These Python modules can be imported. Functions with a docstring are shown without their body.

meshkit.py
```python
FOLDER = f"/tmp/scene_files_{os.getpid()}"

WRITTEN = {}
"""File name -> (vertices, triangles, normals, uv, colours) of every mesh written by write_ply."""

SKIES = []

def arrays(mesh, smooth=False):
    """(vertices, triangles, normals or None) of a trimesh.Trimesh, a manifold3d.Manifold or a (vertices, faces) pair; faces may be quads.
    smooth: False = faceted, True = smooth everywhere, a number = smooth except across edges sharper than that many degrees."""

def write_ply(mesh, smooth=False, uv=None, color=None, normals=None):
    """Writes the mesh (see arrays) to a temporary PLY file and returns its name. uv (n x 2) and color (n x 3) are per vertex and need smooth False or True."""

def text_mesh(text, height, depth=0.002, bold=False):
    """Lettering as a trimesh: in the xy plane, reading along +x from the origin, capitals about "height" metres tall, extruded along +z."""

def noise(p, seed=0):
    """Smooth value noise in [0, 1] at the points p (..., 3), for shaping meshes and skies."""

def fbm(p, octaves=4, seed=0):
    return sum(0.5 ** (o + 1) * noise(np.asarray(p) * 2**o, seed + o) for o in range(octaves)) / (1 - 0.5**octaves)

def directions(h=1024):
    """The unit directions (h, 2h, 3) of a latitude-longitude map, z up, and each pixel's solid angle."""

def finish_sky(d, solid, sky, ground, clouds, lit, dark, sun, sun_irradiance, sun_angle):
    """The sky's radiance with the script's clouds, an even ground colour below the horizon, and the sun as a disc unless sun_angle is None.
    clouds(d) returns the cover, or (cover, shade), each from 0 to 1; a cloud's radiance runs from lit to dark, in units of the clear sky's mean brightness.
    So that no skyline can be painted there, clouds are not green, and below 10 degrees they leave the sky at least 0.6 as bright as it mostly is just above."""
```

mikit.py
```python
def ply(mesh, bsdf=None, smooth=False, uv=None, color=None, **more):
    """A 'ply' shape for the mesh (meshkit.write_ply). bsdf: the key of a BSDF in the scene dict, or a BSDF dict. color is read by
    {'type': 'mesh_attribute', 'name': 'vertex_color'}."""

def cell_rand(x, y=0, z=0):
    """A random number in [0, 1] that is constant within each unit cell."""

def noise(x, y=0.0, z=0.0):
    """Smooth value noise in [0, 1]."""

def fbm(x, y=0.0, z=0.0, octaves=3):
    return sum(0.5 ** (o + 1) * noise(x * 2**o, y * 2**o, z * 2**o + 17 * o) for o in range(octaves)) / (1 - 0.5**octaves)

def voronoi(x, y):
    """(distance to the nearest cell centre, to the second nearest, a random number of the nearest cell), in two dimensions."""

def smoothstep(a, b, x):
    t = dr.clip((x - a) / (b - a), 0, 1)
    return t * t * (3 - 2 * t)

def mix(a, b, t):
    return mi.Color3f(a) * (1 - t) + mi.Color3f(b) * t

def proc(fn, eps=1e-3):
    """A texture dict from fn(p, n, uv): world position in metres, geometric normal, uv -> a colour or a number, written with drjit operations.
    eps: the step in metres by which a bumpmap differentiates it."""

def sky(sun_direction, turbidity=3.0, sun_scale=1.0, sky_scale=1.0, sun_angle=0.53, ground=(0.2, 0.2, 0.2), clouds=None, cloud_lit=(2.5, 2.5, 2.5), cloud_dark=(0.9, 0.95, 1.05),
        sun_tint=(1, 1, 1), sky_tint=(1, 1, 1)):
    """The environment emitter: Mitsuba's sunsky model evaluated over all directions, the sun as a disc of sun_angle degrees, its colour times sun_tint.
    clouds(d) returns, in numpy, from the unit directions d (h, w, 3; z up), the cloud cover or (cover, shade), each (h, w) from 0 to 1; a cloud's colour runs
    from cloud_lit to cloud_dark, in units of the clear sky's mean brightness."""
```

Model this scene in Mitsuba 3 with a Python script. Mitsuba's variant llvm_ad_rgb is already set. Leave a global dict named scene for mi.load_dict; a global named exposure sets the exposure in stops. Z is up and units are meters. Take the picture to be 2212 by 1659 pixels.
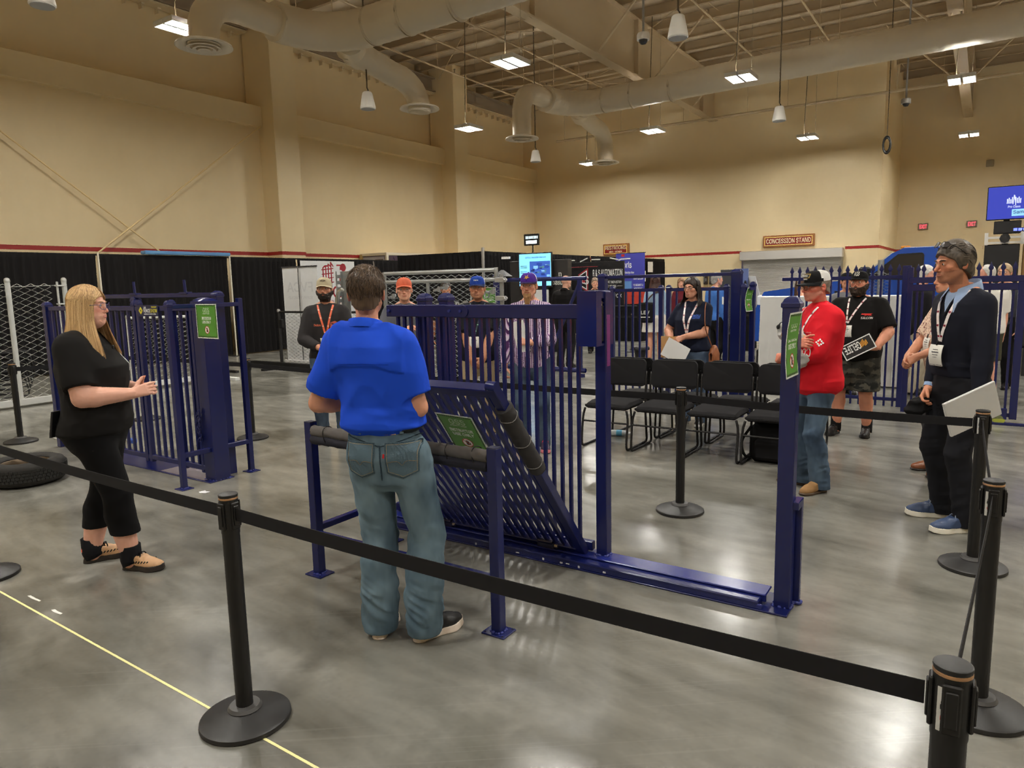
import math, os, re, random, tempfile
import numpy as np, trimesh, mitsuba as mi, drjit as dr
import shapely, shapely.geometry as sg
from scipy.spatial import cKDTree
import meshkit, mikit
from mikit import proc, noise, fbm, voronoi, cell_rand, smoothstep, mix

random.seed(7); np.random.seed(7)
T = mi.ScalarTransform4f
scene, labels = {}, {}
exposure = 1.38

# ---------------------------------------------------------------- camera (room axes: x right along the back wall, y into the room, z up)
CAM = np.array([0.0, 0.0, 1.65])
FWD = np.array([-0.54973, 0.82367, -0.13914]); UPD = np.array([-0.05821, 0.12840, 0.99001])
scene['camera'] = {'type': 'perspective', 'fov': 2 * math.degrees(math.atan(1106 / 1530.0)), 'fov_axis': 'x', 'near_clip': 0.05, 'far_clip': 200.0,
                   'to_world': T().look_at(origin=CAM.tolist(), target=(CAM + FWD).tolist(), up=UPD.tolist())}

# ---------------------------------------------------------------- light: the hall's high-bay lamps (each lamp's two panels and added top strips emit; power here)
LAMP_RADIANCE = (64.0, 62.0, 57.0)
LAMPS = [(-12.3, 8.0, 6.35), (-8.46, 12.89, 6.2), (-12.87, 17.32, 6.2), (-13.0, 25.2, 6.2), (-8.75, 21.16, 6.2), (-5.15, 25.5, 6.2), (-4.92, 17.06, 6.2), (-0.76, 20.58, 6.2),
         (-8.6, 4.6, 6.2), (-4.9, 8.7, 6.3), (-0.76, 12.6, 6.2), (-0.76, 4.4, 6.2), (3.3, 8.8, 6.2), (3.3, 16.9, 6.2), (3.3, 25.0, 6.2), (-12.9, 0.2, 6.2), (-4.9, 0.4, 6.2), (3.3, 0.4, 6.2),
         (-8.6, -3.8, 6.2), (-0.76, -3.8, 6.2), (7.3, 12.6, 6.2), (7.3, 20.6, 6.2), (7.3, 4.4, 6.2), (-0.76, 28.6, 6.2)]

# ---------------------------------------------------------------- materials
def lin(c):
    c = np.asarray(c, float) / 255.0
    return np.where(c <= 0.04045, c / 12.92, ((c + 0.055) / 1.055) ** 2.4)
def rgb(c): return {'type': 'rgb', 'value': [float(v) for v in lin(c)]}
def f_paint(p, n, uv):
    """The paint of a piece, carried by its uv: u = red * 256 + green, v = blue (sRGB bytes), the same all over the piece."""
    q = dr.floor(uv.x * 65536.0); r = dr.floor(q / 256.0); c = mi.Color3f(r, q - r * 256.0, dr.floor(uv.y * 256.0)) / 255.0
    return dr.select(c <= 0.04045, c / 12.92, dr.power((c + 0.055) / 1.055, 2.4))
PAINT = proc(f_paint)
VC = {'type': 'mesh_attribute', 'name': 'vertex_color'}
def pr(base, rough=0.6, spec=0.4, **k):
    return {'type': 'twosided', 'bsdf': {'type': 'principled', 'base_color': base, 'roughness': rough, 'specular': spec, **k}}
FINISH = {'matte': (0.8, 0.25, {}), 'cloth': (0.85, 0.15, {'sheen': 0.25}), 'satin': (0.45, 0.5, {}), 'gloss': (0.22, 0.5, {'clearcoat': 0.6, 'clearcoat_gloss': 0.85}), 'metal': (0.38, 0.5, {'metallic': 0.85}),
          'chrome': (0.16, 0.5, {'metallic': 1.0}), 'skin': (0.5, 0.35, {}), 'hair': (0.42, 0.4, {})}
for k_, (r_, s_, e_) in FINISH.items():
    scene['m_' + k_] = pr(PAINT, r_, s_, **e_)
for k_ in ('matte', 'cloth', 'satin', 'gloss', 'skin', 'hair'):
    r_, s_, e_ = FINISH[k_]; scene['v_' + k_] = pr(VC, r_, s_, **e_)
scene['m_glass'] = {'type': 'thindielectric'}

def f_floor(p, n, uv):
    w = fbm(p.x * 0.9 + 3.1, p.y * 0.9, 0.3, octaves=3) - 0.5
    a = fbm(p.x * 0.55 + w * 1.6, p.y * 0.55 - w, 1.7, octaves=4)
    b = fbm(p.x * 2.6 + w * 4, p.y * 2.6, 4.2, octaves=5)
    st = fbm(p.x * 3.0 + p.y * 9.0 + w * 5, p.y * 5 - p.x * 2.0, 7.0, octaves=4)
    fine = noise(p.x * 70, p.y * 70, 2.0) * noise(p.x * 23, p.y * 23, 5.0)
    t = dr.clip(0.5 + (a - 0.5) * 1.0 + (b - 0.5) * 1.0 + (st - 0.5) * 0.7, 0, 1)
    c = mix([0.085, 0.083, 0.070], [0.235, 0.230, 0.205], t)
    dark = smoothstep(0.60, 0.72, fbm(p.x * 1.15 + 9, p.y * 1.15 + 4, 3.0, octaves=4))
    c = c * (1 - 0.28 * dark)
    c = mix(c, [0.28, 0.275, 0.25], smoothstep(0.64, 0.80, b) * 0.5)
    c = c * (1 - 0.10 * fine)
    u = p.x * 0.8 + p.y * 0.6; v = p.y * 0.8 - p.x * 0.6
    scr = smoothstep(0.80, 0.9, noise(u * 1.3, v * 120.0, 3.0)) * smoothstep(0.62, 0.72, noise(u * 0.9 + 5, v * 4.0, 9.0))
    return mix(c, [0.34, 0.33, 0.31], scr * 0.08)
def f_floor_r(p, n, uv):
    b = fbm(p.x * 2.2, p.y * 2.2, 4.2, octaves=4)
    return 0.13 + 0.13 * b + 0.08 * smoothstep(0.5, 0.7, fbm(p.x * 0.8, p.y * 0.8, 1.0, octaves=3))
def f_floor_b(p, n, uv): return fbm(p.x * 9, p.y * 9, 1.0, octaves=4)
scene['m_floor'] = {'type': 'principled', 'base_color': proc(f_floor), 'roughness': proc(f_floor_r), 'specular': 0.55}
def f_wall(p, n, uv):
    m = fbm(p.x * 0.7 + 2, p.y * 0.7, p.z * 0.35, octaves=3)
    s = fbm(p.x * 6, p.y * 6, p.z * 1.2 + 7, octaves=3)
    return mix([0.700, 0.565, 0.335], [0.785, 0.650, 0.410], dr.clip(m * 0.7 + s * 0.3, 0, 1))
scene['m_wall'] = {'type': 'principled', 'base_color': proc(f_wall), 'roughness': 0.5, 'specular': 0.4}
def f_deck(p, n, uv):
    m = fbm(p.x * 0.5, p.y * 3.0, 0.0, octaves=3)
    return mix([0.52, 0.43, 0.30], [0.70, 0.60, 0.44], m)
scene['m_deck'] = {'type': 'principled', 'base_color': proc(f_deck), 'roughness': 0.8, 'specular': 0.2}
def f_lens(p, n, uv): return mi.Float(1.0)

# ---------------------------------------------------------------- mesh helpers (world coordinates, metres)
def numbered(k):
    if k not in KEYS: KEYS.add(k); return k
    i = 1
    while f'{k}_{i:03d}' in KEYS: i += 1
    KEYS.add(f'{k}_{i:03d}'); return f'{k}_{i:03d}'
KEYS = set()
def tag(k, label=None, cat=None, group=None, kind=None):
    d = {}
    if label: d['label'] = label
    if cat: d['category'] = cat
    if group: d['group'] = group
    if kind: d['kind'] = kind
    labels.setdefault(k, {}).update(d)
def thing(name, label, cat, group=None):
    k = numbered(name); tag(k, label, cat, group); return k
def put(name, mesh, col, mat='m_matte', smooth=30, parent=None, label=None, cat=None, group=None, kind=None, **more):
    """ONE entry of scene; col: an sRGB triple (0..255), an (n,3) linear array per vertex, or None for a material without vertex colours."""
    k = numbered(parent + '__' + name if parent else name)
    if not isinstance(mesh, trimesh.Trimesh):
        v, f, _ = meshkit.arrays(mesh); mesh = trimesh.Trimesh(v, f, process=False)
    if smooth not in (True, False) and (col is None or np.ndim(col) == 1):
        mesh = trimesh.graph.smooth_shade(trimesh.Trimesh(mesh.vertices, mesh.faces, process=True), angle=math.radians(smooth), facet_minarea=None); smooth = True
    elif smooth not in (True, False): smooth = True
    n = len(mesh.vertices)
    if col is None: scene[k] = mikit.ply(mesh, mat, smooth=smooth, uv=np.zeros((n, 2)), **more)
    elif np.ndim(col) == 1:
        R_, G_, B_ = (int(min(255, max(0, round(v)))) for v in col)
        scene[k] = mikit.ply(mesh, mat, smooth=smooth, uv=np.tile([(R_ * 256 + G_ + 0.5) / 65536.0, (B_ + 0.5) / 256.0], (n, 1)), **more)
    else: scene[k] = mikit.ply(mesh, mat.replace('m_', 'v_'), smooth=smooth, color=np.asarray(col, float), **more)
    if label or cat or group or kind: tag(k, label, cat, group, kind)
    return k
def cat_(*ms):
    ms = [m for m in ms if m is not None]
    return trimesh.util.concatenate(ms) if len(ms) > 1 else ms[0]
def box(x0, x1, y0, y1, z0, z1, b=0.0):
    """Axis-aligned box, edges chamfered by b."""
    if b <= 0:
        return trimesh.creation.box(bounds=[[min(x0, x1), min(y0, y1), min(z0, z1)], [max(x0, x1), max(y0, y1), max(z0, z1)]])
    c = np.array([(x0 + x1) / 2, (y0 + y1) / 2, (z0 + z1) / 2]); h = np.abs(np.array([x1 - x0, y1 - y0, z1 - z0])) / 2
    b = min(b, *(h * 0.98)); pts = []
    for s in np.ndindex(2, 2, 2):
        s = np.array(s) * 2 - 1
        for k in range(3):
            q = h - b; q[k] = h[k]; pts.append(c + s * q)
    return trimesh.convex.convex_hull(np.array(pts))
def obox(p0, p1, w, h, up=(0, 0, 1), b=0.0):
    """A bar from p0 to p1, w wide (sideways) and h high (along up)."""
    p0, p1 = np.asarray(p0, float), np.asarray(p1, float); d = p1 - p0; L = np.linalg.norm(d); d /= L
    u = np.asarray(up, float); u = u - d * (u @ d)
    if np.linalg.norm(u) < 1e-6: u = np.array([0, 1.0, 0]) - d * d[1]
    u /= np.linalg.norm(u); s = np.cross(d, u)
    m = box(0, L, -w / 2, w / 2, -h / 2, h / 2, b).copy(); M = np.eye(4); M[:3, 0], M[:3, 1], M[:3, 2], M[:3, 3] = d, -s, u, p0
    m.apply_transform(M); return m
def tube(pts, r, n=8, caps=True):
    p = np.asarray(pts, float); t = np.gradient(p, axis=0) if len(p) > 2 else np.tile(p[1] - p[0], (2, 1))
    t /= np.linalg.norm(t, axis=1, keepdims=True) + 1e-12
    a = np.cross(t[0], [0, 0, 1.0] if abs(t[0][2]) < 0.9 else [1.0, 0, 0]); a /= np.linalg.norm(a); A = []
    for q in t:
        a = a - q * (a @ q); a /= np.linalg.norm(a) + 1e-12; A.append(a)
    A = np.array(A); Bv = np.cross(t, A); an = np.arange(n) * 2 * np.pi / n; r = np.broadcast_to(np.asarray(r, float), (len(p),))
    v = (p[:, None] + r[:, None, None] * (np.cos(an)[None, :, None] * A[:, None] + np.sin(an)[None, :, None] * Bv[:, None])).reshape(-1, 3)
    i, j = np.meshgrid(np.arange(len(p) - 1), np.arange(n), indexing='ij'); i, j = i.ravel(), j.ravel(); k = (j + 1) % n
    f = np.vstack([np.stack([i * n + j, i * n + k, (i + 1) * n + k], 1), np.stack([i * n + j, (i + 1) * n + k, (i + 1) * n + j], 1)])
    if caps:
        e = (len(p) - 1) * n
        f = np.vstack([f, [[0, q + 1, q] for q in range(1, n - 1)], [[e, e + q, e + q + 1] for q in range(1, n - 1)]])
    return trimesh.Trimesh(v, f, process=False)
def curve(pts, n=24):
    """Catmull-Rom through the points."""
    p = np.asarray(pts, float); p = np.vstack([2 * p[0] - p[1], p, 2 * p[-1] - p[-2]]); out = []
    m = len(p) - 3
    for s in np.linspace(0, m - 1e-6, n):
        i = int(s); t = s - i; a, b, c, d = p[i:i + 4]
        out.append(0.5 * ((2 * b) + (c - a) * t + (2 * a - 5 * b + 4 * c - d) * t * t + (3 * b - a - 3 * c + d) * t ** 3))
    return np.array(out)
def cyl(p0, p1, r, n=16): return tube([p0, p1], r, n)
def lathe(prof, c=(0, 0, 0), n=32):
    """Profile of (r, z) pairs turned about the vertical through c."""
    m = trimesh.creation.revolve(np.array(prof, float), sections=n); m.apply_translation(c); return m
def prism(poly, axis, a, b):
    """A 2-D polygon (shapely or points) extruded from a to b along axis 'x','y' or 'z'; the polygon's two coordinates are the other two axes in order."""
    g = poly if hasattr(poly, 'geom_type') else sg.Polygon(poly)
    gs = getattr(g, 'geoms', [g]); out = []
    for q in gs:
        m = trimesh.creation.extrude_polygon(q, b - a, engine='earcut'); v = m.vertices.copy()
        if axis == 'z': w = np.stack([v[:, 0], v[:, 1], v[:, 2] + a], 1); fl = False
        elif axis == 'y': w = np.stack([v[:, 0], v[:, 2] + a, v[:, 1]], 1); fl = True
        else: w = np.stack([v[:, 2] + a, v[:, 0], v[:, 1]], 1); fl = False
        out.append(trimesh.Trimesh(w, m.faces[:, ::-1] if fl else m.faces, process=False))
    return cat_(*out)
def frame3(o, x, y):
    """4x4 taking local x,y,z to the given world directions (z = x cross y) at o."""
    x = np.asarray(x, float); x = x / np.linalg.norm(x); y = np.asarray(y, float); y = y - x * (x @ y); y /= np.linalg.norm(y)
    M = np.eye(4); M[:3, 0], M[:3, 1], M[:3, 2], M[:3, 3] = x, y, np.cross(x, y), o; return M
def moved(m, M): m = m.copy(); m.apply_transform(M); return m
def words(s, h, M, depth=0.002, bold=True, center=True, width=None):
    """Raised lettering in the frame M (reads along its x, stands up along its y)."""
    m = meshkit.text_mesh(s, h, depth, bold)
    w = m.bounds[1, 0]
    if width: m.apply_scale([width / w, 1, 1]); w = width
    if center: m.apply_translation([-w / 2, 0, 0])
    m.apply_transform(M); return m
def flat(poly, M, depth=0.0015):
    """A flat printed shape in the frame M."""
    g = poly if hasattr(poly, 'geom_type') else sg.Polygon(poly)
    return moved(cat_(*[trimesh.creation.extrude_polygon(q, depth, engine='earcut') for q in getattr(g, 'geoms', [g])]), M)
def ext(g, h): return cat_(*[trimesh.creation.extrude_polygon(q, h, engine='earcut') for q in getattr(g, 'geoms', [g])])
# ================================================================ the hall
X0, Y0, Y1, XR, XE, YN, ZD = -17.5, 28.4, 34.2, -3.25, 13.0, -11.0, 9.75
CREAM, BEAM, DUCT, WHITE = (226, 202, 150), (176, 158, 128), (206, 194, 170), (232, 230, 224)
put('floor', box(X0 - 1, XE, YN, Y1 + 1, -0.2, 0.0), None, 'm_floor', False, kind='structure')
put('wall_left', cat_(box(X0 - 0.9, X0, YN, Y0 + 0.3, 0, 6.3), box(X0 - 0.9, X0 - 0.55, YN, Y0 + 0.3, 6.3, ZD)), None, 'm_wall', False, kind='structure')
put('wall_back', cat_(box(X0 - 0.9, XR, Y0, Y0 + 0.3, 0, ZD), box(XR - 0.3, XR, Y0 + 0.3, Y1 + 0.3, 0, ZD), box(XR, XE + 0.3, Y1, Y1 + 0.3, 0, ZD)), None, 'm_wall', False, kind='structure')
put('wall_right', box(XE, XE + 0.3, YN, Y1 + 0.3, 0, ZD), None, 'm_wall', False, kind='structure')
put('wall_front', box(X0 - 0.9, XE + 0.3, YN - 0.3, YN, 0, ZD), None, 'm_wall', False, kind='structure')
put('ceiling', box(X0 - 1, XE + 0.3, YN - 0.3, Y1 + 0.3, ZD, ZD + 0.15), None, 'm_deck', False, kind='structure')
# ledge beam and pilasters of the left wall
LEDGE = [(YN, 5.2), (6.0, 13.55), (14.4, 21.75), (22.6, Y0)]
for a, b in LEDGE: put('ledge', box(X0 - 0.55, X0 + 0.18, a, b, 6.2, 6.78, 0.02), None, 'm_wall', False, parent='wall_left')
for a, b in [(13.55, 14.4), (21.75, 22.6)]: put('pilaster', box(X0 - 0.5, X0 + 0.66, a, b, 0, ZD, 0.015), None, 'm_wall', False, parent='wall_left')
# painted red line round the walls (2.64 to 2.74 m) and a cream foot below
RED = (150, 36, 34)
t1 = [box(X0, X0 + 0.006, YN, 13.55, 2.64, 2.74), box(X0, X0 + 0.006, 14.4, 21.75, 2.64, 2.74), box(X0, X0 + 0.006, 22.6, Y0, 2.64, 2.74)]
for a, b in [(13.55, 14.4), (21.75, 22.6)]: t1 += [box(X0, X0 + 0.666, a - 0.006, b + 0.006, 2.64, 2.74)]
put('trim_1', cat_(*t1), RED, 'm_satin', False, kind='structure')
put('trim_2', cat_(box(X0, -8.05, Y0 - 0.006, Y0, 2.64, 2.74), box(-4.33, XR, Y0 - 0.006, Y0, 2.64, 2.74), box(XR, XR + 0.006, Y0 - 0.006, Y1, 2.64, 2.74), box(XR, XE, Y1 - 0.006, Y1, 2.64, 2.74),
                  box(-9.9, -8.4, Y0 - 0.006, Y0, 1.30, 1.37)), RED, 'm_satin', False, kind='structure')
# concrete blocks of the lower far wall, joints recessed
bk = 0
for r in range(18):
    z = 1.62 + r * 0.2
    if z > 3.62: break
    for c in range(14):
        xa = XR + 0.45 + c * 0.4 - (0.2 if r % 2 else 0)
        put('block', box(xa + 0.006, xa + 0.394, Y1 - 0.012, Y1 + 0.02, z + 0.006, z + 0.194), None, 'm_wall', False, parent='wall_back')
# ---- roof steel: main rafters (I-sections along y), purlins along x, kickers
def rafter(x, y0, y1, zl=7.75, zu=9.4, w=0.32):
    m = [box(x - w / 2, x + w / 2, y0, y1, zl, zl + 0.035), box(x - w / 2, x + w / 2, y0, y1, zu - 0.03, zu), box(x - 0.012, x + 0.012, y0, y1, zl, zu)]
    for y in np.arange(y0 + 1.1, y1, 5.9):
        m += [box(x - w / 2 + 0.01, x + w / 2 - 0.01, y, y + 0.03, zl, zu)]
    for y in np.arange(y0 + 1.1, y1, 5.9):
        for s in (-1, 1):
            for q in range(4): m.append(cyl((x + s * 0.09, y - 0.06 - 0.05 * q, zl - 0.012), (x + s * 0.09, y - 0.06 - 0.05 * q, zl + 0.05), 0.014, 6))
    return cat_(*m)
put('rafter', rafter(-9.22, 2, Y0 - 0.02), BEAM, 'm_satin', False, parent='ceiling')
put('rafter', rafter(-0.97, 2, Y1 - 0.02), BEAM, 'm_satin', False, parent='ceiling')
put('rafter', rafter(7.3, 2, Y1 - 0.02), BEAM, 'm_satin', False, parent='ceiling')
# edge beam under the roof along the left wall with a row of clip angles below it
for a, b in [(1.0, 13.5), (14.42, 21.7), (22.62, Y0)]:
    y0b = max(a, 4.0)
    m = [box(X0 - 0.5, X0 - 0.12, y0b, b, 9.32, 9.36), box(X0 - 0.5, X0 - 0.12, y0b, b, 8.86, 8.9), box(X0 - 0.34, X0 - 0.31, y0b, b, 8.86, 9.36)]
    put('edge_beam', cat_(*m), (150, 136, 116), 'm_satin', False, parent='ceiling')
    for y in np.arange(y0b + 0.3, b - 0.1, 0.42):
        put('clip_angle', cat_(box(X0 - 0.5, X0 - 0.36, y, y + 0.09, 8.76, 8.86), box(X0 - 0.52, X0 - 0.38, y + 0.01, y + 0.03, 8.66, 8.8)), (205, 190, 160), 'm_satin', False, parent='ceiling')
    put('clip_rail', box(X0 - 0.52, X0 - 0.16, y0b, b, 8.8, 8.845), (206, 192, 160), 'm_satin', False, parent='ceiling')
for i in range(25):
    y = 3.2 + 1.27 * i
    put('purlin', cat_(box(X0 - 0.5, XE, y - 0.01, y + 0.01, 9.42, 9.72), box(X0 - 0.5, XE, y - 0.08, y + 0.01, 9.42, 9.437), box(X0 - 0.5, XE, y - 0.01, y + 0.08, 9.70, 9.72)), (158, 140, 112), 'm_matte', False, parent='ceiling')
PIPE = (186, 168, 136)
for x, s, y in [(-9.22, 1, 13.1), (-9.22, 1, 18.2), (-9.22, 1, 21.9), (-9.22, 1, 25.7), (-9.22, -1, 15.6), (-9.22, -1, 20.7), (-0.97, -1, 18.2), (-0.97, -1, 23.2), (-0.97, 1, 18.2), (-0.97, 1, 23.2), (-0.97, -1, 28.3), (-0.97, 1, 28.3)]:
    put('kicker', tube([(x + s * 0.1, y, 7.8), (x + s * 1.75, y, 9.45)], 0.032, 8), PIPE, 'm_satin', True, parent='ceiling')
for i, (xa, ya, xb, yb) in enumerate([(-17.2, 14.6, -9.5, 21.4), (-9.5, 14.6, -17.2, 21.4), (-17.2, 22.8, -9.5, 28.0), (-9.5, 22.8, -17.2, 28.0), (-9.0, 14.6, -1.2, 21.4), (-1.2, 14.6, -9.0, 21.4), (-17.2, 6.4, -9.5, 13.4)]):
    put('roof_rod', tube([(xa, ya, 9.2), (xb, yb, 9.2)], 0.014, 6), PIPE, 'm_satin', True, parent='ceiling')
# sag rods between purlins
for x in (-15.4, -13.4, -11.4, -7.2, -5.2, -3.2, 1.2, 3.4):
    for i in range(6, 24, 2):
        y = 3.2 + 1.27 * i; put('sag_rod', tube([(x + 0.04 * (i % 4), y, 9.5), (x + 0.04 * (i % 4), y + 1.27, 9.6)], 0.012, 5), PIPE, 'm_matte', True, parent='ceiling')
# ---- sprinkler pipes
def pipe_run(pts, r, hang, label):
    t = thing('sprinkler_pipe', label, 'pipe', 'sprinkler pipes under the roof')
    put('pipe', tube(pts, r, 10), PIPE, 'm_satin', True, parent=t)
    for q in hang: put('hanger', tube([q, (q[0], q[1], 9.5)], 0.008, 5), PIPE, 'm_matte', True, parent=t)
    return t
pipe_run([(-15.6, 27.2, 7.62), (2.4, 27.2, 7.62)], 0.05, [(x, 27.2, 7.62) for x in (-15.2, -12.6, -10.0, -7.6, -6.2, -4.6, -2.8, -1.5, 0.6)], 'long thin sprinkler pipe crossing in front of the back wall under the ducts')
for n, (x, z) in enumerate([(-10.6, 8.75), (-12.2, 8.75), (-13.8, 8.75), (-15.4, 8.75), (-6.7, 8.75), (-4.4, 8.75)]):
    t = pipe_run([(x, 10.5, z), (x, 27.8, z)], 0.028, [(x, y, z) for y in np.arange(11.5, 27.8, 3.8)],
                 'thin tan sprinkler branch pipe running towards the back wall, ' + ['just left of the deep rafter', 'second left of the deep rafter', 'third left of the deep rafter', 'nearest the left wall', 'right of the deep rafter', 'second right of the deep rafter'][n])
    for y in np.arange(13.2, 27, 3.4): put('sprinkler_head', cat_(cyl((x, y, z), (x, y, z + 0.13), 0.014, 6), cyl((x, y, z + 0.13), (x, y, z + 0.15), 0.035, 8)), (120, 104, 80), 'm_satin', 30, parent=t)
t = pipe_run([(-16.6, 24.0, 8.95), (-9.4, 24.0, 8.95)], 0.035, [], 'cross pipe joining the sprinkler branches near the back wall')
for x in (-12.7, -11.6, -5.9, -3.4):
    tt = thing('roof_hanger', 'thin vertical rod hanging from the roof to the ducts', 'rod', 'vertical hanger rods by the ducts')
    for y in (11.0, 20.1): put('rod', tube([(x, y, 6.9), (x, y, 9.5)], 0.012, 6), PIPE, 'm_matte', True, parent=tt)
# ---- X bracing on the near bay of the left wall
for n, (a, b) in enumerate([((X0 + 0.2, 5.6, 6.05), (X0 + 0.28, 10.55, 2.35)), ((X0 + 0.28, 13.4, 6.2), (X0 + 0.28, 8.3, 2.35))]):
    put('brace_rod', tube([a, b], 0.02, 8), CREAM, 'm_satin', True, label=['thin wall brace rod sloping down to the right in front of the cream wall', 'thin wall brace rod sloping down to the left in front of the cream wall'][n], cat='brace rod')

# ---------------------------------------------------------------- lamps
scene['m_lens'] = {'type': 'diffuse', 'reflectance': {'type': 'rgb', 'value': [0.8, 0.8, 0.8]}}
where = {0: 'by the round vent at the upper left', 1: 'in front of the roof insulation, left of the deep rafter', 2: 'in front of the second pilaster', 3: 'beside the farthest small vent', 4: 'below the middle of the long duct',
         5: 'low before the lit back wall, right of centre', 6: 'in front of the long duct', 7: 'in front of the right rafter'}
for n, (x, y, z) in enumerate(LAMPS):
    t = thing('high_bay_lamp', 'twin panel lamp hanging ' + where.get(n, 'out of view'), 'lamp', 'high bay lamps')
    hs, ls = [], []
    for s in (-1, 1):
        cx = x + s * 0.15
        hs += [box(cx - 0.135, cx - 0.122, y - 0.34, y + 0.34, z - 0.03, z + 0.06), box(cx + 0.122, cx + 0.135, y - 0.34, y + 0.34, z - 0.03, z + 0.06), box(cx - 0.135, cx + 0.135, y - 0.34, y - 0.327, z - 0.03, z + 0.06),
               box(cx - 0.135, cx + 0.135, y + 0.327, y + 0.34, z - 0.03, z + 0.06), box(cx - 0.135, cx + 0.135, y - 0.34, y + 0.34, z + 0.02, z + 0.06)]
        q = np.array([[cx - 0.12, y - 0.325, z - 0.024], [cx + 0.12, y - 0.325, z - 0.024], [cx + 0.12, y + 0.325, z - 0.024], [cx - 0.12, y + 0.325, z - 0.024]])
        ls.append(trimesh.Trimesh(q, [[0, 2, 1], [0, 3, 2]], process=False))
    put('housing', cat_(*hs, box(x - 0.05, x + 0.05, y - 0.2, y + 0.2, z + 0.05, z + 0.11)), (214, 214, 210), 'm_satin', False, parent=t)
    for s in (-1, 1):
        q = np.array([[x + s * 0.15 - 0.035, y - 0.3, z + 0.062], [x + s * 0.15 + 0.035, y - 0.3, z + 0.062], [x + s * 0.15 + 0.035, y + 0.3, z + 0.062], [x + s * 0.15 - 0.035, y + 0.3, z + 0.062]])
        ls.append(trimesh.Trimesh(q, [[0, 1, 2], [0, 2, 3]], process=False))   # added up-facing emitter strip, brightens the roof and upper walls
    put('panel', cat_(*ls), None, 'm_lens', False, parent=t, emitter={'type': 'area', 'radiance': {'type': 'rgb', 'value': list(LAMP_RADIANCE)}})
    if n < 8:
        put('cord', tube(curve([(x - 0.05, y, z + 0.1), (x - 0.12, y, z + 0.2), (x - 0.1, y, z + 1.0), (x - 0.03, y, 9.5)], 14), 0.012, 6), (92, 80, 60), 'm_matte', True, parent=t)
        put('cord', tube([(x + 0.2, y + 0.1, z + 0.06), (x + 0.2, y + 0.1, 9.5)], 0.004, 4), (150, 140, 120), 'm_matte', True, parent=t)

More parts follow.
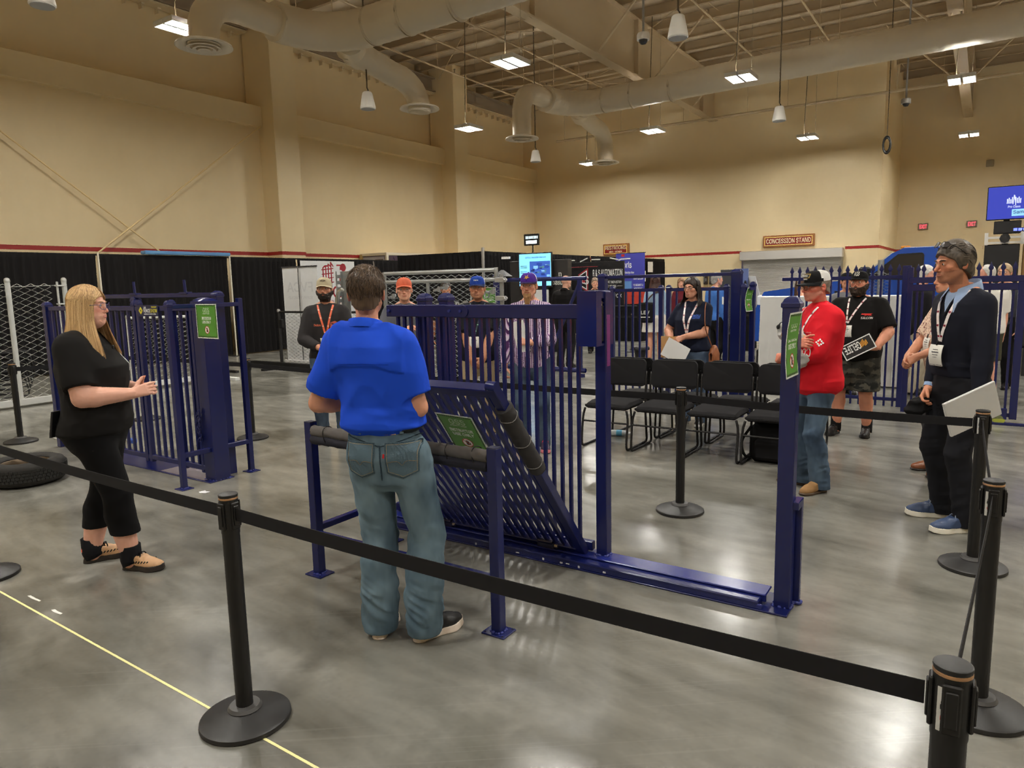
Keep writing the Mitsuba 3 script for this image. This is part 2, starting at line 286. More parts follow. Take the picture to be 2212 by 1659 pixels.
# ---------------------------------------------------------------- ducts
def duct_tube(pts, r, n=28):
    """Spiral duct: a tube with a fine seam ring every 12 cm."""
    p = np.asarray(pts, float); s = np.concatenate([[0], np.cumsum(np.linalg.norm(np.diff(p, axis=0), axis=1))])
    q = np.arange(0, s[-1] + 0.05, 0.06); P = np.stack([np.interp(q, s, p[:, k]) for k in range(3)], 1)
    rr = np.where((np.arange(len(q)) % 4) == 0, r * 1.006 + 0.004, r)
    return tube(P, rr, n)
def bend(a, b, c, n=14):
    a, b, c = map(np.asarray, (a, b, c)); u = np.linspace(0, 1, n)[:, None]
    return (1 - u) ** 2 * a + 2 * u * (1 - u) * b + u ** 2 * c
def diffuser(t, x, y, z, r):
    put('diffuser_flange', lathe([(r * 0.98, 0.10), (r * 1.75, 0.035), (r * 1.8, 0.0), (r * 1.7, -0.005), (r * 1.15, 0.03), (r * 0.95, 0.10)], (x, y, z), 36), (216, 208, 192), 'm_satin', 40, parent=t)
    for k, (ra, rb, dz) in enumerate([(1.08, 0.86, -0.03), (0.74, 0.52, -0.05), (0.42, 0.0, -0.065)]):
        put('diffuser_ring', lathe([(max(rb * r, 1e-4), dz + 0.02), (ra * r, dz + 0.005), (ra * r, dz - 0.008), (max(rb * r, 1e-4), dz + 0.01)], (x, y, z), 32), (208, 200, 186), 'm_satin', 40, parent=t)
    put('diffuser_throat', lathe([(0.0001, 0.06), (r * 0.95, 0.06), (r * 0.95, 0.065), (0.0001, 0.065)], (x, y, z), 24), (208, 200, 186), 'm_matte', 40, parent=t)
def duct(Y, z, R, r, xl, xr, dr_, near, far, label):
    t = thing('air_duct', label, 'air duct')
    x = xl
    main = np.vstack([bend((x, Y - 1.3, z), (x, Y, z), (x + 1.3, Y, z), 22), [(xr, Y, z + dr_)]])
    put('main_duct', duct_tube(main, R), DUCT, 'm_satin', True, parent=t)
    put('end_cap', duct_tube([(x + 0.55, Y + 0.1, z - R * 0.25), (x + 0.1, Y + 0.65, z - R * 0.3), (x + 0.02, Y + 0.9, z - R * 0.3)], R * 0.78), DUCT, 'm_satin', True, parent=t)
    yn, zn = near; yf, zf = far
    put('branch_duct', duct_tube(np.vstack([[(x, Y - 1.2, z)], bend((x, yn + 0.75, z), (x, yn, z), (x, yn, z - 0.75)), [(x, yn, zn)]]), r), DUCT, 'm_satin', True, parent=t)
    diffuser(t, x, yn, zn, r)
    put('branch_duct', duct_tube(np.vstack([[(x + 0.25, Y + 0.3, z - 0.1)], bend((x + 0.02, yf - 0.95, z - 0.25), (x, yf, z - 0.25), (x, yf, z - 0.95)), [(x, yf, zf)]]), r), DUCT, 'm_satin', True, parent=t)
    diffuser(t, x, yf, zf, r)
    for s in (1.3, 2.2, 3.4): put('joint_band', duct_tube([(x + s, Y, z), (x + s + 0.06, Y, z)], R * 1.015), (196, 184, 160), 'm_satin', True, parent=t)
duct(10.8, 6.72, 0.36, 0.265, -11.6, 3.0, 0.2, (7.96, 5.87), (13.65, 5.87), 'beige round duct at the top left with two round ceiling vents hanging from it')
duct(20.1, 7.05, 0.36, 0.265, -11.15, 9.0, 0.25, (17.5, 5.70), (22.8, 5.70), 'long beige round duct running along the far wall into the upper right corner')

# ---------------------------------------------------------------- hanging speakers, cameras, coils
for n, (x, y, z, w) in enumerate([(-10.9, 5.06, 5.55, 'at the top left edge above the near lamp'), (-11.4, 11.7, 5.5, 'beside the second round vent'), (-12.0, 19.6, 5.45, 'left of the farthest corner below the long duct'),
                               (-4.45, 11.8, 5.6, 'in front of the deep rafter'), (-4.55, 19.1, 5.55, 'in front of the back wall below the long duct')]):
    t = thing('pendant_speaker', 'white bell shaped pendant loudspeaker ' + w, 'loudspeaker', 'hanging bell loudspeakers')
    put('bell', lathe([(0.0001, 0.34), (0.085, 0.34), (0.105, 0.32), (0.14, 0.16), (0.165, 0.03), (0.168, 0.0), (0.155, -0.012), (0.0001, -0.012)], (x, y, z), 28), (222, 220, 212), 'm_satin', 40, parent=t)
    put('grille', lathe([(0.0001, -0.014), (0.15, -0.014), (0.15, -0.02), (0.0001, -0.02)], (x, y, z), 28), (170, 170, 168), 'm_matte', 40, parent=t)
    put('cable', tube([(x, y, z + 0.42), (x, y, 9.5)], 0.016, 6), (96, 84, 66), 'm_matte', True, parent=t)
    put('hook', tube(curve([(x, y, z + 0.33), (x + 0.03, y, z + 0.37), (x, y, z + 0.42)], 8), 0.012, 6), (60, 54, 46), 'm_satin', True, parent=t)
for n, (x, y, z, d, l) in enumerate([(-5.4, 12.6, 5.95, (228, 226, 220), 'white dome security camera on a pole before the deep rafter'), (-1.98, 21.4, 6.0, (150, 148, 144), 'grey dome security camera on a long pole before the right wall')]):
    t = thing('security_camera', l, 'camera')
    put('pole', tube([(x, y, z + 0.1), (x, y, 9.5)], 0.022, 8), (150, 150, 150), 'm_satin', True, parent=t)
    put('housing', lathe([(0.0001, 0.12), (0.1, 0.12), (0.115, 0.09), (0.115, 0.0), (0.0001, 0.0)], (x, y, z), 24), d, 'm_satin', 40, parent=t)
    put('dome', lathe([(0.0001, -0.08), (0.05, -0.065), (0.075, -0.03), (0.08, 0.0), (0.0001, 0.0)], (x, y, z), 20), (26, 26, 28), 'm_gloss', 40, parent=t)
for n, (x, y, z, s) in enumerate([(-2.35, 21.2, 5.0, 1.0), (0.62, 15.6, 5.05, 0.8)]):
    t = thing('cable_coil', ['coiled black cable hanging on a cord before the corner of the back wall', 'coiled black cable hanging at the right edge of the photo'][n], 'cable')
    a = np.linspace(0, 2 * np.pi * 7, 150); rr = 0.0 + 0.03 * np.sin(a * 0.37)
    put('coil', tube(np.stack([x + (0.085 + rr * 0.4) * s * np.cos(a), y + 0.05 * np.sin(a * 0.31), z + (0.19 + rr) * s * np.sin(a)], 1), 0.014, 6), (22, 20, 18), 'm_satin', True, parent=t)
    put('cord', tube([(x, y, z + 0.17 * s), (x, y, 9.4)], 0.009, 5), (60, 48, 34), 'm_matte', True, parent=t)
put('wall_box', box(-0.28, -0.02, Y1 - 0.09, Y1, 5.78, 6.04, 0.01), (150, 138, 112), 'm_satin', False, label='small grey box high on the far right wall', cat='wall box')
# ================================================================ retractable belt stanchions
BLK, BLUE = (17, 17, 18), (13, 22, 78)
def stanchion(x, y, label, rot=0.0, sticker=False, base_only=False, group='belt stanchions round the demonstration area', H=0.905):
    t = thing('belt_stanchion', label, 'stanchion', group)
    put('base', lathe([(0.0001, 0.062), (0.04, 0.060), (0.06, 0.052), (0.12, 0.036), (0.158, 0.024), (0.168, 0.018), (0.170, 0.004), (0.166, 0.0), (0.0001, 0.0)], (x, y, 0), 56), (30, 30, 31), 'm_satin', 40, parent=t)
    put('base_collar', lathe([(0.0001, 0.068), (0.056, 0.066), (0.064, 0.054), (0.04, 0.05)], (x, y, 0), 32), (66, 66, 66), 'm_satin', 40, parent=t)
    put('post', cyl((x, y, 0.05), (x, y, H - 0.14), 0.0315, 28), BLK, 'm_satin', 40, parent=t)
    put('head', lathe([(0.033, H - 0.15), (0.0335, H - 0.02), (0.0335, H - 0.018), (0.03, H - 0.018)], (x, y, 0), 28), (18, 18, 19), 'm_satin', 40, parent=t)
    put('ring', lathe([(0.033, H - 0.019), (0.0345, H - 0.0175), (0.0345, H - 0.012), (0.033, H - 0.010)], (x, y, 0), 28), (206, 164, 128), 'm_metal', 40, parent=t)
    put('cap', lathe([(0.0335, H - 0.011), (0.035, H - 0.006), (0.0345, H - 0.001), (0.032, H + 0.001), (0.0001, H + 0.002)], (x, y, 0), 32), (26, 26, 27), 'm_satin', 40, parent=t)
    for k in range(4):
        a = rot + k * math.pi / 2; d = np.array([math.cos(a), math.sin(a), 0]); M = frame3(np.array([x, y, H - 0.075]) + d * 0.034, (-d[1], d[0], 0), (0, 0, 1))
        put('belt_clip', moved(cat_(box(-0.017, 0.017, -0.055, 0.047, -0.004, 0.005, 0.003), box(-0.011, 0.011, -0.04, 0.035, 0.004, 0.009, 0.002)), M), (16, 16, 17), 'm_satin', 30, parent=t)
    if sticker:
        a = math.atan2(-y, -x) - 0.35; d = np.array([math.cos(a), math.sin(a), 0]); M = frame3(np.array([x, y, H - 0.078]) + d * 0.0345, (-d[1], d[0], 0), (0, 0, 1))
        k = put('label', moved(box(-0.011, 0.011, -0.05, 0.04, 0, 0.0015), M), (198, 198, 194), 'm_satin', False, parent=t, label='silver sticker with small print')
        put('print', moved(cat_(box(-0.005, 0.005, -0.004, 0.006, 0.0015, 0.002), box(-0.004, 0.002, 0.008, 0.012, 0.0015, 0.002)), M), (30, 30, 32), 'm_matte', False, parent=k)
        put('print', moved(box(-0.004, 0.004, -0.026, -0.018, 0.0015, 0.002), M), (186, 70, 60), 'm_matte', False, parent=k)
    return np.array([x, y])
def belt(a, b, label, z=0.832, sag=0.012, h=0.048):
    a, b = np.asarray(a, float), np.asarray(b, float); d = (b - a) / np.linalg.norm(b - a); a = a + d * 0.045; b = b - d * 0.045; n = np.array([-d[1], d[0]])
    s = np.linspace(0, 1, 14); P = a + (b - a) * s[:, None]; zz = z - sag * 4 * s * (1 - s); V, F = [], []
    for q, w in zip(P, zz):
        for o, dz in ((-0.0012, -h / 2), (0.0012, -h / 2), (0.0012, h / 2), (-0.0012, h / 2)): V.append([q[0] + n[0] * o, q[1] + n[1] * o, w + dz])
    for i in range(13):
        for j in range(4): F.append([4 * i + j, 4 * i + (j + 1) % 4, 4 * i + 4 + (j + 1) % 4, 4 * i + 4 + j])
    k = put('stanchion_belt', trimesh.Trimesh(np.array(V), np.vstack([np.array(F)[:, [0, 2, 1]], np.array(F)[:, [0, 3, 2]]]), process=False), (33, 33, 35), 'm_cloth', False, label=label, cat='belt')
    return k
ST = {}
for key, x, y, lab, st in [('a', -2.30, 1.53, 'black belt stanchion standing on the yellow line in the left foreground', False), ('b', -0.01, 1.53, 'black belt stanchion cut off by the bottom edge, nearest the camera', True), ('c', 0.066, 3.05, 'black belt stanchion behind the nearest one, its base at the right edge', True),
                           ('d', 0.027, 4.63, 'black belt stanchion in front of the man in the navy sweater', True), ('e', -1.75, 4.77, 'black belt stanchion standing alone on the open floor before the black chairs', False), ('f', -4.2, 4.82, 'black belt stanchion hidden behind the man in the blue shirt', False),
                           ('g', -6.78, 4.88, 'black belt stanchion behind the slim right post of the left blue gate', False), ('h', -9.09, 4.97, 'black belt stanchion behind the left blue gate pickets', False), ('i', -9.05, 3.47, 'black belt stanchion at the left edge before the grey chain link fence', False),
                           ('j', -4.86, 1.60, 'black belt stanchion at the left edge of which only the round base shows', False)]:
    ST[key] = stanchion(x, y, lab, 0.05, st)
for a, b, lab in [('j', 'a', 'black belt crossing in front of the woman in black leggings'), ('a', 'b', 'long black belt crossing in front of the man in jeans'), ('b', 'c', 'black belt seen edge on between the two nearest right stanchions'), ('c', 'd', 'black belt seen edge on running back to the stanchion by the navy sweater'),
                  ('d', 'e', 'black belt crossing the legs of the man in the red shirt'), ('e', 'f', 'black belt behind the blue picket gate and before the first chair'), ('f', 'g', 'black belt running left behind the man in the blue shirt'), ('g', 'h', 'black belt behind the left blue gate'), ('h', 'i', 'black belt behind the woman before the chain link')]:
    belt(ST[a], ST[b], lab)
stanchion(-3.75, 15.2, 'distant black belt stanchion in front of the easels', 0.4, group='distant stanchions')
stanchion(-6.9, 15.5, 'distant black belt stanchion behind the blue picket fence, left of the stool', 0.4, group='distant stanchions')
stanchion(-1.4, 15.1, 'distant black belt stanchion behind the man in the black tee', 0.4, group='distant stanchions')
belt((-3.75, 15.2), (-6.9, 15.5), 'distant black belt behind the blue picket fence'); belt((-3.75, 15.2), (-1.4, 15.1), 'distant black belt between the easels and the spear top fence'); belt((-3.75, 15.2), (-5.2, 17.2), 'upper distant black belt slanting to the easels', z=0.86)
belt((-6.9, 15.5), (-9.5, 15.6), 'distant black belt behind the man in the black shirt'); belt((-1.4, 15.1), (1.6, 14.9), 'distant black belt behind the spear top gate at the right edge')

# ================================================================ green warning sign
def gss_sign(M, label, w=0.215, h=0.28, curl=0.0):
    """M: frame at the sheet's centre. Every layer is a printed sheet of its own."""
    t = thing('warning_sign', label, 'sign')
    def bent(m):
        v = m.vertices.copy(); v[:, 2] += curl * (np.abs(v[:, 1]) / (h / 2)) ** 2 * 0.03; return trimesh.Trimesh(v, m.faces, process=False)
    def lay(m): return moved(bent(m), M)
    def sub(m): return m.subdivide().subdivide() if curl else m
    put('sheet', lay(sub(box(-w / 2, w / 2, -h / 2, h / 2, -0.0015, 0))), (222, 226, 220), 'm_gloss', False, parent=t)
    put('face', lay(sub(box(-w / 2 + 0.008, w / 2 - 0.008, -h / 2 + 0.008, h / 2 - 0.008, 0, 0.0006))), (84, 146, 52), 'm_satin', False, parent=t)
    st = []
    def stripe_row(x0, x1, y0, y1, horiz):
        L = (x1 - x0) if horiz else (y1 - y0); n = int(L / 0.0115)
        for i in range(n):
            s = i * L / n; q = L / n * 0.55; o = 0.006
            if horiz: st.append(sg.Polygon([(x0 + s, y0), (x0 + s + q, y0), (x0 + s + q + o, y1), (x0 + s + o, y1)]))
            else: st.append(sg.Polygon([(x0, y0 + s), (x1, y0 + s + o), (x1, y0 + s + q + o), (x0, y0 + s + q)]))
    e = 0.0085; b = 0.010
    stripe_row(-w / 2 + e, w / 2 - e - 0.006, h / 2 - e - b, h / 2 - e, True); stripe_row(-w / 2 + e, w / 2 - e - 0.006, -h / 2 + e, -h / 2 + e + b, True)
    stripe_row(-w / 2 + e, -w / 2 + e + b, -h / 2 + e + b, h / 2 - e - b - 0.006, False); stripe_row(w / 2 - e - b, w / 2 - e, -h / 2 + e + b, h / 2 - e - b - 0.006, False)
    put('border', lay(cat_(*[trimesh.creation.extrude_polygon(p, 0.0011, engine='earcut') for p in st])), (26, 34, 24), 'm_satin', False, parent=t)
    I = np.eye(4)
    def at(x, y): A = I.copy(); A[:2, 3] = (x, y); A[2, 3] = 0.0006; return A
    k = h / 0.28
    put('lettering', lay(words('GSS', 0.036 * k, at(0, 0.072 * k), 0.0006, width=0.098 * k)), (176, 200, 160), 'm_satin', False, parent=t)
    put('lettering', lay(words('GATE SAFETY SUMMIT', 0.0085 * k, at(0, 0.057 * k), 0.0006, width=0.1 * k)), (196, 214, 184), 'm_satin', False, parent=t)
    put('lettering', lay(cat_(words('INSTRUCTOR', 0.021 * k, at(0, 0.014 * k), 0.0006, width=0.14 * k), words('USE ONLY', 0.021 * k, at(0, -0.017 * k), 0.0006, width=0.128 * k))), (236, 240, 232), 'm_satin', False, parent=t)
    c = sg.Point(0, -0.07 * k).buffer(0.032 * k, 24)
    s = put('no_touch_symbol', lay(flat(c, at(0, 0), 0.0006)), (238, 238, 232), 'm_satin', False, parent=t)
    hand = sg.box(-0.010, -0.088, 0.010, -0.068)
    for i, (hx, hl) in enumerate([(-0.0078, 0.014), (-0.0026, 0.018), (0.0026, 0.017), (0.0078, 0.012)]): hand = hand.union(sg.LineString([(hx, -0.07), (hx, -0.07 + hl)]).buffer(0.0021))
    hand = hand.union(sg.LineString([(0.009, -0.082), (0.0165, -0.07)]).buffer(0.0024))
    put('hand', lay(flat(shapely.affinity.scale(hand, k, k, origin=(0, 0)), at(0, 0), 0.0010)), (24, 24, 26), 'm_satin', False, parent=s)
    put('red_bar', lay(flat(c.difference(c.buffer(-0.0042 * k)).union(sg.LineString([(-0.021 * k, -0.049 * k), (0.021 * k, -0.091 * k)]).buffer(0.0024 * k)), at(0, 0), 0.0014)), (176, 44, 34), 'm_satin', False, parent=s)
    return t
import shapely.affinity

# ================================================================ blue painted steel gates
def steel(name, m, t, col=BLUE, **k): return put(name, m, col, 'm_gloss', 30, parent=t, **k)
def capped_post(name, t, x, y, z0, z1, w, ball=True, col=BLUE):
    k = steel(name, box(x - w / 2, x + w / 2, y - w / 2, y + w / 2, z0, z1 - (0.05 if ball else 0), 0.004), t, col)
    if ball:
        q = w / 2 + 0.006
        steel('post_cap', cat_(box(x - q, x + q, y - q, y + q, z1 - 0.055, z1 - 0.03, 0.004), trimesh.convex.convex_hull(np.array([[x + a * q * 0.92, y + b * q * 0.92, z1 - 0.032] for a in (-1, 1) for b in (-1, 1)] + [[x + a * q * 0.7, y + b * q * 0.7, z1 - 0.012] for a in (-1, 1) for b in (-1, 1)] + [[x + a * q * 0.3, y + b * q * 0.3, z1] for a in (-1, 1) for b in (-1, 1)]))), k, col)
    return k
def weld(t, x, y, z, w):
    rng = np.random.RandomState(int(abs(x * 1000 + y * 77)) % 9999); m = []
    for i in range(26):
        s = rng.rand() * 4; e = int(s); u = (s - e - 0.5) * w; v = w / 2 + 0.004
        p = [(u, -v), (v, u), (-u, v), (-v, -u)][e]
        q = trimesh.creation.icosphere(1, 0.0055 + 0.004 * rng.rand()); q.apply_translation((x + p[0], y + p[1], z + 0.004 * rng.rand())); m.append(q)
    put('weld_bead', cat_(*m), (40, 50, 120), 'm_gloss', True, parent=t)

# ---- main gate: ground track, posts, fixed picket panel, roller box
g = thing('sliding_gate_frame', 'blue gate frame with floor track, tall end post and roller box', 'gate')
steel('floor_plate', cat_(box(-3.62, -0.72, 3.455, 3.70, 0.0, 0.010, 0.003), box(-3.62, -0.86, 3.462, 3.56, 0.008, 0.05, 0.006)), g)
steel('track_channel', cat_(box(-3.62, -0.84, 3.53, 3.66, 0.05, 0.062, 0.004), box(-3.62, -0.84, 3.462, 3.475, 0.008, 0.035, 0.004), box(-3.62, -0.84, 3.535, 3.55, 0.02, 0.06, 0.004)), g, (26, 36, 108))
for i, x in enumerate([-2.62, -2.5, -2.31, -2.12, -2.0, -1.96, -1.88, -1.72]): put('paint_chip', box(x, x + 0.012 + 0.006 * (i % 3), 3.4605, 3.4625, 0.012 + 0.004 * (i % 3), 0.026), (206, 208, 216), 'm_satin', False, parent=g)
capped_post('end_post', g, -0.765, 3.575, 0.008, 1.565, 0.076); weld(g, -0.765, 3.575, 0.01, 0.076)
steel('receiver', cat_(box(-0.735, -0.70, 3.63, 3.665, 0.01, 0.56, 0.003), box(-0.735, -0.70, 3.55, 3.665, 0.52, 0.56, 0.003)), g); weld(g, -0.717, 3.648, 0.01, 0.035)
capped_post('inner_post', g, -1.79, 3.62, 0.06, 1.60, 0.068, ball=False); weld(g, -1.79, 3.62, 0.062, 0.068)
# roller box: open on the side that faces the opening
bx = steel('roller_box', cat_(box(-1.885, -1.765, 3.49, 3.50, 1.30, 1.605), box(-1.885, -1.765, 3.69, 3.70, 1.30, 1.605), box(-1.885, -1.765, 3.49, 3.70, 1.56, 1.605, 0.004), box(-1.885, -1.875, 3.49, 3.70, 1.30, 1.605), box(-1.885, -1.765, 3.49, 3.70, 1.30, 1.312), box(-1.77, -1.765, 3.49, 3.555, 1.30, 1.605), box(-1.77, -1.765, 3.66, 3.70, 1.30, 1.605)), g)
for y in (3.588, 3.632): put('guide_roller', cyl((-1.79, y, 1.325), (-1.79, y, 1.52), 0.0215, 18), (34, 33, 32), 'm_satin', 40, parent=bx)
put('roller_bolt', cat_(cyl((-1.785, 3.588, 1.52), (-1.785, 3.588, 1.545), 0.011, 6), cyl((-1.785, 3.632, 1.52), (-1.785, 3.632, 1.545), 0.011, 6), box(-1.80, -1.768, 3.565, 3.655, 1.535, 1.54)), (196, 190, 178), 'm_chrome', False, parent=bx)
put('rub_mark', box(-1.7565, -1.755, 3.60, 3.64, 1.18, 1.47), (112, 44, 108), 'm_satin', False, parent=g)

p = thing('picket_gate', 'upright blue picket gate panel between the gate posts behind the leaning panel', 'gate')
steel('top_rail', cat_(box(-3.43, -2.84, 3.60, 3.64, 1.45, 1.53, 0.004), box(-2.84, -1.86, 3.60, 3.64, 1.445, 1.528, 0.004)), p)
steel('rail_splice', cat_(box(-2.90, -2.76, 3.592, 3.60, 1.45, 1.525, 0.003), cyl((-2.76, 3.592, 1.4875), (-2.76, 3.60, 1.4875), 0.0375, 16)), p)
for x in (-2.87, -2.78, -3.40): put('bolt_head', cyl((x, 3.584, 1.49), (x, 3.594, 1.49), 0.010, 10), (34, 44, 112), 'm_gloss', 30, parent=p)
steel('bottom_rail', box(-3.43, -1.86, 3.605, 3.645, 0.07, 0.125, 0.004), p)
for i in range(25):
    x = -3.34 + 0.058 * i
    steel('picket', box(x - 0.0095, x + 0.0095, 3.61, 3.63, 0.12, 1.45), p)
for x in (-3.20, -3.01):
    capped_post('guide_post', p, x, 3.74, 0.0, 1.605, 0.075)

# ---- leaning picket panel resting on the padded guard
th = math.radians(39.0); DZ = np.array([0, -math.sin(th), math.cos(th)]); B0 = np.array([0, 3.585, 0.065]); NP = np.array([0, -math.cos(th), -math.sin(th)])
def lp(x, s, o=0.0): return np.array([x, 0, 0]) + B0 + DZ * s - NP * o
l = thing('leaning_gate_panel', 'blue picket gate panel tipped towards the camera and leaning on the padded guard', 'gate')
for x in (-3.06, -1.905): 
    k = steel('stile', obox(lp(x, 0), lp(x, 1.43), 0.052, 0.052, NP, 0.004), l)
steel('top_rail', obox(lp(-3.06, 1.40), lp(-1.905, 1.40), 0.052, 0.05, NP, 0.004), l); steel('bottom_rail', obox(lp(-3.06, 0.03), lp(-1.905, 0.03), 0.05, 0.05, NP, 0.004), l)
for i in range(19):
    x = -3.06 + 0.0578 * (i + 1); steel('picket', obox(lp(x, 0.04), lp(x, 1.39), 0.021, 0.021, NP), l)
put('stile_end', moved(cyl((0, 0, -0.026), (0, 0, 0.026), 0.026, 14), frame3(lp(-1.905, 1.43), NP, DZ)), BLUE, 'm_gloss', 30, parent=l)
for x in (-2.92, -2.14): steel('hinge_block', cat_(box(x - 0.06, x + 0.06, 3.53, 3.60, 0.06, 0.10, 0.004), cyl((x - 0.05, 3.54, 0.1), (x + 0.05, 3.54, 0.1), 0.016, 10)), l, (16, 20, 56)); put('hinge_pin', cyl((x + 0.065, 3.535, 0.085), (x + 0.085, 3.535, 0.085), 0.012, 8), (226, 220, 200), 'm_chrome', 30, parent=l)
def foam(a, b, r, seed, n=64):
    a, b = np.asarray(a), np.asarray(b); m = tube(a + (b - a) * np.linspace(0, 1, n)[:, None], r, 22); v = m.vertices
    d = meshkit.fbm(v * 38, 3, seed) - 0.5; c = a + np.outer((v - a) @ (b - a) / ((b - a) @ (b - a)), b - a); rr = v - c; L = np.linalg.norm(rr, axis=1, keepdims=True) + 1e-9
    m.vertices = v + rr / L * (d[:, None] * 0.011); return m
FO = (58, 57, 58)
k = put('foam_pad', foam(lp(-1.905, 0.80), lp(-1.905, 1.29), 0.044, 3), FO, 'm_matte', True, parent=l, label='dark grey foam pipe padding')
for s in (0.86, 1.03, 1.22): put('pad_tie', tube([lp(-1.905 + 0.0475 * math.cos(a), s + 0.004 * math.sin(3 * a), 0.0475 * math.sin(a)) for a in np.linspace(0, 2 * np.pi, 20)], 0.0022, 5), (120, 118, 116), 'm_satin', True, parent=k)
gss_sign(frame3(lp(-2.26, 1.055, -0.016), (0.985, -0.06 * DZ[1], -0.06 * DZ[2]), DZ + np.array([0.06, 0, 0])), 'green instructor use only sign lying on the leaning picket panel', 0.235, 0.30)

# ---- guard frame with padded rail
gd = thing('guard_frame', 'low blue guard frame with a foam padded top rail around the man in jeans', 'guard rail')
for x, y in ((-3.15, 2.65), (-1.852, 2.612)):
    k = steel('post', cat_(box(x - 0.026, x + 0.026, y - 0.026, y + 0.026, 0.006, 0.905, 0.003)), gd)
    put('post_cap', box(x - 0.025, x + 0.025, y - 0.025, y + 0.025, 0.9, 0.908), (44, 46, 66), 'm_satin', False, parent=k)
    f = steel('foot_plate', box(x - 0.065, x + 0.065, y - 0.055, y + 0.055, 0, 0.008, 0.002), gd); weld(gd, x, y, 0.008, 0.052)
    for a in (-1, 1):
        for b in (-1, 1): put('bolt_hole', cyl((x + a * 0.05, y + b * 0.042, 0.0075), (x + a * 0.05, y + b * 0.042, 0.0086), 0.006, 10), (12, 14, 30), 'm_matte', 30, parent=f)
for x in (-3.15,):
    steel('rear_post', box(x - 0.024, x + 0.024, 3.24, 3.288, 0.006, 0.46, 0.003), gd); steel('side_rail', box(x - 0.018, x + 0.018, 2.66, 3.25, 0.262, 0.298, 0.003), gd)
    steel('foot_plate', box(x - 0.055, x + 0.055, 3.21, 3.318, 0, 0.008, 0.002), gd); weld(gd, x, 3.264, 0.008, 0.05)
steel('lower_rail', box(-3.14, -1.86, 2.615, 2.65, 0.235, 0.27, 0.003), gd)
steel('top_rail', box(-3.13, -1.87, 2.615, 2.655, 0.805, 0.845, 0.003), gd)
put('foam_pad', foam((-3.1, 2.63, 0.862), (-1.885, 2.62, 0.858), 0.031, 9, 110), (98, 95, 93), 'm_matte', True, parent=gd, label='grey foam pipe padding')
put('foam_pad', foam((-3.1, 2.622, 0.815), (-1.885, 2.612, 0.81), 0.027, 11, 110), (44, 45, 54), 'm_matte', True, parent=gd)
for x in (-2.98, -2.62, -2.36, -2.12, -1.96): put('pad_tie', tube([(x + 0.01 * math.sin(2 * a), 2.625 + 0.036 * math.cos(a), 0.842 + 0.056 * math.sin(a)) for a in np.linspace(0, 2 * np.pi, 20)], 0.0025, 5), (20, 20, 22), 'm_satin', True, parent=gd)
gss_sign(frame3((-0.733, 3.44, 1.345), (0.03, 0.999, 0.0), (0.03, 0.0, 1.0)), 'green instructor use only sign curling on the side of the right end post', 0.215, 0.30, curl=0.4)

# ---- left swing gate by the woman
ga = thing('swing_gate', 'blue picket swing gate in a wide post frame at the left behind the woman', 'gate')
steel('floor_plate', box(-7.9, -5.50, 3.5, 3.74, 0, 0.008, 0.002), ga); put('worn_plate', box(-6.3, -5.62, 3.52, 3.72, 0.008, 0.010), (118, 110, 118), 'm_satin', False, parent=ga)
capped_post('wide_post', ga, -5.575, 3.63, 0.006, 1.60, 0.15); weld(ga, -5.575, 3.63, 0.008, 0.15)
for x, w in ((-6.62, 0.05), (-6.555, 0.045), (-6.02, 0.05), (-5.72, 0.04), (-5.69, 0.03)):
    capped_post('stile', ga, x, 3.6, 0.05, 1.585 if w > 0.04 else 1.53, w, ball=w > 0.04)
steel('top_rail', box(-8.3, -5.64, 3.58, 3.62, 1.485, 1.53, 0.004), ga); steel('bottom_rail', box(-8.3, -5.66, 3.58, 3.62, 0.075, 0.12, 0.004), ga)
for i in range(24):
    x = -8.25 + 0.107 * i
    if min(abs(x - q) for q in (-6.62, -6.555, -6.02, -5.72)) > 0.05: steel('picket', box(x - 0.0115, x + 0.0115, 3.588, 3.612, 0.11, 1.49), ga)
capped_post('far_post', ga, -8.36, 3.6, 0.0, 1.58, 0.075)
steel('header_rail', box(-8.3, -5.62, 3.80, 3.84, 1.60, 1.64, 0.004), ga)
capped_post('rear_post', ga, -7.0, 3.82, 0.0, 1.62, 0.07); capped_post('rear_post', ga, -5.66, 3.82, 0.0, 1.655, 0.075)
for x in (-7.0, -6.14): steel('lift_pin', cat_(cyl((x, 3.82, 1.63), (x - 0.01, 3.82, 1.76), 0.013, 10), box(x - 0.06, x + 0.06, 3.79, 3.85, 1.63, 1.65, 0.003)), ga)
ch = thing('gate_chain', 'small blue chain hanging on the wide post of the left gate', 'chain')
rng = np.random.RandomState(4)
for i in range(16):
    c = np.array([-5.66 + 0.05 * rng.rand() - 0.02, 3.545 - 0.02 * rng.rand(), 0.62 - 0.017 * i]); a = rng.rand() * 6
    ring = [c + 0.012 * math.cos(u) * np.array([math.cos(a), math.sin(a), 0]) + 0.021 * math.sin(u) * np.array([0.2 * math.sin(a), 0.1, 1]) for u in np.linspace(0, 2 * np.pi, 13)]
    put('link', tube(ring, 0.0042, 6), (24, 30, 84), 'm_gloss', True, parent=ch)
gb = thing('guard_frame', 'tall slim blue guard frame in front of the left swing gate', 'guard rail')
for y in (3.29, 3.955):
    capped_post('post', gb, -5.55, y, 0.006, 1.585, 0.045, ball=y < 3.5); steel('foot_plate', box(-5.61, -5.49, y - 0.055, y + 0.055, 0, 0.007, 0.002), gb); weld(gb, -5.55, y, 0.008, 0.045)
steel('top_rail', box(-5.57, -5.53, 3.3, 3.95, 1.515, 1.55, 0.003), gb); steel('lower_rail', box(-5.57, -5.53, 3.3, 3.95, 0.265, 0.305, 0.003), gb)
gss_sign(frame3((-5.36, 3.50, 1.405), (0.995, -0.06, 0.0), (0.01, 0.0, 1.0)), 'green instructor use only sign on the wide post of the left blue gate', 0.315, 0.285)
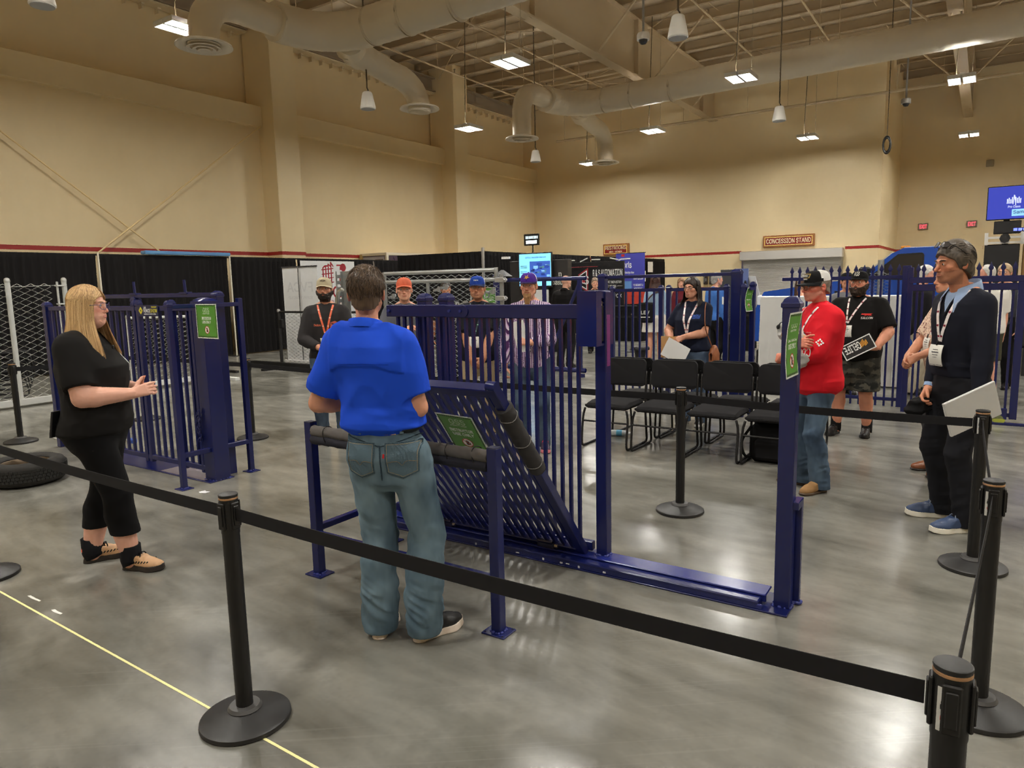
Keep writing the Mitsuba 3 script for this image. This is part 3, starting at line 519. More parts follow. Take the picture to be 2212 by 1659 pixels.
fs = thing('show_sign', 'dark blue rectangular sign with a yellow diamond on the left picket gate', 'sign')
M = frame3((-6.36, 3.575, 1.488), (1, 0, 0), (0, 0, 1))
put('plate', moved(box(-0.17, 0.17, -0.052, 0.052, 0, 0.004), M), (26, 30, 66), 'm_satin', False, parent=fs)
put('diamond', flat(sg.Polygon([(-0.15, 0), (-0.115, 0.036), (-0.08, 0), (-0.115, -0.036)]).difference(sg.Polygon([(-0.126, 0), (-0.115, 0.012), (-0.104, 0), (-0.115, -0.012)])), moved(box(0, 1, 0, 1, 0, 1), np.eye(4)) is None or M @ np.array([[1, 0, 0, 0], [0, 1, 0, 0], [0, 0, 1, 0.004], [0, 0, 0, 1.0]])), (214, 200, 60), 'm_satin', False, parent=fs)
def M4(x, y): A = np.eye(4); A[0, 3], A[1, 3], A[2, 3] = x, y, 0.004; return M @ A
put('lettering', cat_(words('THE', 0.016, M4(-0.068, 0.02), 0.001, center=False), words('FENCE', 0.032, M4(-0.072, -0.016), 0.001, center=False, width=0.112)), (228, 230, 232), 'm_satin', False, parent=fs)
put('lettering', cat_(words('SHOW', 0.032, M4(0.042, -0.016), 0.001, center=False, width=0.112), words('TRADESHOW', 0.011, M4(0.06, 0.028), 0.001, center=False, width=0.09)), (214, 200, 60), 'm_satin', False, parent=fs)
put('lettering', words('FENCE & SECURITY SHOW', 0.01, M4(0.035, -0.035), 0.001, width=0.2), (228, 230, 232), 'm_satin', False, parent=fs)

# ================================================================ black sled base chairs, two rows back to back
def chair_parts(t, x, y, face, z0=0.0):
    """face -1: towards the camera side (-y), +1: away."""
    M = np.eye(4); M[:3, 3] = (x, y, z0); 
    if face > 0: M[0, 0] = M[1, 1] = -1
    def P(name, m, c, mat, sm=35): return put(name, moved(m, M), c, mat, sm, parent=t)
    seat = box(-0.235, 0.235, -0.22, 0.22, 0.395, 0.462, 0.03); seat = trimesh.Trimesh(*trimesh.remesh.subdivide(*trimesh.remesh.subdivide(seat.vertices, seat.faces)))
    v = seat.vertices.copy(); v[:, 2] += 0.012 * (1 - (v[:, 0] / 0.235) ** 2) * (v[:, 2] > 0.43); v[:, 2] -= 0.025 * np.clip((-v[:, 1] - 0.14) / 0.08, 0, 1) * (v[:, 2] > 0.43); seat.vertices = v
    P('seat', seat, (34, 34, 36), 'm_cloth', 50)
    sh = sg.box(-0.235, 0.58, 0.235, 0.86).buffer(-0.05).buffer(0.05, 8)
    back = prism(sh, 'y', 0.225, 0.255); bv = back.vertices.copy(); bv[:, 1] += 0.10 * (bv[:, 2] - 0.58) + 0.03 * (1 - (bv[:, 0] / 0.235) ** 2); 
    P('backrest', trimesh.Trimesh(bv, back.faces, process=False), (34, 34, 36), 'm_cloth')
    sh2 = sg.box(-0.225, 0.59, 0.225, 0.85).buffer(-0.05).buffer(0.05, 8); b2 = prism(sh2, 'y', 0.255, 0.262); bv = b2.vertices.copy(); bv[:, 1] += 0.10 * (bv[:, 2] - 0.58) + 0.03 * (1 - (bv[:, 0] / 0.235) ** 2)
    P('back_shell', trimesh.Trimesh(bv, b2.faces, process=False), (22, 22, 23), 'm_satin')
    for s in (-1, 1):
        X = s * 0.245
        P('sled_leg', tube(curve([(s * 0.225, -0.205, 0.40), (X, -0.215, 0.30), (X, -0.245, 0.10), (X, -0.24, 0.03), (X, -0.19, 0.011), (X, 0.0, 0.011), (X, 0.20, 0.011), (X, 0.255, 0.03), (X, 0.25, 0.10), (X, 0.225, 0.30), (X, 0.222, 0.45), (X, 0.235, 0.62), (X, 0.255, 0.74)], 44), 0.011, 9), (20, 20, 21), 'm_satin', True)
        for q in range(2): P('screw', cyl((s * 0.2, 0.262 + 0.012 * q, 0.66 + 0.09 * q), (s * 0.2, 0.275 + 0.012 * q, 0.66 + 0.09 * q), 0.007, 8), (90, 90, 92), 'm_metal')
    P('cross_bar', tube([(-0.24, -0.222, 0.27), (0.24, -0.222, 0.27)], 0.009, 8), (20, 20, 21), 'm_satin', True); P('cross_bar', tube([(-0.24, 0.222, 0.40), (0.24, 0.222, 0.40)], 0.009, 8), (20, 20, 21), 'm_satin', True)
for i, x in enumerate((-3.09, -2.55, -2.02, -1.49)):
    t = thing('padded_chair', 'black padded chair facing the camera, ' + ['leftmost of the front row behind the gate post', 'second of the front row from the left', 'third of the front row, right of the lone stanchion', 'rightmost of the front row with a backpack under it'][i], 'chair', 'front row of black chairs')
    chair_parts(t, x, 6.50, -1)
for i, x in enumerate((-3.07, -2.53, -2.0, -1.47)):
    t = thing('padded_chair', 'black padded chair turned away, back to back with ' + ['the leftmost front chair', 'the second front chair', 'the third front chair', 'the rightmost front chair'][i], 'chair', 'rear row of black chairs')
    chair_parts(t, x, 7.18, 1)
# stack of the same chairs behind the chain link at the left
for i in range(5):
    t = thing('padded_chair', 'black chair behind the grey chain link, ' + ['lowest', 'second from the floor', 'middle one', 'second from the top', 'topmost'][i] + ' of its stack', 'chair', 'stacked black chairs')
    chair_parts(t, -13.4, 5.0 + 0.03 * i, 1, 0.075 * i)
b = thing('backpack', 'black backpack on the floor under the rightmost front chair', 'backpack')
put('body', trimesh.convex.convex_hull(np.vstack([box(-1.72, -1.33, 6.42, 6.66, 0.0, 0.36, 0.05).vertices, box(-1.66, -1.4, 6.46, 6.62, 0.3, 0.40, 0.04).vertices])), (20, 20, 22), 'm_cloth', 40, parent=b)
put('pocket', box(-1.67, -1.39, 6.385, 6.45, 0.03, 0.22, 0.03), (26, 26, 28), 'm_cloth', 40, parent=b)
put('strap', tube(curve([(-1.7, 6.44, 0.33), (-1.76, 6.36, 0.2), (-1.74, 6.37, 0.08), (-1.7, 6.43, 0.04)], 16), 0.012, 6), (14, 14, 15), 'm_cloth', True, parent=b)
b = thing('water_bottle', 'small clear water bottle with a blue label lying under the first chair', 'bottle')
M = frame3((-3.30, 6.86, 0.034), (0.96, 0.28, 0), (0, 0, 1)); A = np.eye(4); A[:3, :3] = [[0, 0, 1], [0, 1, 0], [-1, 0, 0]]
put('body', moved(moved(lathe([(0.0001, 0), (0.028, 0.0), (0.032, 0.006), (0.031, 0.05), (0.032, 0.13), (0.028, 0.155), (0.013, 0.185), (0.013, 0.20), (0.0001, 0.2)], (0, 0, 0), 20), A), M), (214, 224, 228), 'm_gloss', 40, parent=b)
put('label', moved(moved(lathe([(0.0325, 0.06), (0.0327, 0.062), (0.0327, 0.118), (0.0325, 0.12)], (0, 0, 0), 20), A), M), (96, 176, 214), 'm_satin', 40, parent=b)
put('cap', moved(moved(lathe([(0.0001, 0.19), (0.0155, 0.19), (0.0155, 0.212), (0.0001, 0.212)], (0, 0, 0), 16), A), M), (228, 232, 236), 'm_satin', 40, parent=b)

# ================================================================ tyre lying at the left edge
t = thing('tyre', 'worn black car tyre on a bare steel wheel lying flat at the left edge', 'tyre')
c = (-7.06, 2.72, 0.0)
put('carcass', lathe([(0.185, 0.03), (0.20, 0.012), (0.25, 0.005), (0.285, 0.02), (0.31, 0.05), (0.312, 0.165), (0.29, 0.195), (0.25, 0.212), (0.20, 0.205), (0.185, 0.19), (0.19, 0.15), (0.19, 0.06)], c, 64), (48, 47, 46), 'm_matte', 40, parent=t)
for r in range(4):
    for i in range(60):
        a = i * 2 * np.pi / 60 + r * 0.04; M = frame3((c[0] + 0.311 * math.cos(a), c[1] + 0.311 * math.sin(a), 0.057 + r * 0.028), (-math.sin(a), math.cos(a), 0.12), (0, 0, 1))
        put('tread_block', moved(box(-0.0135, 0.0135, 0, 0.0225, -0.002, 0.006), M), (42, 42, 41), 'm_matte', False, parent=t)
put('wheel', lathe([(0.19, 0.185), (0.18, 0.175), (0.172, 0.15), (0.165, 0.11), (0.10, 0.10), (0.06, 0.115), (0.055, 0.12), (0.03, 0.118), (0.03, 0.11), (0.17, 0.09), (0.185, 0.06)], c, 48), (108, 94, 78), 'm_metal', 40, parent=t)

# ================================================================ floor marks and small things
put('floor_tape', cat_(box(-8.2, -4.95, 1.555, 1.565, 0.0002, 0.0012), obox((-5.2, 1.56, 0.0008), (-1.5, 1.475, 0.0008), 0.011, 0.001)), (224, 220, 160), 'm_matte', False, label='thin pale yellow line stuck on the floor under the left foreground stanchion', cat='tape')
for n, (x, y, w, h, c, l) in enumerate([(-4.33, 1.60, 0.14, 0.012, (214, 214, 208), 'scrap of white tape beside the yellow line'), (-4.02, 1.585, 0.10, 0.014, (220, 220, 216), 'second scrap of white tape by the yellow line'), (-5.36, 3.30, 0.085, 0.05, (226, 228, 232), 'white paper scrap at the foot of the slim guard post')]):
    q = sg.Polygon([(x, y), (x + w * 0.4, y - h * 0.3), (x + w, y + h * 0.1), (x + w * 0.95, y + h), (x + w * 0.5, y + h * 0.8), (x + 0.01, y + h * 1.1)])
    put('paper_scrap', prism(q, 'z', 0.0003, 0.0016), c, 'm_matte', False, label=l, cat='scrap')
put('paper_scrap', prism(sg.Polygon([(-0.98, 1.34), (-0.9, 1.40), (-0.83, 1.36), (-0.78, 1.27), (-0.86, 1.22)]), 'z', 0.0003, 0.002), (176, 166, 148), 'm_matte', False, label='torn brownish scrap at the bottom edge of the floor', cat='scrap')
put('bolt_anchor', lathe([(0.0001, 0.004), (0.008, 0.004), (0.011, 0.0)], (-1.03, 1.52, 0), 10), (104, 60, 36), 'm_metal', 30, label='small rusty bolt in the floor in the foreground', cat='bolt')
c = thing('power_cord', 'grey and red power cord with a blue plug on the floor behind the woman', 'cord')
put('cord', tube(curve([(-8.9, 3.75, 0.006), (-8.5, 3.72, 0.008), (-8.1, 3.78, 0.05), (-7.8, 3.9, 0.09), (-7.6, 3.95, 0.07)], 24), 0.011, 8), (168, 168, 164), 'm_satin', True, parent=c); put('cord_band', tube([(-8.62, 3.722, 0.008), (-8.42, 3.725, 0.012)], 0.012, 8), (170, 66, 54), 'm_satin', True, parent=c)
put('plug', box(-7.62, -7.52, 3.92, 3.98, 0.05, 0.10, 0.01), (52, 84, 170), 'm_satin', 30, parent=c)
# ================================================================ pipe and drape
BLACKCLOTH = (27, 26, 27)
def drape(p0, p1, h, label, seed, folds=None, group='black drapes', col=BLACKCLOTH):
    p0, p1 = np.asarray(p0, float), np.asarray(p1, float); L = np.linalg.norm(p1 - p0); d = (p1 - p0) / L; n = np.array([d[1], -d[0]]); N = int(L / 0.022); zs = np.concatenate([np.linspace(0.03, h - 0.12, 12), [h - 0.075, h - 0.03, h]])
    s = np.linspace(0, L, N); rng = np.random.RandomState(seed); ph = np.cumsum(0.022 * (2 * np.pi / 0.15) * (0.6 + 0.8 * meshkit.noise(np.stack([s * 1.7, s * 0, s * 0], 1), seed)))
    V, F = [], []
    for z in zs:
        k = 1 - 0.55 * (z / h) ** 2; amp = 0.042 * k * (0.5 + meshkit.noise(np.stack([s * 2.1, s * 0 + 3, s * 0], 1), seed + 1)); tight = 0.25 if z > h - 0.08 else 1.0
        o = amp * tight * np.sin(ph + 0.35 * math.sin(z * 1.3)) + 0.02 * (meshkit.noise(np.stack([s * 9, s * 0 + z * 1.2, s * 0], 1), seed + 2) - 0.5)
        for q, w in zip(s, o): V.append([*(p0 + d * q + n * w), z])
    m = len(s)
    for i in range(len(zs) - 1):
        a = np.arange(m - 1) + i * m; F.append(np.stack([a, a + 1, a + m + 1, a + m], 1))
    F = np.vstack(F)
    return put('drape', trimesh.Trimesh(np.array(V), np.vstack([F[:, [0, 1, 2]], F[:, [0, 2, 3]]]), process=False), col, 'm_cloth', True, label=label, cat='drape', group=group)
def upright(x, y, h, label):
    t = thing('drape_pole', label, 'pole'); put('pole', cyl((x, y, 0.01), (x, y, h + 0.03), 0.019, 12), (222, 214, 196), 'm_satin', 40, parent=t); put('base_plate', box(x - 0.2, x + 0.2, y - 0.2, y + 0.2, 0, 0.012, 0.003), (90, 90, 90), 'm_metal', False, parent=t)
YS = [(2.2, 5.0, 'leftmost'), (5.02, 7.95, 'second'), (7.99, 11.15, 'third'), (11.2, 13.3, 'fourth'), (13.35, 16.3, 'fifth'), (16.35, 19.2, 'sixth'), (19.25, 22.0, 'seventh')]
for n, (a, b, w) in enumerate(YS): drape((-16.0, a), (-16.0, b), 2.5, f'black pleated drape along the left wall, {w} panel from the left', 10 + n)
upright(-15.93, 7.97, 2.5, 'cream drape pole left of the blue parcel'); upright(-15.93, 11.18, 2.5, 'cream drape pole right of the blue parcel'); upright(-15.93, 18.0, 2.5, 'cream drape pole right of the head of the man in the blue shirt'); upright(-15.93, 21.9, 2.5, 'cream drape pole left of the navy cap')
put('drape_rail', cyl((-16.03, 2.2, 2.49), (-16.03, 22.0, 2.49), 0.02, 10), (40, 38, 38), 'm_satin', 40, label='long rail carrying the black drapes along the left wall', cat='rail')
for n, (a, b, w) in enumerate([(15.3, 18.2, 'nearest'), (18.25, 21.3, 'second'), (21.35, 24.4, 'third'), (24.45, 27.9, 'farthest')]): drape((-11.0, a), (-11.0, b), 2.53, f'black drape behind the booths, {w} panel of the booth wall', 40 + n, group='booth drapes')
drape((-10.95, 15.32), (-14.0, 15.25), 2.53, 'black drape beside the silver post at the corner of the booths', 51, group='booth drapes')
t = thing('booth_post', 'silver square post at the left corner of the black booth drapes', 'post'); put('post', box(-11.0, -10.94, 15.18, 15.24, 0, 2.62, 0.004), (198, 198, 198), 'm_metal', 30, parent=t); put('foot', box(-11.15, -10.8, 15.1, 15.32, 0, 0.014, 0.003), (160, 160, 160), 'm_metal', 30, parent=t)
pb = box(-16.1, -15.9, 9.0, 11.2, 2.515, 2.60, 0.015); pb = pb.subdivide().subdivide().subdivide(); pv = pb.vertices; pb.vertices = pv + (meshkit.fbm(pv * 14, 3, 5)[:, None] - 0.5) * 0.02
cc = meshkit.fbm(pb.vertices * np.array([9, 5, 30]), 3, 8)[:, None]
put('wrapped_parcel', pb, lin((40, 92, 158)) * (1 - cc) * 1.2 + lin((120, 176, 214)) * cc * 0.9, 'm_gloss', True, label='long parcel in blue plastic wrap lying on top of the drape rail', cat='parcel')

# ================================================================ chain link
GALV = (168, 172, 174)
def chain_link(p0, p1, z0, z1, t, pitch=0.075, r=0.0024, col=GALV, mat='m_metal', knuckle=True, name='chain_link_mesh'):
    """Woven zigzag wires between p0 and p1 (each wire runs from bottom to top)."""
    p0, p1 = np.asarray(p0, float), np.asarray(p1, float); L = np.linalg.norm(p1 - p0); d = (p1 - p0) / L; n = np.array([d[1], -d[0]]); nz = int((z1 - z0) / (pitch / 2)); ms = []
    for i in range(int(L / pitch)):
        x = (i + 0.5) * pitch; k = np.arange(nz + 1); s = x + np.where((k + i) % 2 == 0, -pitch / 2, pitch / 2); o = np.where((k + i) % 2 == 0, r, -r) * 1.2
        P = np.stack([p0[0] + d[0] * s + n[0] * o, p0[1] + d[1] * s + n[1] * o, z0 + k * pitch / 2], 1)
        m = tube(P, r, 3, False); ms.append(m)
    return put(name, cat_(*ms), col, mat, True, parent=t, kind='stuff', label='woven wire mesh')
def pipe(name, pts, r, t, col=GALV, mat='m_metal', n=12): return put(name, tube(pts, r, n), col, mat, True, parent=t)
def dome(t, x, y, z, r, col=GALV): put('post_cap', lathe([(r * 1.12, -0.03), (r * 1.12, 0.0), (r * 0.9, 0.022), (r * 0.4, 0.034), (0.0001, 0.036)], (x, y, z), 16), col, 'm_metal', 40, parent=t)
LG = (186, 188, 186)
c = thing('chain_link_gate', 'grey chain link gate panel with a square bottom beam at the left edge', 'gate')
for y in (4.63, 5.40): pipe('post', [(-11.9, y, 0.06), (-11.9, y, 1.88)], 0.036, c, LG, 'm_satin'); dome(c, -11.9, y, 1.88, 0.036, LG)
pipe('brace', [(-11.9, 5.30, 0.1), (-11.9, 5.30, 1.85)], 0.016, c, LG, 'm_satin')
put('bottom_beam', box(-11.95, -11.85, 3.2, 5.6, 0.03, 0.12, 0.004), LG, 'm_satin', False, parent=c); chain_link((-11.93, 3.2), (-11.93, 5.3), 0.12, 1.84, c, 0.092, 0.0046, (214, 214, 208), 'm_satin')
pipe('tension_wire', [(-11.93, y, 1.80 - 0.02 * math.sin((y - 3.2) * 1.4)) for y in np.linspace(3.2, 5.3, 14)], 0.004, c, LG, 'm_satin', 6)
for z in (0.4, 0.75, 1.15, 1.5, 1.78): put('band', box(-11.945, -11.86, 5.28, 5.42, z, z + 0.022), LG, 'm_satin', False, parent=c)
c = thing('chain_link_gate', 'white chain link gate panel seen through the pickets of the left blue gate', 'gate')
for y in (6.33, 7.14, 8.0): pipe('post', [(-11.9, y, 0.06), (-11.9, y, 1.26)], 0.034, c, (206, 208, 206), 'm_satin'); dome(c, -11.9, y, 1.26, 0.034, (206, 208, 206))
put('bottom_beam', box(-11.95, -11.85, 6.2, 8.1, 0.05, 0.13, 0.004), (206, 208, 206), 'm_satin', False, parent=c); pipe('top_rail', [(-11.9, 6.33, 1.24), (-11.9, 8.0, 1.20)], 0.024, c, (206, 208, 206), 'm_satin')
put('foot', box(-12.1, -11.45, 7.96, 8.06, 0.0, 0.06, 0.004), (206, 208, 206), 'm_satin', False, parent=c); chain_link((-11.93, 6.36), (-11.93, 8.0), 0.13, 1.22, c, 0.082, 0.0042, (214, 214, 208), 'm_satin')
c = thing('chain_link_fence', 'black chain link fence panel on a black foot in front of the white banners', 'fence')
K = (20, 20, 21)
for x in (-12.3, -9.6): pipe('post', [(x, 9.7, 0.0), (x, 9.7, 1.22)], 0.034, c, K, 'm_satin'); dome(c, x, 9.7, 1.22, 0.034, (150, 150, 150))
pipe('top_rail', [(-12.3, 9.7, 1.19), (-9.6, 9.7, 1.19)], 0.022, c, K, 'm_satin'); put('bottom_beam', box(-13.3, -9.6, 9.65, 9.75, 0.04, 0.13, 0.004), K, 'm_satin', False, parent=c); chain_link((-12.27, 9.72), (-9.6, 9.72), 0.13, 1.2, c, 0.07, 0.004, (36, 36, 36), 'm_satin')
put('foot', box(-12.35, -12.25, 9.2, 10.2, 0.0, 0.045, 0.004), K, 'm_satin', False, parent=c); put('latch', box(-12.28, -12.16, 9.66, 9.72, 0.86, 1.04, 0.01), K, 'm_satin', False, parent=c)
put('rail_sample', box(-13.0, -12.55, 8.75, 8.83, 0.0, 0.045, 0.004), K, 'm_satin', False, label='short black steel bar lying on the floor before the black chain link panel', cat='bar')
c = thing('chain_link_gate', 'galvanised chain link gate with double top pipe and hardware samples hung on its mesh', 'gate')
pipe('top_pipe', [(-7.15, 7.5, 1.84), (-5.2, 7.5, 1.84)], 0.026, c, (196, 200, 202)); pipe('second_pipe', [(-7.15, 7.5, 1.72), (-5.12, 7.5, 1.72)], 0.026, c, (190, 194, 196)); pipe('end_post', [(-5.13, 7.5, 0.02), (-5.13, 7.5, 1.78)], 0.028, c); pipe('end_post', [(-5.21, 7.5, 1.7), (-5.21, 7.5, 1.87)], 0.026, c)
pipe('middle_post', [(-6.35, 7.5, 0.05), (-6.35, 7.5, 1.7)], 0.024, c); pipe('bottom_pipe', [(-7.15, 7.5, 0.08), (-5.12, 7.5, 0.08)], 0.026, c); pipe('middle_post', [(-7.15, 7.5, 0.02), (-7.15, 7.5, 1.86)], 0.03, c)
chain_link((-7.15, 7.53), (-5.15, 7.53), 0.08, 1.80, c, 0.066, 0.0042, (206, 210, 210), 'm_satin')
rng = np.random.RandomState(12)
for i in range(34):
    x = -7.0 + 1.85 * rng.rand(); z = 1.66 - 0.50 * rng.rand() ** 0.6; a = rng.rand() * 3; k = i % 3
    if k == 0: m = tube([(x + 0.05 * math.cos(u) * math.cos(a), 7.45 + 0.05 * math.cos(u) * math.sin(a), z + 0.052 * math.sin(u)) for u in np.linspace(0, 2 * np.pi, 15)], 0.010, 7)
    elif k == 1: m = cat_(obox((x - 0.05, 7.46, z), (x + 0.05, 7.46, z + 0.03), 0.02, 0.035), cyl((x + 0.04, 7.43, z - 0.02), (x + 0.04, 7.43, z + 0.05), 0.022, 10), cyl((x - 0.045, 7.42, z), (x - 0.045, 7.48, z), 0.014, 8))
    else: m = tube([(x + 0.035 * math.sin(u), 7.455 + 0.01 * math.cos(u), z - 0.07 + 0.045 * math.cos(u)) for u in np.linspace(-2.6, 2.6, 13)], 0.009, 7)
    put('hardware_sample', m, [(206, 208, 208), (176, 180, 184), (150, 154, 160)][i % 3], 'm_metal', 40, parent=c)
for z in (1.2, 1.45, 1.68): put('gate_latch', cat_(box(-5.20, -5.04, 7.44, 7.48, z, z + 0.06, 0.008), cyl((-5.06, 7.42, z + 0.03), (-5.06, 7.5, z + 0.03), 0.02, 10)), (206, 208, 208), 'm_metal', 30, parent=c)
gss_sign(frame3((-5.42, 7.62, 1.46), (1, 0, 0), (0, 0, 1)), 'green sign hung behind the galvanised chain link gate', 0.22, 0.32)
c = thing('galvanised_post', 'galvanised punched post with a curved chrome bracket left of the head of the man in blue', 'post')
put('channel', cat_(*[box(-8.06, -8.05, 7.42, 7.54, z, z + 0.05) for z in np.arange(0.0, 1.85, 0.09)], box(-8.06, -8.05, 7.42, 7.445, 0, 1.9), box(-8.06, -8.05, 7.515, 7.54, 0, 1.9), box(-8.06, -7.9, 7.54, 7.55, 0, 1.9)), GALV, 'm_metal', False, parent=c)
put('bracket', tube(curve([(-7.9, 7.4, 1.64), (-7.99, 7.4, 1.58), (-8.03, 7.4, 1.42), (-7.98, 7.4, 1.28), (-7.86, 7.4, 1.20)], 20), 0.035, 10), (208, 212, 214), 'm_chrome', True, parent=c)

# ================================================================ banners on the left
c = thing('supply_banner', 'white vinyl banner with a dark red logo hung on the black drapes', 'banner')
FX = -15.9
put('sheet', box(FX - 0.003, FX, 13.37, 15.41, 0.25, 2.44), (214, 216, 218), 'm_satin', False, parent=c)
def MX(y, z): return frame3((FX + 0.001, y, z), (0, 1, 0), (0, 0, 1))
DR = (146, 34, 48)
put('lettering', words('FVCA', 0.30, MX(14.52, 1.40), 0.002, width=1.0), DR, 'm_satin', False, parent=c); put('lettering', words('SUPPLY GROUP', 0.115, MX(14.65, 1.2), 0.002, bold=False, width=0.95), DR, 'm_satin', False, parent=c)
fig = sg.Polygon([(0.30, 0), (0.30, 0.26), (0.22, 0.40), (0.10, 0.46), (0.0, 0.44), (-0.12, 0.36), (-0.14, 0.10), (-0.06, 0.02), (0.1, -0.04)]).union(sg.Point(0.03, 0.58).buffer(0.115)).union(sg.box(-0.22, 0.62, 0.0, 0.665)).union(sg.box(-0.10, 0.5, 0.02, 0.6))
fig = fig.difference(sg.LineString([(-0.05, 0.36), (0.05, 0.22), (0.24, 0.36)]).buffer(0.016)).difference(sg.LineString([(-0.06, 0.50), (0.02, 0.44), (0.1, 0.47)]).buffer(0.012))
put('figure_logo', flat(fig, MX(14.92, 1.68), 0.002), DR, 'm_satin', False, parent=c)
gr = sg.MultiPolygon([]); 
for q in range(4): gr = gr.union(sg.LineString([(-0.2 + 0.1 * q, -0.2), (-0.2 + 0.1 * q, 0.25 + 0.05 * q), (-0.12 + 0.1 * q, 0.3)]).buffer(0.02)).union(sg.LineString([(-0.25, -0.2 + 0.13 * q), (0.18, -0.16 + 0.13 * q)]).buffer(0.014))
put('fence_logo', flat(gr, MX(14.38, 2.0), 0.002), DR, 'm_satin', False, parent=c)
c = thing('roll_up_banner', 'pale roll up banner seen from behind, beside the white supply banner', 'banner')
put('sheet', box(-13.0, -11.88, 10.42, 10.424, 0.1, 2.13), (206, 207, 207), 'm_satin', False, parent=c); put('sleeve', box(-13.01, -11.87, 10.405, 10.43, 2.12, 2.15), (60, 60, 62), 'm_satin', False, parent=c); put('pole', cyl((-12.42, 10.37, 0.08), (-12.42, 10.37, 2.14), 0.011, 8), (120, 122, 124), 'm_metal', 40, parent=c)
put('case', box(-13.02, -11.86, 10.34, 10.5, 0.02, 0.1, 0.015), (196, 196, 194), 'm_satin', False, parent=c); put('foot', box(-12.2, -12.0, 10.2, 10.5, 0, 0.02), (30, 30, 30), 'm_satin', False, parent=c)
def MR(x, z): return frame3((x, 10.4245, z), (-1, 0, 0), (0, 0, 1)) @ np.diag([1.0, 1, -1, 1])
MB = np.array([[-1, 0, 0, -12.44], [0, 0, -1, 10.4195], [0, 1, 0, 1.60], [0, 0, 0, 1.0]])
put('show_through', cat_(words('FVCA', 0.2, MB, 0.0005, width=0.86), words('SUPPLY GROUP', 0.06, MB @ np.array([[1, 0, 0, 0], [0, 1, 0, -0.16], [0, 0, 1, 0], [0, 0, 0, 1.0]]), 0.0005, width=0.8)), (192, 193, 194), 'm_satin', False, parent=c)

# ================================================================ trailer behind the drapes
c = thing('display_trailer', 'boxy display trailer with printed sides rising behind the black drapes', 'trailer')
put('body', box(-17.4, -16.25, 17.2, 22.6, 0.4, 2.70, 0.02), (120, 112, 118), 'm_satin', False, parent=c); put('roof_trim', cat_(box(-17.4, -16.22, 17.15, 22.6, 2.68, 2.77, 0.01)), (214, 204, 184), 'm_satin', False, parent=c)
put('corner_trim', box(-16.27, -16.21, 17.15, 17.25, 0.4, 2.76), (206, 196, 176), 'm_satin', False, parent=c)
put('side_graphic', box(-16.25, -16.235, 17.3, 20.4, 1.6, 2.66), (58, 44, 66), 'm_gloss', False, parent=c); put('side_graphic', box(-16.25, -16.235, 20.45, 22.3, 1.6, 2.66), (120, 116, 140), 'm_gloss', False, parent=c)
put('picture', box(-16.235, -16.228, 19.75, 20.5, 2.28, 2.58), (96, 110, 140), 'm_gloss', False, parent=c); put('badge', flat(sg.Point(0, 0).buffer(0.24, 20), frame3((-16.235, 19.35, 2.42), (0, 1, 0), (0, 0, 1)), 0.008), (224, 222, 220), 'm_satin', False, parent=c)
put('lettering', words('100%', 0.09, frame3((-16.226, 19.35, 2.42), (0, 1, 0), (0, 0, 1)), 0.002), (120, 40, 44), 'm_satin', False, parent=c)
put('end_graphic', box(-17.3, -16.35, 17.185, 17.2, 1.6, 2.64), (164, 164, 172), 'm_gloss', False, parent=c); put('picture', box(-16.75, -16.4, 17.178, 17.186, 2.3, 2.56), (84, 70, 66), 'm_gloss', False, parent=c); put('wood_corner', box(-17.42, -17.3, 17.14, 17.25, 0.4, 2.74), (176, 150, 104), 'm_matte', False, parent=c)
for k in range(5): put('graphic_streak', obox((-16.232, 17.5 + 0.22 * k, 2.62), (-16.232, 18.1 + 0.3 * k, 1.7), 0.006, 0.05, (1, 0, 0)), [(112, 92, 124), (150, 140, 170), (84, 70, 96)][k % 3], 'm_gloss', False, parent=c)

# ================================================================ booths in the middle distance
def screen(k, m, col, t, power): return put(k, m, None, 'm_black', False, parent=t, emitter={'type': 'area', 'radiance': {'type': 'rgb', 'value': [float(v) * power for v in lin(col)]}})
scene['m_black'] = {'type': 'diffuse', 'reflectance': {'type': 'rgb', 'value': [0.02, 0.02, 0.02]}}
PW = 0.85
def quad(x0, x1, y, z0, z1): return trimesh.Trimesh([[x0, y, z0], [x1, y, z0], [x1, y, z1], [x0, y, z1]], [[0, 1, 2], [0, 2, 3]], process=False)
c = thing('display_screen', 'large bright blue slide screen standing behind the man in the purple cap', 'screen')
put('frame', box(-10.12, -9.13, 15.6, 15.66, 1.55, 2.44, 0.01), (20, 20, 22), 'm_satin', False, parent=c); put('stand', cat_(box(-10.0, -9.25, 15.61, 15.65, 0.5, 1.6), box(-10.1, -9.15, 15.4, 15.9, 0.0, 0.5)), (24, 24, 26), 'm_satin', False, parent=c)
screen('picture', quad(-10.1, -9.15, 15.597, 1.6, 2.41), (112, 186, 236), c, PW); screen('photo_area', quad(-9.78, -9.17, 15.594, 1.72, 2.22), (44, 72, 140), c, PW)
rng = np.random.RandomState(3)
for i in range(26): screen('photo_patch', quad(-9.77 + 0.52 * rng.rand(), -9.77 + 0.08 + 0.52 * rng.rand(), 15.592 - 0.0002 * i, (zz := 1.74 + 0.40 * rng.rand()), zz + 0.02 + 0.06 * rng.rand()), [(24, 40, 84), (120, 160, 210), (60, 96, 120), (34, 60, 130)][i % 4], c, PW) if False else None
pt = []
for i in range(30):
    x = -9.76 + 0.5 * rng.rand(); z = 1.73 + 0.42 * rng.rand(); pt.append((i % 4, quad(x, min(x + 0.04 + 0.12 * rng.rand(), -9.18), 15.592 - 0.0002 * i, z, z + 0.015 + 0.06 * rng.rand())))
for q, col in enumerate([(20, 34, 78), (104, 150, 204), (60, 96, 110), (30, 52, 120)]): screen('photo_patch', cat_(*[m for a, m in pt if a == q]), col, c, PW)
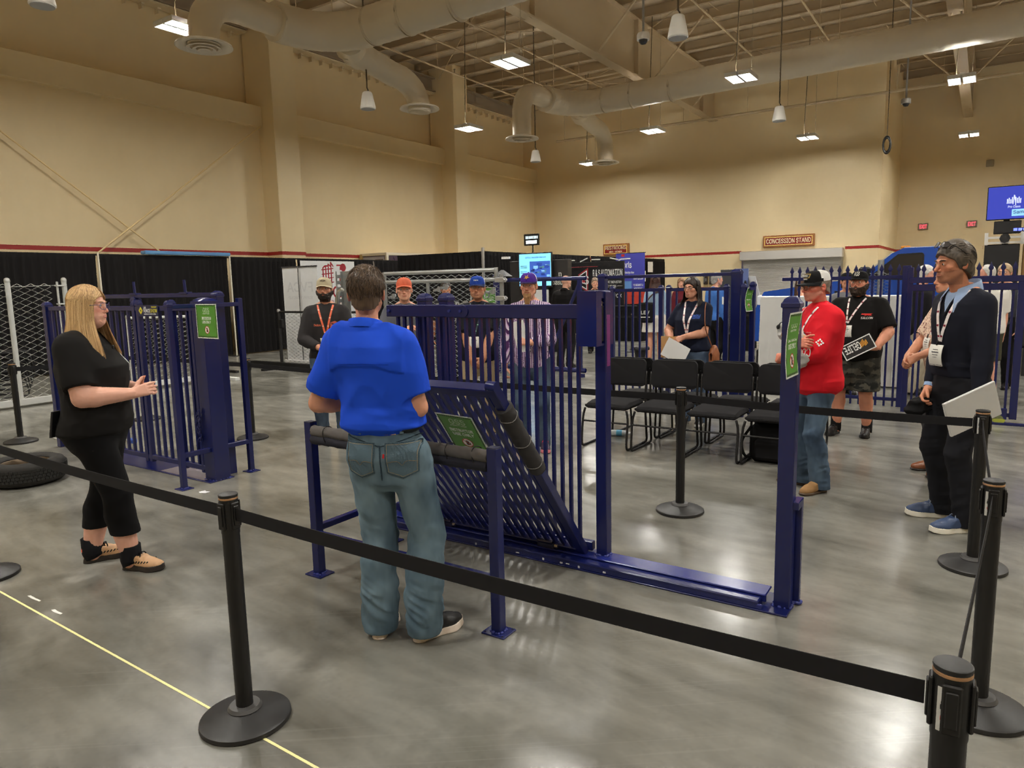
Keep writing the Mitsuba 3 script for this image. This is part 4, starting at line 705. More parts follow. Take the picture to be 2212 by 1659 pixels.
put('lettering', cat_(words('DIFFICULT MEASURING MADE EASY', 0.035, frame3((-9.6, 15.592, 2.3), (1, 0, 0), (0, 0, 1)), 0.001, width=0.62), *[box(-10.06, -9.86, 15.59, 15.594, z, z + 0.012) for z in (2.1, 2.06, 1.96, 1.92, 1.82, 1.78)]), (30, 52, 116), 'm_matte', False, parent=c)
put('display_backboard', box(-9.62, -9.2, 15.5, 15.55, 0.25, 1.5), (206, 208, 206), 'm_satin', False, label='tall white panel under the blue screen', cat='panel')
c = thing('display_cabinet', 'tall dark cabinet with pale small lettering right of the blue screen', 'cabinet'); put('body', box(-10.5, -8.75, 15.75, 15.95, 0, 2.25, 0.01), (40, 38, 38), 'm_satin', False, parent=c); put('lettering', cat_(words('n', 0.12, frame3((-8.98, 15.745, 1.83), (1, 0, 0), (0, 0, 1)), 0.003), words('oasun', 0.13, frame3((-9.02, 15.745, 1.62), (1, 0, 0), (0, 0, 1)), 0.003, width=0.36)), (196, 196, 190), 'm_satin', False, parent=c)
put('lamp_plate', box(-10.45, -10.2, 15.3, 15.34, 2.30, 2.36), (226, 226, 222), 'm_satin', False, label='small white plate by the silver booth post', cat='plate')
c = thing('overhead_monitor', 'small black monitor with white figures high on a pole above the booths', 'monitor')
put('frame', box(-12.75, -12.18, 20.0, 20.06, 2.9, 3.27, 0.01), (16, 16, 17), 'm_satin', False, parent=c); put('pole', cyl((-12.44, 20.05, 0), (-12.44, 20.05, 2.95), 0.022, 10), (22, 22, 22), 'm_satin', 40, parent=c)
screen('picture', cat_(*[quad(-12.68 + 0.06 * i, -12.635 + 0.06 * i, 19.995, 3.11, 3.2) for i in range(8)]), (190, 222, 226), c, PW); screen('picture', quad(-12.67, -12.25, 19.995, 2.95, 3.06), (214, 236, 238), c, PW)
c = thing('automation_backdrop', 'black booth backdrop with white capital lettering and a red edged logo', 'banner')
BY = 19.4
put('panel', box(-10.85, -8.9, BY, BY + 0.06, 0.75, 2.27, 0.01), (26, 25, 28), 'm_satin', False, parent=c)
def MY(x, z, y=BY): return frame3((x, y - 0.001, z), (1, 0, 0), (0, 0, 1))
put('lettering', words('R & S AUTOMATION', 0.19, MY(-9.44, 1.84), 0.002, width=0.98), (226, 226, 226), 'm_satin', False, parent=c)
put('lettering', cat_(words('SERVICING THE INDUSTRY', 0.07, MY(-9.44, 1.62), 0.002, width=0.94), words('FOR OVER 30 YEARS', 0.07, MY(-9.5, 1.5), 0.002, width=0.7), words('FOX', 0.1, MY(-9.1, 1.2), 0.002, width=0.26)), (206, 206, 206), 'm_satin', False, parent=c)
put('rule', cat_(box(-9.94, -8.95, BY - 0.003, BY, 1.775, 1.787), box(-9.12, -8.95, BY - 0.003, BY, 1.53, 1.54)), (220, 220, 220), 'm_satin', False, parent=c)
fr = sg.Polygon([(-10.42, 1.55), (-10.08, 1.36), (-10.08, 2.1), (-10.42, 1.9)])
put('logo_border', flat(fr.difference(fr.buffer(-0.035)), frame3((0, BY - 0.001, 0), (1, 0, 0), (0, 0, 1)), 0.002), (160, 50, 58), 'm_satin', False, parent=c); f2 = fr.buffer(-0.04); put('logo_field', flat(f2.difference(f2.buffer(-0.03)), frame3((0, BY - 0.001, 0), (1, 0, 0), (0, 0, 1)), 0.002), (226, 226, 226), 'm_satin', False, parent=c)
put('logo_letter', cat_(words('R', 0.22, MY(-10.33, 1.63), 0.003), words('S', 0.24, MY(-10.16, 1.61), 0.003)), (222, 222, 222), 'm_satin', False, parent=c); put('logo_letter', words('&', 0.12, MY(-10.24, 1.66), 0.004), (190, 50, 58), 'm_satin', False, parent=c)
put('red_line', cat_(box(-10.76, -9.75, BY - 0.003, BY, 2.12, 2.135), box(-10.77, -10.755, BY - 0.003, BY, 1.5, 2.135)), (170, 64, 74), 'm_satin', False, parent=c)
for n, (x, a) in enumerate([(-10.6, 0), (-10.15, 0.5), (-9.75, 0), (-9.15, -0.3)]):
    put('banner_lamp', obox((x - 0.14 * math.cos(a), BY - 0.14, 2.33 - 0.1 * math.sin(a)), (x + 0.14 * math.cos(a), BY - 0.14, 2.33 + 0.1 * math.sin(a)), 0.03, 0.03), (226, 228, 224), 'm_satin', False, parent=c)
c = thing('fabric_banner', 'blue violet banner with slanted white lettering beside the black backdrop', 'banner')
FY = 22.5
pan = quad(-10.62, -9.56, FY, 0.9, 2.6); pan = cat_(pan); 
for _ in range(5): pan = pan.subdivide()
uz = (pan.vertices[:, 2] - 0.9) / 1.7; bg = lin((72, 74, 176))[None] * (0.5 + 0.5 * uz[:, None]) ; bg = np.where((uz[:, None] < 0.26), lin((198, 70, 56))[None], np.where((uz[:, None] < 0.45) & (pan.vertices[:, :1] < -10.05), lin((104, 150, 210))[None], lin((70, 72, 172))[None]))
put('sheet', pan, bg, 'm_satin', True, parent=c)
MF = lambda x, z: frame3((x, FY - 0.002, z), (1, 0, 0), (0, 0, 1))
put('lettering', cat_(words('Fabris', 0.2, MF(-10.3, 2.12), 0.002, width=0.52), words('Your Design Day', 0.07, MF(-10.2, 1.93), 0.002, width=0.5), words('SCAN BELOW', 0.14, MF(-9.8, 1.72), 0.002, width=0.36), words('TO REQUEST A', 0.07, MF(-9.8, 1.5), 0.002, width=0.36), words('WINDBREAK', 0.07, MF(-9.8, 1.38), 0.002, width=0.3)), (224, 226, 232), 'm_satin', False, parent=c)
put('swoosh', flat(sg.LineString([(-10.55, 2.34), (-10.45, 2.42), (-10.1, 2.43)]).buffer(0.02), frame3((0, FY - 0.002, 0), (1, 0, 0), (0, 0, 1)), 0.002), (226, 228, 232), 'm_satin', False, parent=c); put('pole', cyl((-10.62, FY + 0.03, 2.61), (-9.55, FY + 0.03, 2.61), 0.015, 8), (30, 30, 32), 'm_satin', 40, parent=c); put('pole', cyl((-10.1, FY + 0.05, 0.0), (-10.1, FY + 0.05, 2.6), 0.015, 8), (60, 60, 62), 'm_metal', 40, parent=c); put('red_mark', box(-10.42, -10.3, FY - 0.004, FY - 0.001, 2.5, 2.58), (180, 44, 44), 'm_satin', False, parent=c)
for n, (y, z) in enumerate([(26.0, 2.2), (25.3, 1.85)]): put('paper_notice', box(-10.93, -10.925, y, y + 0.5, z - 0.2, z + 0.2), (222, 222, 218), 'm_satin', False, label=['upper white paper pinned on the farthest booth drape', 'lower white paper pinned on the farthest booth drape'][n], cat='paper')
# booth tables
def table(name, x0, x1, y0, y1, h, col, label, cat='table', skirt=True):
    t = thing(name, label, cat); put('tabletop', box(x0, x1, y0, y1, h - 0.03, h, 0.005), col, 'm_cloth', False, parent=t)
    if skirt:
        P = [(x0, y0), (x1, y0), (x1, y1), (x0, y1)]; V, F = [], []
        ring = []
        for i in range(4):
            a, b = np.array(P[i]), np.array(P[(i + 1) % 4]); n = int(np.linalg.norm(b - a) / 0.03)
            for k in range(n): ring.append(a + (b - a) * k / n)
        ring = np.array(ring); m = len(ring); c0 = ring.mean(0)
        for j, z in enumerate((h - 0.02, h * 0.6, 0.02)):
            o = (0.0, 0.012, 0.024)[j] * np.sin(np.arange(m) * 1.15)[:, None] + 0.01; dd = ring - c0; dd /= np.linalg.norm(dd, axis=1, keepdims=True)
            V.append(np.hstack([ring + dd * o, np.full((m, 1), z)]))
        for j in range(2):
            a = np.arange(m); q = np.stack([a + j * m, (a + 1) % m + j * m, (a + 1) % m + (j + 1) * m, a + (j + 1) * m], 1); F += [q[:, [0, 2, 1]], q[:, [0, 3, 2]]]
        put('skirt', trimesh.Trimesh(np.vstack(V), np.vstack(F), process=False), col, 'm_cloth', True, parent=t)
    else:
        for a in (x0 + 0.05, x1 - 0.05):
            for b in (y0 + 0.05, y1 - 0.05): put('leg', cyl((a, b, 0), (a, b, h - 0.02), 0.014, 8), (60, 60, 62), 'm_metal', 40, parent=t)
    return t
table('booth_table', -9.9, -7.9, 18.3, 18.95, 0.98, (22, 22, 24), 'black skirted booth table in front of the black backdrop'); table('booth_table', -5.6, -4.5, 16.6, 17.3, 0.95, (24, 24, 27), 'black skirted table behind the woman in the navy polo')
table('booth_table', -9.4, -8.6, 14.6, 15.2, 0.75, (30, 30, 32), 'black table edge behind the man in the black shirt'); 
for n, (x, y, z, w, h, c_, l) in enumerate([(-5.4, 16.8, 0.95, 0.12, 0.26, (30, 30, 32), 'dark box on the black table'), (-5.1, 16.85, 0.95, 0.24, 0.06, (214, 214, 210), 'white tray on the black table'), (-4.8, 16.8, 0.95, 0.1, 0.16, (60, 62, 64), 'grey gadget on the black table'), (-9.2, 18.5, 0.98, 0.3, 0.03, (200, 200, 196), 'leaflets on the booth table')]): put('table_item', box(x - w / 2, x + w / 2, y - 0.08, y + 0.08, z, z + h, 0.01), c_, 'm_satin', False, label=l, cat='item')
c = thing('bar_stool', 'low black round stool standing behind the blue picket fence', 'stool'); put('seat', lathe([(0.0001, 0.52), (0.15, 0.52), (0.165, 0.50), (0.165, 0.465), (0.0001, 0.455)], (-5.0, 11.57, 0), 28), (20, 20, 22), 'm_satin', 40, parent=c); put('pedestal', lathe([(0.10, 0.46), (0.085, 0.3), (0.10, 0.12), (0.15, 0.0), (0.0001, 0.0)], (-5.0, 11.57, 0), 24), (24, 24, 26), 'm_satin', 40, parent=c)
c = thing('floor_speaker', 'black box bag with a handle on the floor behind the tall blue posts', 'bag'); put('body', box(-4.15, -3.85, 13.5, 13.75, 0, 0.62, 0.03), (22, 22, 24), 'm_cloth', 30, parent=c); put('handle', tube(curve([(-4.15, 13.5, 0.52), (-4.26, 13.48, 0.4), (-4.24, 13.48, 0.2), (-4.15, 13.5, 0.12)], 14), 0.014, 6), (16, 16, 17), 'm_cloth', True, parent=c)
c = thing('case', 'low black round case at the foot of the distant stanchion by the easels', 'case'); put('body', lathe([(0.0001, 0.28), (0.24, 0.28), (0.26, 0.26), (0.26, 0.0), (0.0001, 0.0)], (-3.42, 14.2, 0), 24), (18, 18, 19), 'm_satin', 40, parent=c)
def easel(x, y, a, label, zb, zt, w):
    t = thing('display_easel', label, 'easel'); ca, sa = math.cos(a), math.sin(a); d = np.array([ca, sa, 0]); n = np.array([-sa, ca, 0]); o = np.array([x, y, 0])
    M = frame3(o + np.array([0, 0, (zb + zt) / 2]) - n * 0.1, d, np.array([0, 0, 1]) + n * 0.27); h = zt - zb
    put('board', moved(box(-w / 2, w / 2, -h / 2, h / 2, -0.012, 0.0), M), (214, 216, 216), 'm_satin', False, parent=t)
    ap = o + n * 0.10 + np.array([0, 0, zt - 0.1])
    for s in (-1, 1): put('leg', tube([ap, o - n * 0.25 + d * s * 0.26], 0.011, 6), (22, 22, 23), 'm_satin', True, parent=t)
    put('leg', tube([ap, o + n * 0.62], 0.011, 6), (22, 22, 23), 'm_satin', True, parent=t)
easel(-3.95, 14.6, 2.25, 'white display board on a black easel, left of the two easels', 0.75, 1.72, 0.62); easel(-2.72, 15.0, 2.25, 'white display board on a black easel, right of the two easels', 0.75, 1.74, 0.62)
c = thing('display_board', 'dark slatted display board with a blue picture behind the tall blue posts', 'display board')
put('panel', box(-4.55, -4.05, 14.6, 14.66, 0.2, 1.85, 0.01), (52, 54, 60), 'm_satin', False, parent=c); put('picture', box(-4.24, -3.98, 14.56, 14.6, 1.3, 1.86), (92, 110, 160), 'm_gloss', False, parent=c)
for k in range(18): put('slat', box(-4.55, -4.25, 14.585, 14.602, 0.3 + 0.05 * k, 0.33 + 0.05 * k), (66, 68, 74), 'm_satin', False, parent=c)

# ================================================================ signs and fittings of the back wall
WD = (150, 96, 52)
def wood_sign(x0, x1, z0, z1, lines, label):
    t = thing('wall_sign', label, 'sign'); y = Y0 - 0.14
    put('board', box(x0, x1, y, Y0 - 0.005, z0, z1, 0.015), WD, 'm_satin', False, parent=t); put('red_field', box(x0 + 0.07, x1 - 0.07, y - 0.008, y, z0 + 0.07, z1 - 0.07), (122, 26, 24), 'm_satin', False, parent=t)
    g_ = sg.box(x0 + 0.06, z0 + 0.06, x1 - 0.06, z1 - 0.06); put('gold_border', flat(g_.difference(g_.buffer(-0.028)), frame3((0, y - 0.008, 0), (1, 0, 0), (0, 0, 1)), 0.01), (236, 206, 120), 'm_satin', False, parent=t)
    for s, h, z, w in lines: put('lettering', words(s, h, frame3(((x0 + x1) / 2, y - 0.009, z), (1, 0, 0), (0, 0, 1)), 0.01, width=w), (244, 232, 200), 'm_satin', False, parent=t)
wood_sign(-7.2, -5.36, 2.82, 3.26, [('CONCESSION STAND', 0.165, 2.96, 1.6)], 'wooden wall sign reading concession stand above the steel shutter'); wood_sign(-13.95, -12.76, 2.8, 3.28, [('RESTROOMS', 0.15, 3.04, 0.98), ('MEN - WOMEN', 0.07, 2.91, 0.6)], 'wooden wall sign reading restrooms above the dark booths')
c = thing('roll_shutter', 'stainless steel roll down shutter of the concession counter', 'shutter'); y = Y0 - 0.02
put('hood', box(-8.02, -4.36, Y0 - 0.34, Y0 - 0.005, 2.36, 2.70, 0.02), (216, 214, 210), 'm_metal', False, parent=c)
for xx in (-8.0, -4.44): put('guide_rail', box(xx, xx + 0.06, Y0 - 0.1, Y0 - 0.005, 0.98, 2.4), (190, 190, 188), 'm_chrome', False, parent=c)
for k in range(28):
    z = 1.0 + 0.05 * k; put('slat', prism([(Y0 - 0.035, z), (Y0 - 0.055, z + 0.012), (Y0 - 0.06, z + 0.025), (Y0 - 0.055, z + 0.038), (Y0 - 0.035, z + 0.05), (Y0 - 0.025, z + 0.05), (Y0 - 0.025, z)], 'x', -7.95, -4.44), (206, 204, 200), 'm_metal', False, parent=c)
put('counter', box(-8.02, -4.36, Y0 - 0.3, Y0 - 0.005, 0.93, 0.99, 0.01), (190, 188, 184), 'm_metal', False, parent=c)
for i in range(4):
    t = thing('wall_phone', 'dark pay phone on a tan plate on the back wall, ' + ['leftmost', 'second', 'third', 'rightmost'][i] + ' of four', 'phone', 'pay phones on the back wall'); x = -9.52 + 0.235 * i
    put('plate', box(x, x + 0.19, Y0 - 0.03, Y0 - 0.004, 1.36, 1.95), (176, 154, 112), 'm_satin', False, parent=t); put('body', box(x + 0.02, x + 0.17, Y0 - 0.12, Y0 - 0.03, 1.48, 1.92, 0.01), (52, 40, 34), 'm_satin', False, parent=t); put('handset', cyl((x + 0.06, Y0 - 0.14, 1.55), (x + 0.06, Y0 - 0.14, 1.8), 0.02, 8), (130, 132, 134), 'm_metal', 40, parent=t); put('keypad', box(x + 0.09, x + 0.15, Y0 - 0.125, Y0 - 0.12, 1.6, 1.72), (150, 152, 154), 'm_metal', False, parent=t)
for n, (x, z) in enumerate([(-2.30, 3.62), (-0.62, 3.62)]):
    t = thing('exit_sign', ['red lit exit sign nearer the wall corner', 'red lit exit sign left of the big screen'][n], 'sign'); put('case', box(x - 0.18, x + 0.18, Y1 - 0.10, Y1 - 0.02, z - 0.13, z + 0.13, 0.01), (120, 104, 92), 'm_satin', False, parent=t)
    screen('exit_letters', words('EXIT', 0.15, frame3((x, Y1 - 0.102, z - 0.075), (1, 0, 0), (0, 0, 1)), 0.004, width=0.27), (240, 70, 84), t, 1.1)
put('door_chime', box(-3.75, -3.62, Y0 - 0.05, Y0, 1.66, 1.78, 0.01), (206, 200, 188), 'm_satin', False, label='small white box on the wall right of the shutter', cat='wall box')

# ================================================================ blue gates in the middle distance
f = thing('brace_gate', 'blue swing gate with a diagonal brace in front of the man in the black shirt', 'gate')
pipe('top_rail', [(-7.55, 11.0, 1.73), (-5.76, 11.0, 1.73)], 0.036, f, BLUE, 'm_gloss'); pipe('bottom_rail', [(-7.55, 11.0, 0.12), (-5.78, 11.0, 0.12)], 0.042, f, BLUE, 'm_gloss'); steel('end_post', box(-5.92, -5.85, 10.97, 11.03, 0.12, 1.73, 0.004), f); steel('middle_post', box(-6.63, -6.57, 10.97, 11.03, 0.12, 1.73, 0.004), f); pipe('diagonal', [(-5.9, 11.0, 1.62), (-6.6, 11.0, 0.2)], 0.03, f, BLUE, 'm_gloss'); capped_post('hinge_post', f, -7.6, 11.0, 0.0, 1.86, 0.14); steel('caster', lathe([(0.0001, 0.06), (0.05, 0.06), (0.05, 0.0), (0.0001, 0.0)], (-5.85, 11.0, 0.0), 16), f)
put('cap_cover', trimesh.convex.convex_hull(np.array([[-7.5 + a * 0.16, 11.0 + b * 0.1, 1.80] for a in (-1, 1) for b in (-1, 1)] + [[-7.5 + a * 0.03, 11.0, 1.92] for a in (-1, 1)])), (110, 112, 116), 'm_satin', False, parent=f)
f = thing('picket_fence', 'blue picket fence with a high overhead rail behind the black chairs', 'fence')
capped_post('tall_post', f, -4.25, 8.6, 0, 1.765, 0.10); capped_post('tall_post', f, -2.48, 8.6, 0, 1.775, 0.11); steel('overhead_rail', box(-4.2, -2.53, 8.58, 8.63, 1.695, 1.735, 0.003), f)
for a, b in ((-4.11, -3.43), (-3.33, -2.60)):
    capped_post('post', f, a, 8.6, 0, 1.60, 0.055); capped_post('post', f, b, 8.6, 0, 1.60, 0.055); steel('top_rail', box(a, b, 8.585, 8.615, 1.52, 1.56, 0.003), f); steel('bottom_rail', box(a, b, 8.585, 8.615, 0.1, 0.14, 0.003), f)
    n = 7
    for i in range(1, n): x = a + (b - a) * i / n; steel('picket', box(x - 0.011, x + 0.011, 8.589, 8.611, 0.12, 1.54), f)
capped_post('side_post', f, -2.38, 8.55, 0, 1.60, 0.05); capped_post('side_post', f, -2.33, 8.75, 0, 1.62, 0.06); steel('link_bar', box(-2.4, -2.3, 8.56, 8.74, 1.52, 1.55), f)
gss_sign(frame3((-2.345, 8.62, 1.41), (0.12, 0.99, 0.0), (0.05, 0.0, 1.0)), 'small green sign curling between the two posts beside the navy polo woman', 0.2, 0.28, curl=0.8)
def spear(t, x, y, z0, z1, w=0.024):
    steel('picket', cat_(box(x - w / 2, x + w / 2, y - w / 2, y + w / 2, z0, z1 - 0.1), trimesh.convex.convex_hull(np.array([[x + a * 0.026, y + b * 0.012, z1 - 0.07] for a in (-1, 1) for b in (-1, 1)] + [[x, y, z1], [x, y, z1 - 0.115]]))), t)
f = thing('spear_fence', 'blue spear topped fence behind the man in the black tee', 'fence')
steel('top_rail', box(-2.3, -0.85, 10.08, 10.12, 1.61, 1.655, 0.003), f); steel('bottom_rail', box(-2.3, -0.85, 10.08, 10.12, 0.07, 0.11, 0.003), f); steel('post', box(-0.87, -0.78, 10.055, 10.145, 0, 1.77, 0.004), f)
for i in range(14): spear(f, -2.18 + 0.0975 * i, 10.1, 0.0, 1.80)
f = thing('spear_gate', 'blue spear topped cantilever gate behind the man in the navy sweater', 'gate')
steel('top_rail', box(-0.74, 0.36, 9.36, 9.44, 1.56, 1.625, 0.004), f); steel('second_rail', box(-0.74, 0.36, 9.37, 9.43, 1.47, 1.545, 0.004), f); steel('end_stile', box(0.29, 0.36, 9.365, 9.435, 0.06, 1.62, 0.004), f); steel('bottom_rail', box(-0.74, 0.33, 9.38, 9.42, 0.08, 0.12, 0.004), f); steel('end_stile', box(-0.76, -0.70, 9.37, 9.43, 0.06, 1.74, 0.004), f)
for i, x in enumerate((-0.655, -0.60, -0.49, -0.38, -0.28, -0.18, -0.075, 0.035, 0.145, 0.25)): spear(f, x, 9.4, 0.1, 1.78)
steel('wheel_box', box(0.09, 0.27, 9.33, 9.37, 0.06, 0.18, 0.004), f); put('wheel', moved(lathe([(0.0001, -0.02), (0.045, -0.02), (0.06, -0.015), (0.06, 0.015), (0.045, 0.02), (0.0001, 0.02)], (0, 0, 0), 24), frame3((0.2, 9.35, 0.06), (1, 0, 0), (0, 0, 1))), (170, 176, 70), 'm_satin', 40, parent=f); steel('ground_rail', box(0.1, 1.9, 9.3, 9.36, 0.0, 0.025, 0.003), f); steel('far_stile', box(0.75, 0.81, 9.38, 9.44, 0.0, 1.8), f)
steel('top_rail', box(0.36, 1.6, 9.38, 9.42, 1.56, 1.6), f)

# ================================================================ pick-up truck, screen tower, clutter at the right
c = thing('pickup_truck', 'metallic blue pick-up truck behind the spear topped fence', 'truck')
TB = (24, 74, 170); y0, y1 = 12.9, 14.7
side = sg.Polygon([(-3.4, 0.55), (-3.42, 1.05), (-3.25, 1.42), (-2.1, 1.58), (-1.72, 1.62), (-1.28, 2.0), (-1.12, 2.08), (-0.5, 2.08), (-0.42, 2.0), (-0.38, 1.62), (-0.3, 1.55), (-0.28, 0.6), (-0.4, 0.5), (-2.2, 0.5), (-2.3, 0.9), (-2.95, 0.9), (-3.05, 0.55)]).buffer(-0.03).buffer(0.03)
win = sg.Polygon([(-1.55, 1.63), (-1.18, 1.96), (-0.86, 1.97), (-0.86, 1.6)]).buffer(-0.015).buffer(0.02)
bd = prism(side, 'y', y0, y1); put('body', bd, TB, 'm_gloss', 30, parent=c)
k = put('window', prism(win, 'y', y0 - 0.004, y0 + 0.02), (34, 30, 28), 'm_gloss', False, parent=c); put('window_trim', prism(win.buffer(0.025).difference(win), 'y', y0 - 0.008, y0 + 0.01), (14, 16, 20), 'm_satin', False, parent=k)
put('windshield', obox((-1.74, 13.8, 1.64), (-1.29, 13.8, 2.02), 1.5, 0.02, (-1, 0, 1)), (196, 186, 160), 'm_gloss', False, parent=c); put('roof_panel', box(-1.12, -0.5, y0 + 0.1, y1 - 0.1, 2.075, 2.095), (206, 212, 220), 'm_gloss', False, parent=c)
put('head_lamp', box(-3.36, -3.05, y0 - 0.01, y0 + 0.2, 1.18, 1.36, 0.02), (226, 232, 240), 'm_gloss', False, parent=c); put('mirror', box(-1.72, -1.56, y0 - 0.25, y0 - 0.05, 1.58, 1.8, 0.03), (18, 20, 24), 'm_satin', False, parent=c); put('door_handle', box(-0.98, -0.84, y0 - 0.03, y0, 1.38, 1.42, 0.01), (16, 40, 96), 'm_gloss', False, parent=c)
put('side_vent', box(-2.1, -1.9, y0 - 0.01, y0, 1.3, 1.42), (20, 24, 34), 'm_satin', False, parent=c); put('roof_lamp', box(-1.18, -1.05, y0 + 0.2, y0 + 0.35, 2.08, 2.12, 0.01), (220, 140, 40), 'm_gloss', False, parent=c)
for x in (-2.62,):
    for yy in (y0 + 0.02, y1 - 0.26): w = put('wheel', moved(lathe([(0.0001, 0), (0.2, 0.0), (0.22, 0.02), (0.36, 0.0), (0.42, 0.03), (0.42, 0.21), (0.36, 0.24), (0.0001, 0.24)], (0, 0, 0), 32), frame3((x, yy + 0.24, 0.42), (1, 0, 0), (0, 0, 1))), (26, 26, 27), 'm_satin', 40, parent=c)
table('white_table', -3.0, -0.95, 11.75, 12.3, 1.36, (206, 206, 204), 'white covered counter behind the man in the black tee', 'table')
c = thing('wire_column', 'column of galvanised woven wire by the truck windshield', 'wire mesh'); chain_link((-1.55, 12.6), (-1.25, 12.6), 0.3, 1.72, c, 0.05, 0.006, (190, 194, 194)); pipe('post', [(-1.4, 12.66, 0), (-1.4, 12.66, 1.9)], 0.045, c)
c = thing('display_tower', 'black speaker cabinet on a stand with a white bracket below the big screen', 'speaker')
put('cabinet', box(-0.07, 0.5, 17.0, 17.5, 0.9, 2.21, 0.015), (20, 19, 19), 'm_satin', False, parent=c); put('base', box(-0.1, 0.55, 16.95, 17.55, 0.0, 0.9, 0.01), (24, 23, 23), 'm_satin', False, parent=c); put('white_bracket', cat_(box(-0.05, 0.55, 16.98, 17.04, 2.32, 2.36), box(-0.05, 0.55, 16.98, 17.04, 2.22, 2.26), box(-0.08, -0.02, 16.98, 17.04, 2.2, 2.44), box(0.5, 0.56, 16.98, 17.04, 2.2, 2.44)), (216, 214, 206), 'm_satin', False, parent=c); put('knob', moved(lathe([(0.0001, 0), (0.09, 0.0), (0.09, 0.05), (0.0001, 0.05)], (0, 0, 0), 8), frame3((0.25, 16.99, 2.32), (1, 0, 0), (0, 0, 1))), (26, 26, 27), 'm_satin', 30, parent=c); put('black_box', box(0.06, 0.5, 17.1, 17.4, 2.42, 2.66, 0.01), (18, 18, 19), 'm_satin', False, parent=c)
arr = sg.Polygon([(-0.06, 0), (0, 0.05), (0, 0.018), (0.06, 0.018), (0.06, -0.018), (0, -0.018), (0, -0.05)]); put('arrow_mark', flat(arr, frame3((0.33, 16.998, 1.68), (1, 0, 0), (0, 0, 1)), 0.003), (206, 202, 190), 'm_satin', False, parent=c)
c = thing('big_screen', 'large dark blue screen with a white skyline emblem at the right edge', 'screen')
put('frame', box(-0.08, 1.12, 17.05, 17.12, 2.68, 3.32, 0.01), (14, 14, 18), 'm_satin', False, parent=c); screen('picture', quad(-0.065, 1.105, 17.046, 2.695, 3.305), (44, 52, 140), c, 0.75); put('mast', box(0.21, 0.31, 17.12, 17.2, 0.9, 3.0), (16, 16, 17), 'm_satin', False, parent=c)
sk = sg.MultiPolygon([])
for i, hgt in enumerate((0.09, 0.11, 0.08, 0.12, 0.16, 0.12, 0.10, 0.12, 0.09)): sk = sk.union(sg.box(0.24 + 0.026 * i, 2.98, 0.258 + 0.026 * i, 2.98 + hgt))
sk = sk.difference(sg.Polygon([(0.33, 2.98), (0.36, 3.16), (0.39, 2.98)])).union(sg.LineString([(0.34, 2.97), (0.36, 3.13), (0.385, 2.95)]).buffer(0.007)); screen('emblem', flat(sk, frame3((0, 17.044, 0), (1, 0, 0), (0, 0, 1)), 0.001), (176, 182, 214), c, 0.75); screen('emblem', words('Pro Class', 0.04, frame3((0.36, 17.044, 2.90), (1, 0, 0), (0, 0, 1)), 0.001, width=0.2), (176, 182, 214), c, 0.75)
screen('caption_box', quad(0.33, 0.75, 17.043, 2.74, 2.87), (120, 170, 214), c, 0.75); put('lettering', words('Samantha', 0.06, frame3((0.54, 17.040, 2.785), (1, 0, 0), (0, 0, 1)), 0.001, width=0.38), (70, 110, 150), 'm_matte', False, parent=c)
c = thing('blue_beacon', 'small glowing blue light bar beside the black mast', 'light'); put('bar', box(0.36, 0.6, 16.7, 16.78, 2.43, 2.5, 0.01), (30, 30, 50), 'm_satin', False, parent=c); screen('glow', cat_(*[quad(0.37 + 0.075 * i, 0.43 + 0.075 * i, 16.698, 2.44, 2.49) for i in range(3)]), (60, 70, 255), c, 3.0)
put('timber_post', box(0.56, 0.72, 17.3, 17.42, 0, 2.6, 0.01), (150, 116, 74), 'm_matte', False, label='rough timber post at the right edge behind the black cabinet', cat='post')
put('equipment_cart', cat_(box(0.5, 1.4, 14.0, 14.8, 0.45, 0.95, 0.04), box(0.45, 1.5, 13.9, 14.0, 1.05, 1.1), *[box(a, a + 0.08, b, b + 0.3, 0, 0.45) for a in (0.55, 1.25) for b in (14.0, 14.5)]), (40, 40, 42), 'm_satin', 30, label='dark equipment cart behind the spear topped gate at the right edge', cat='cart')
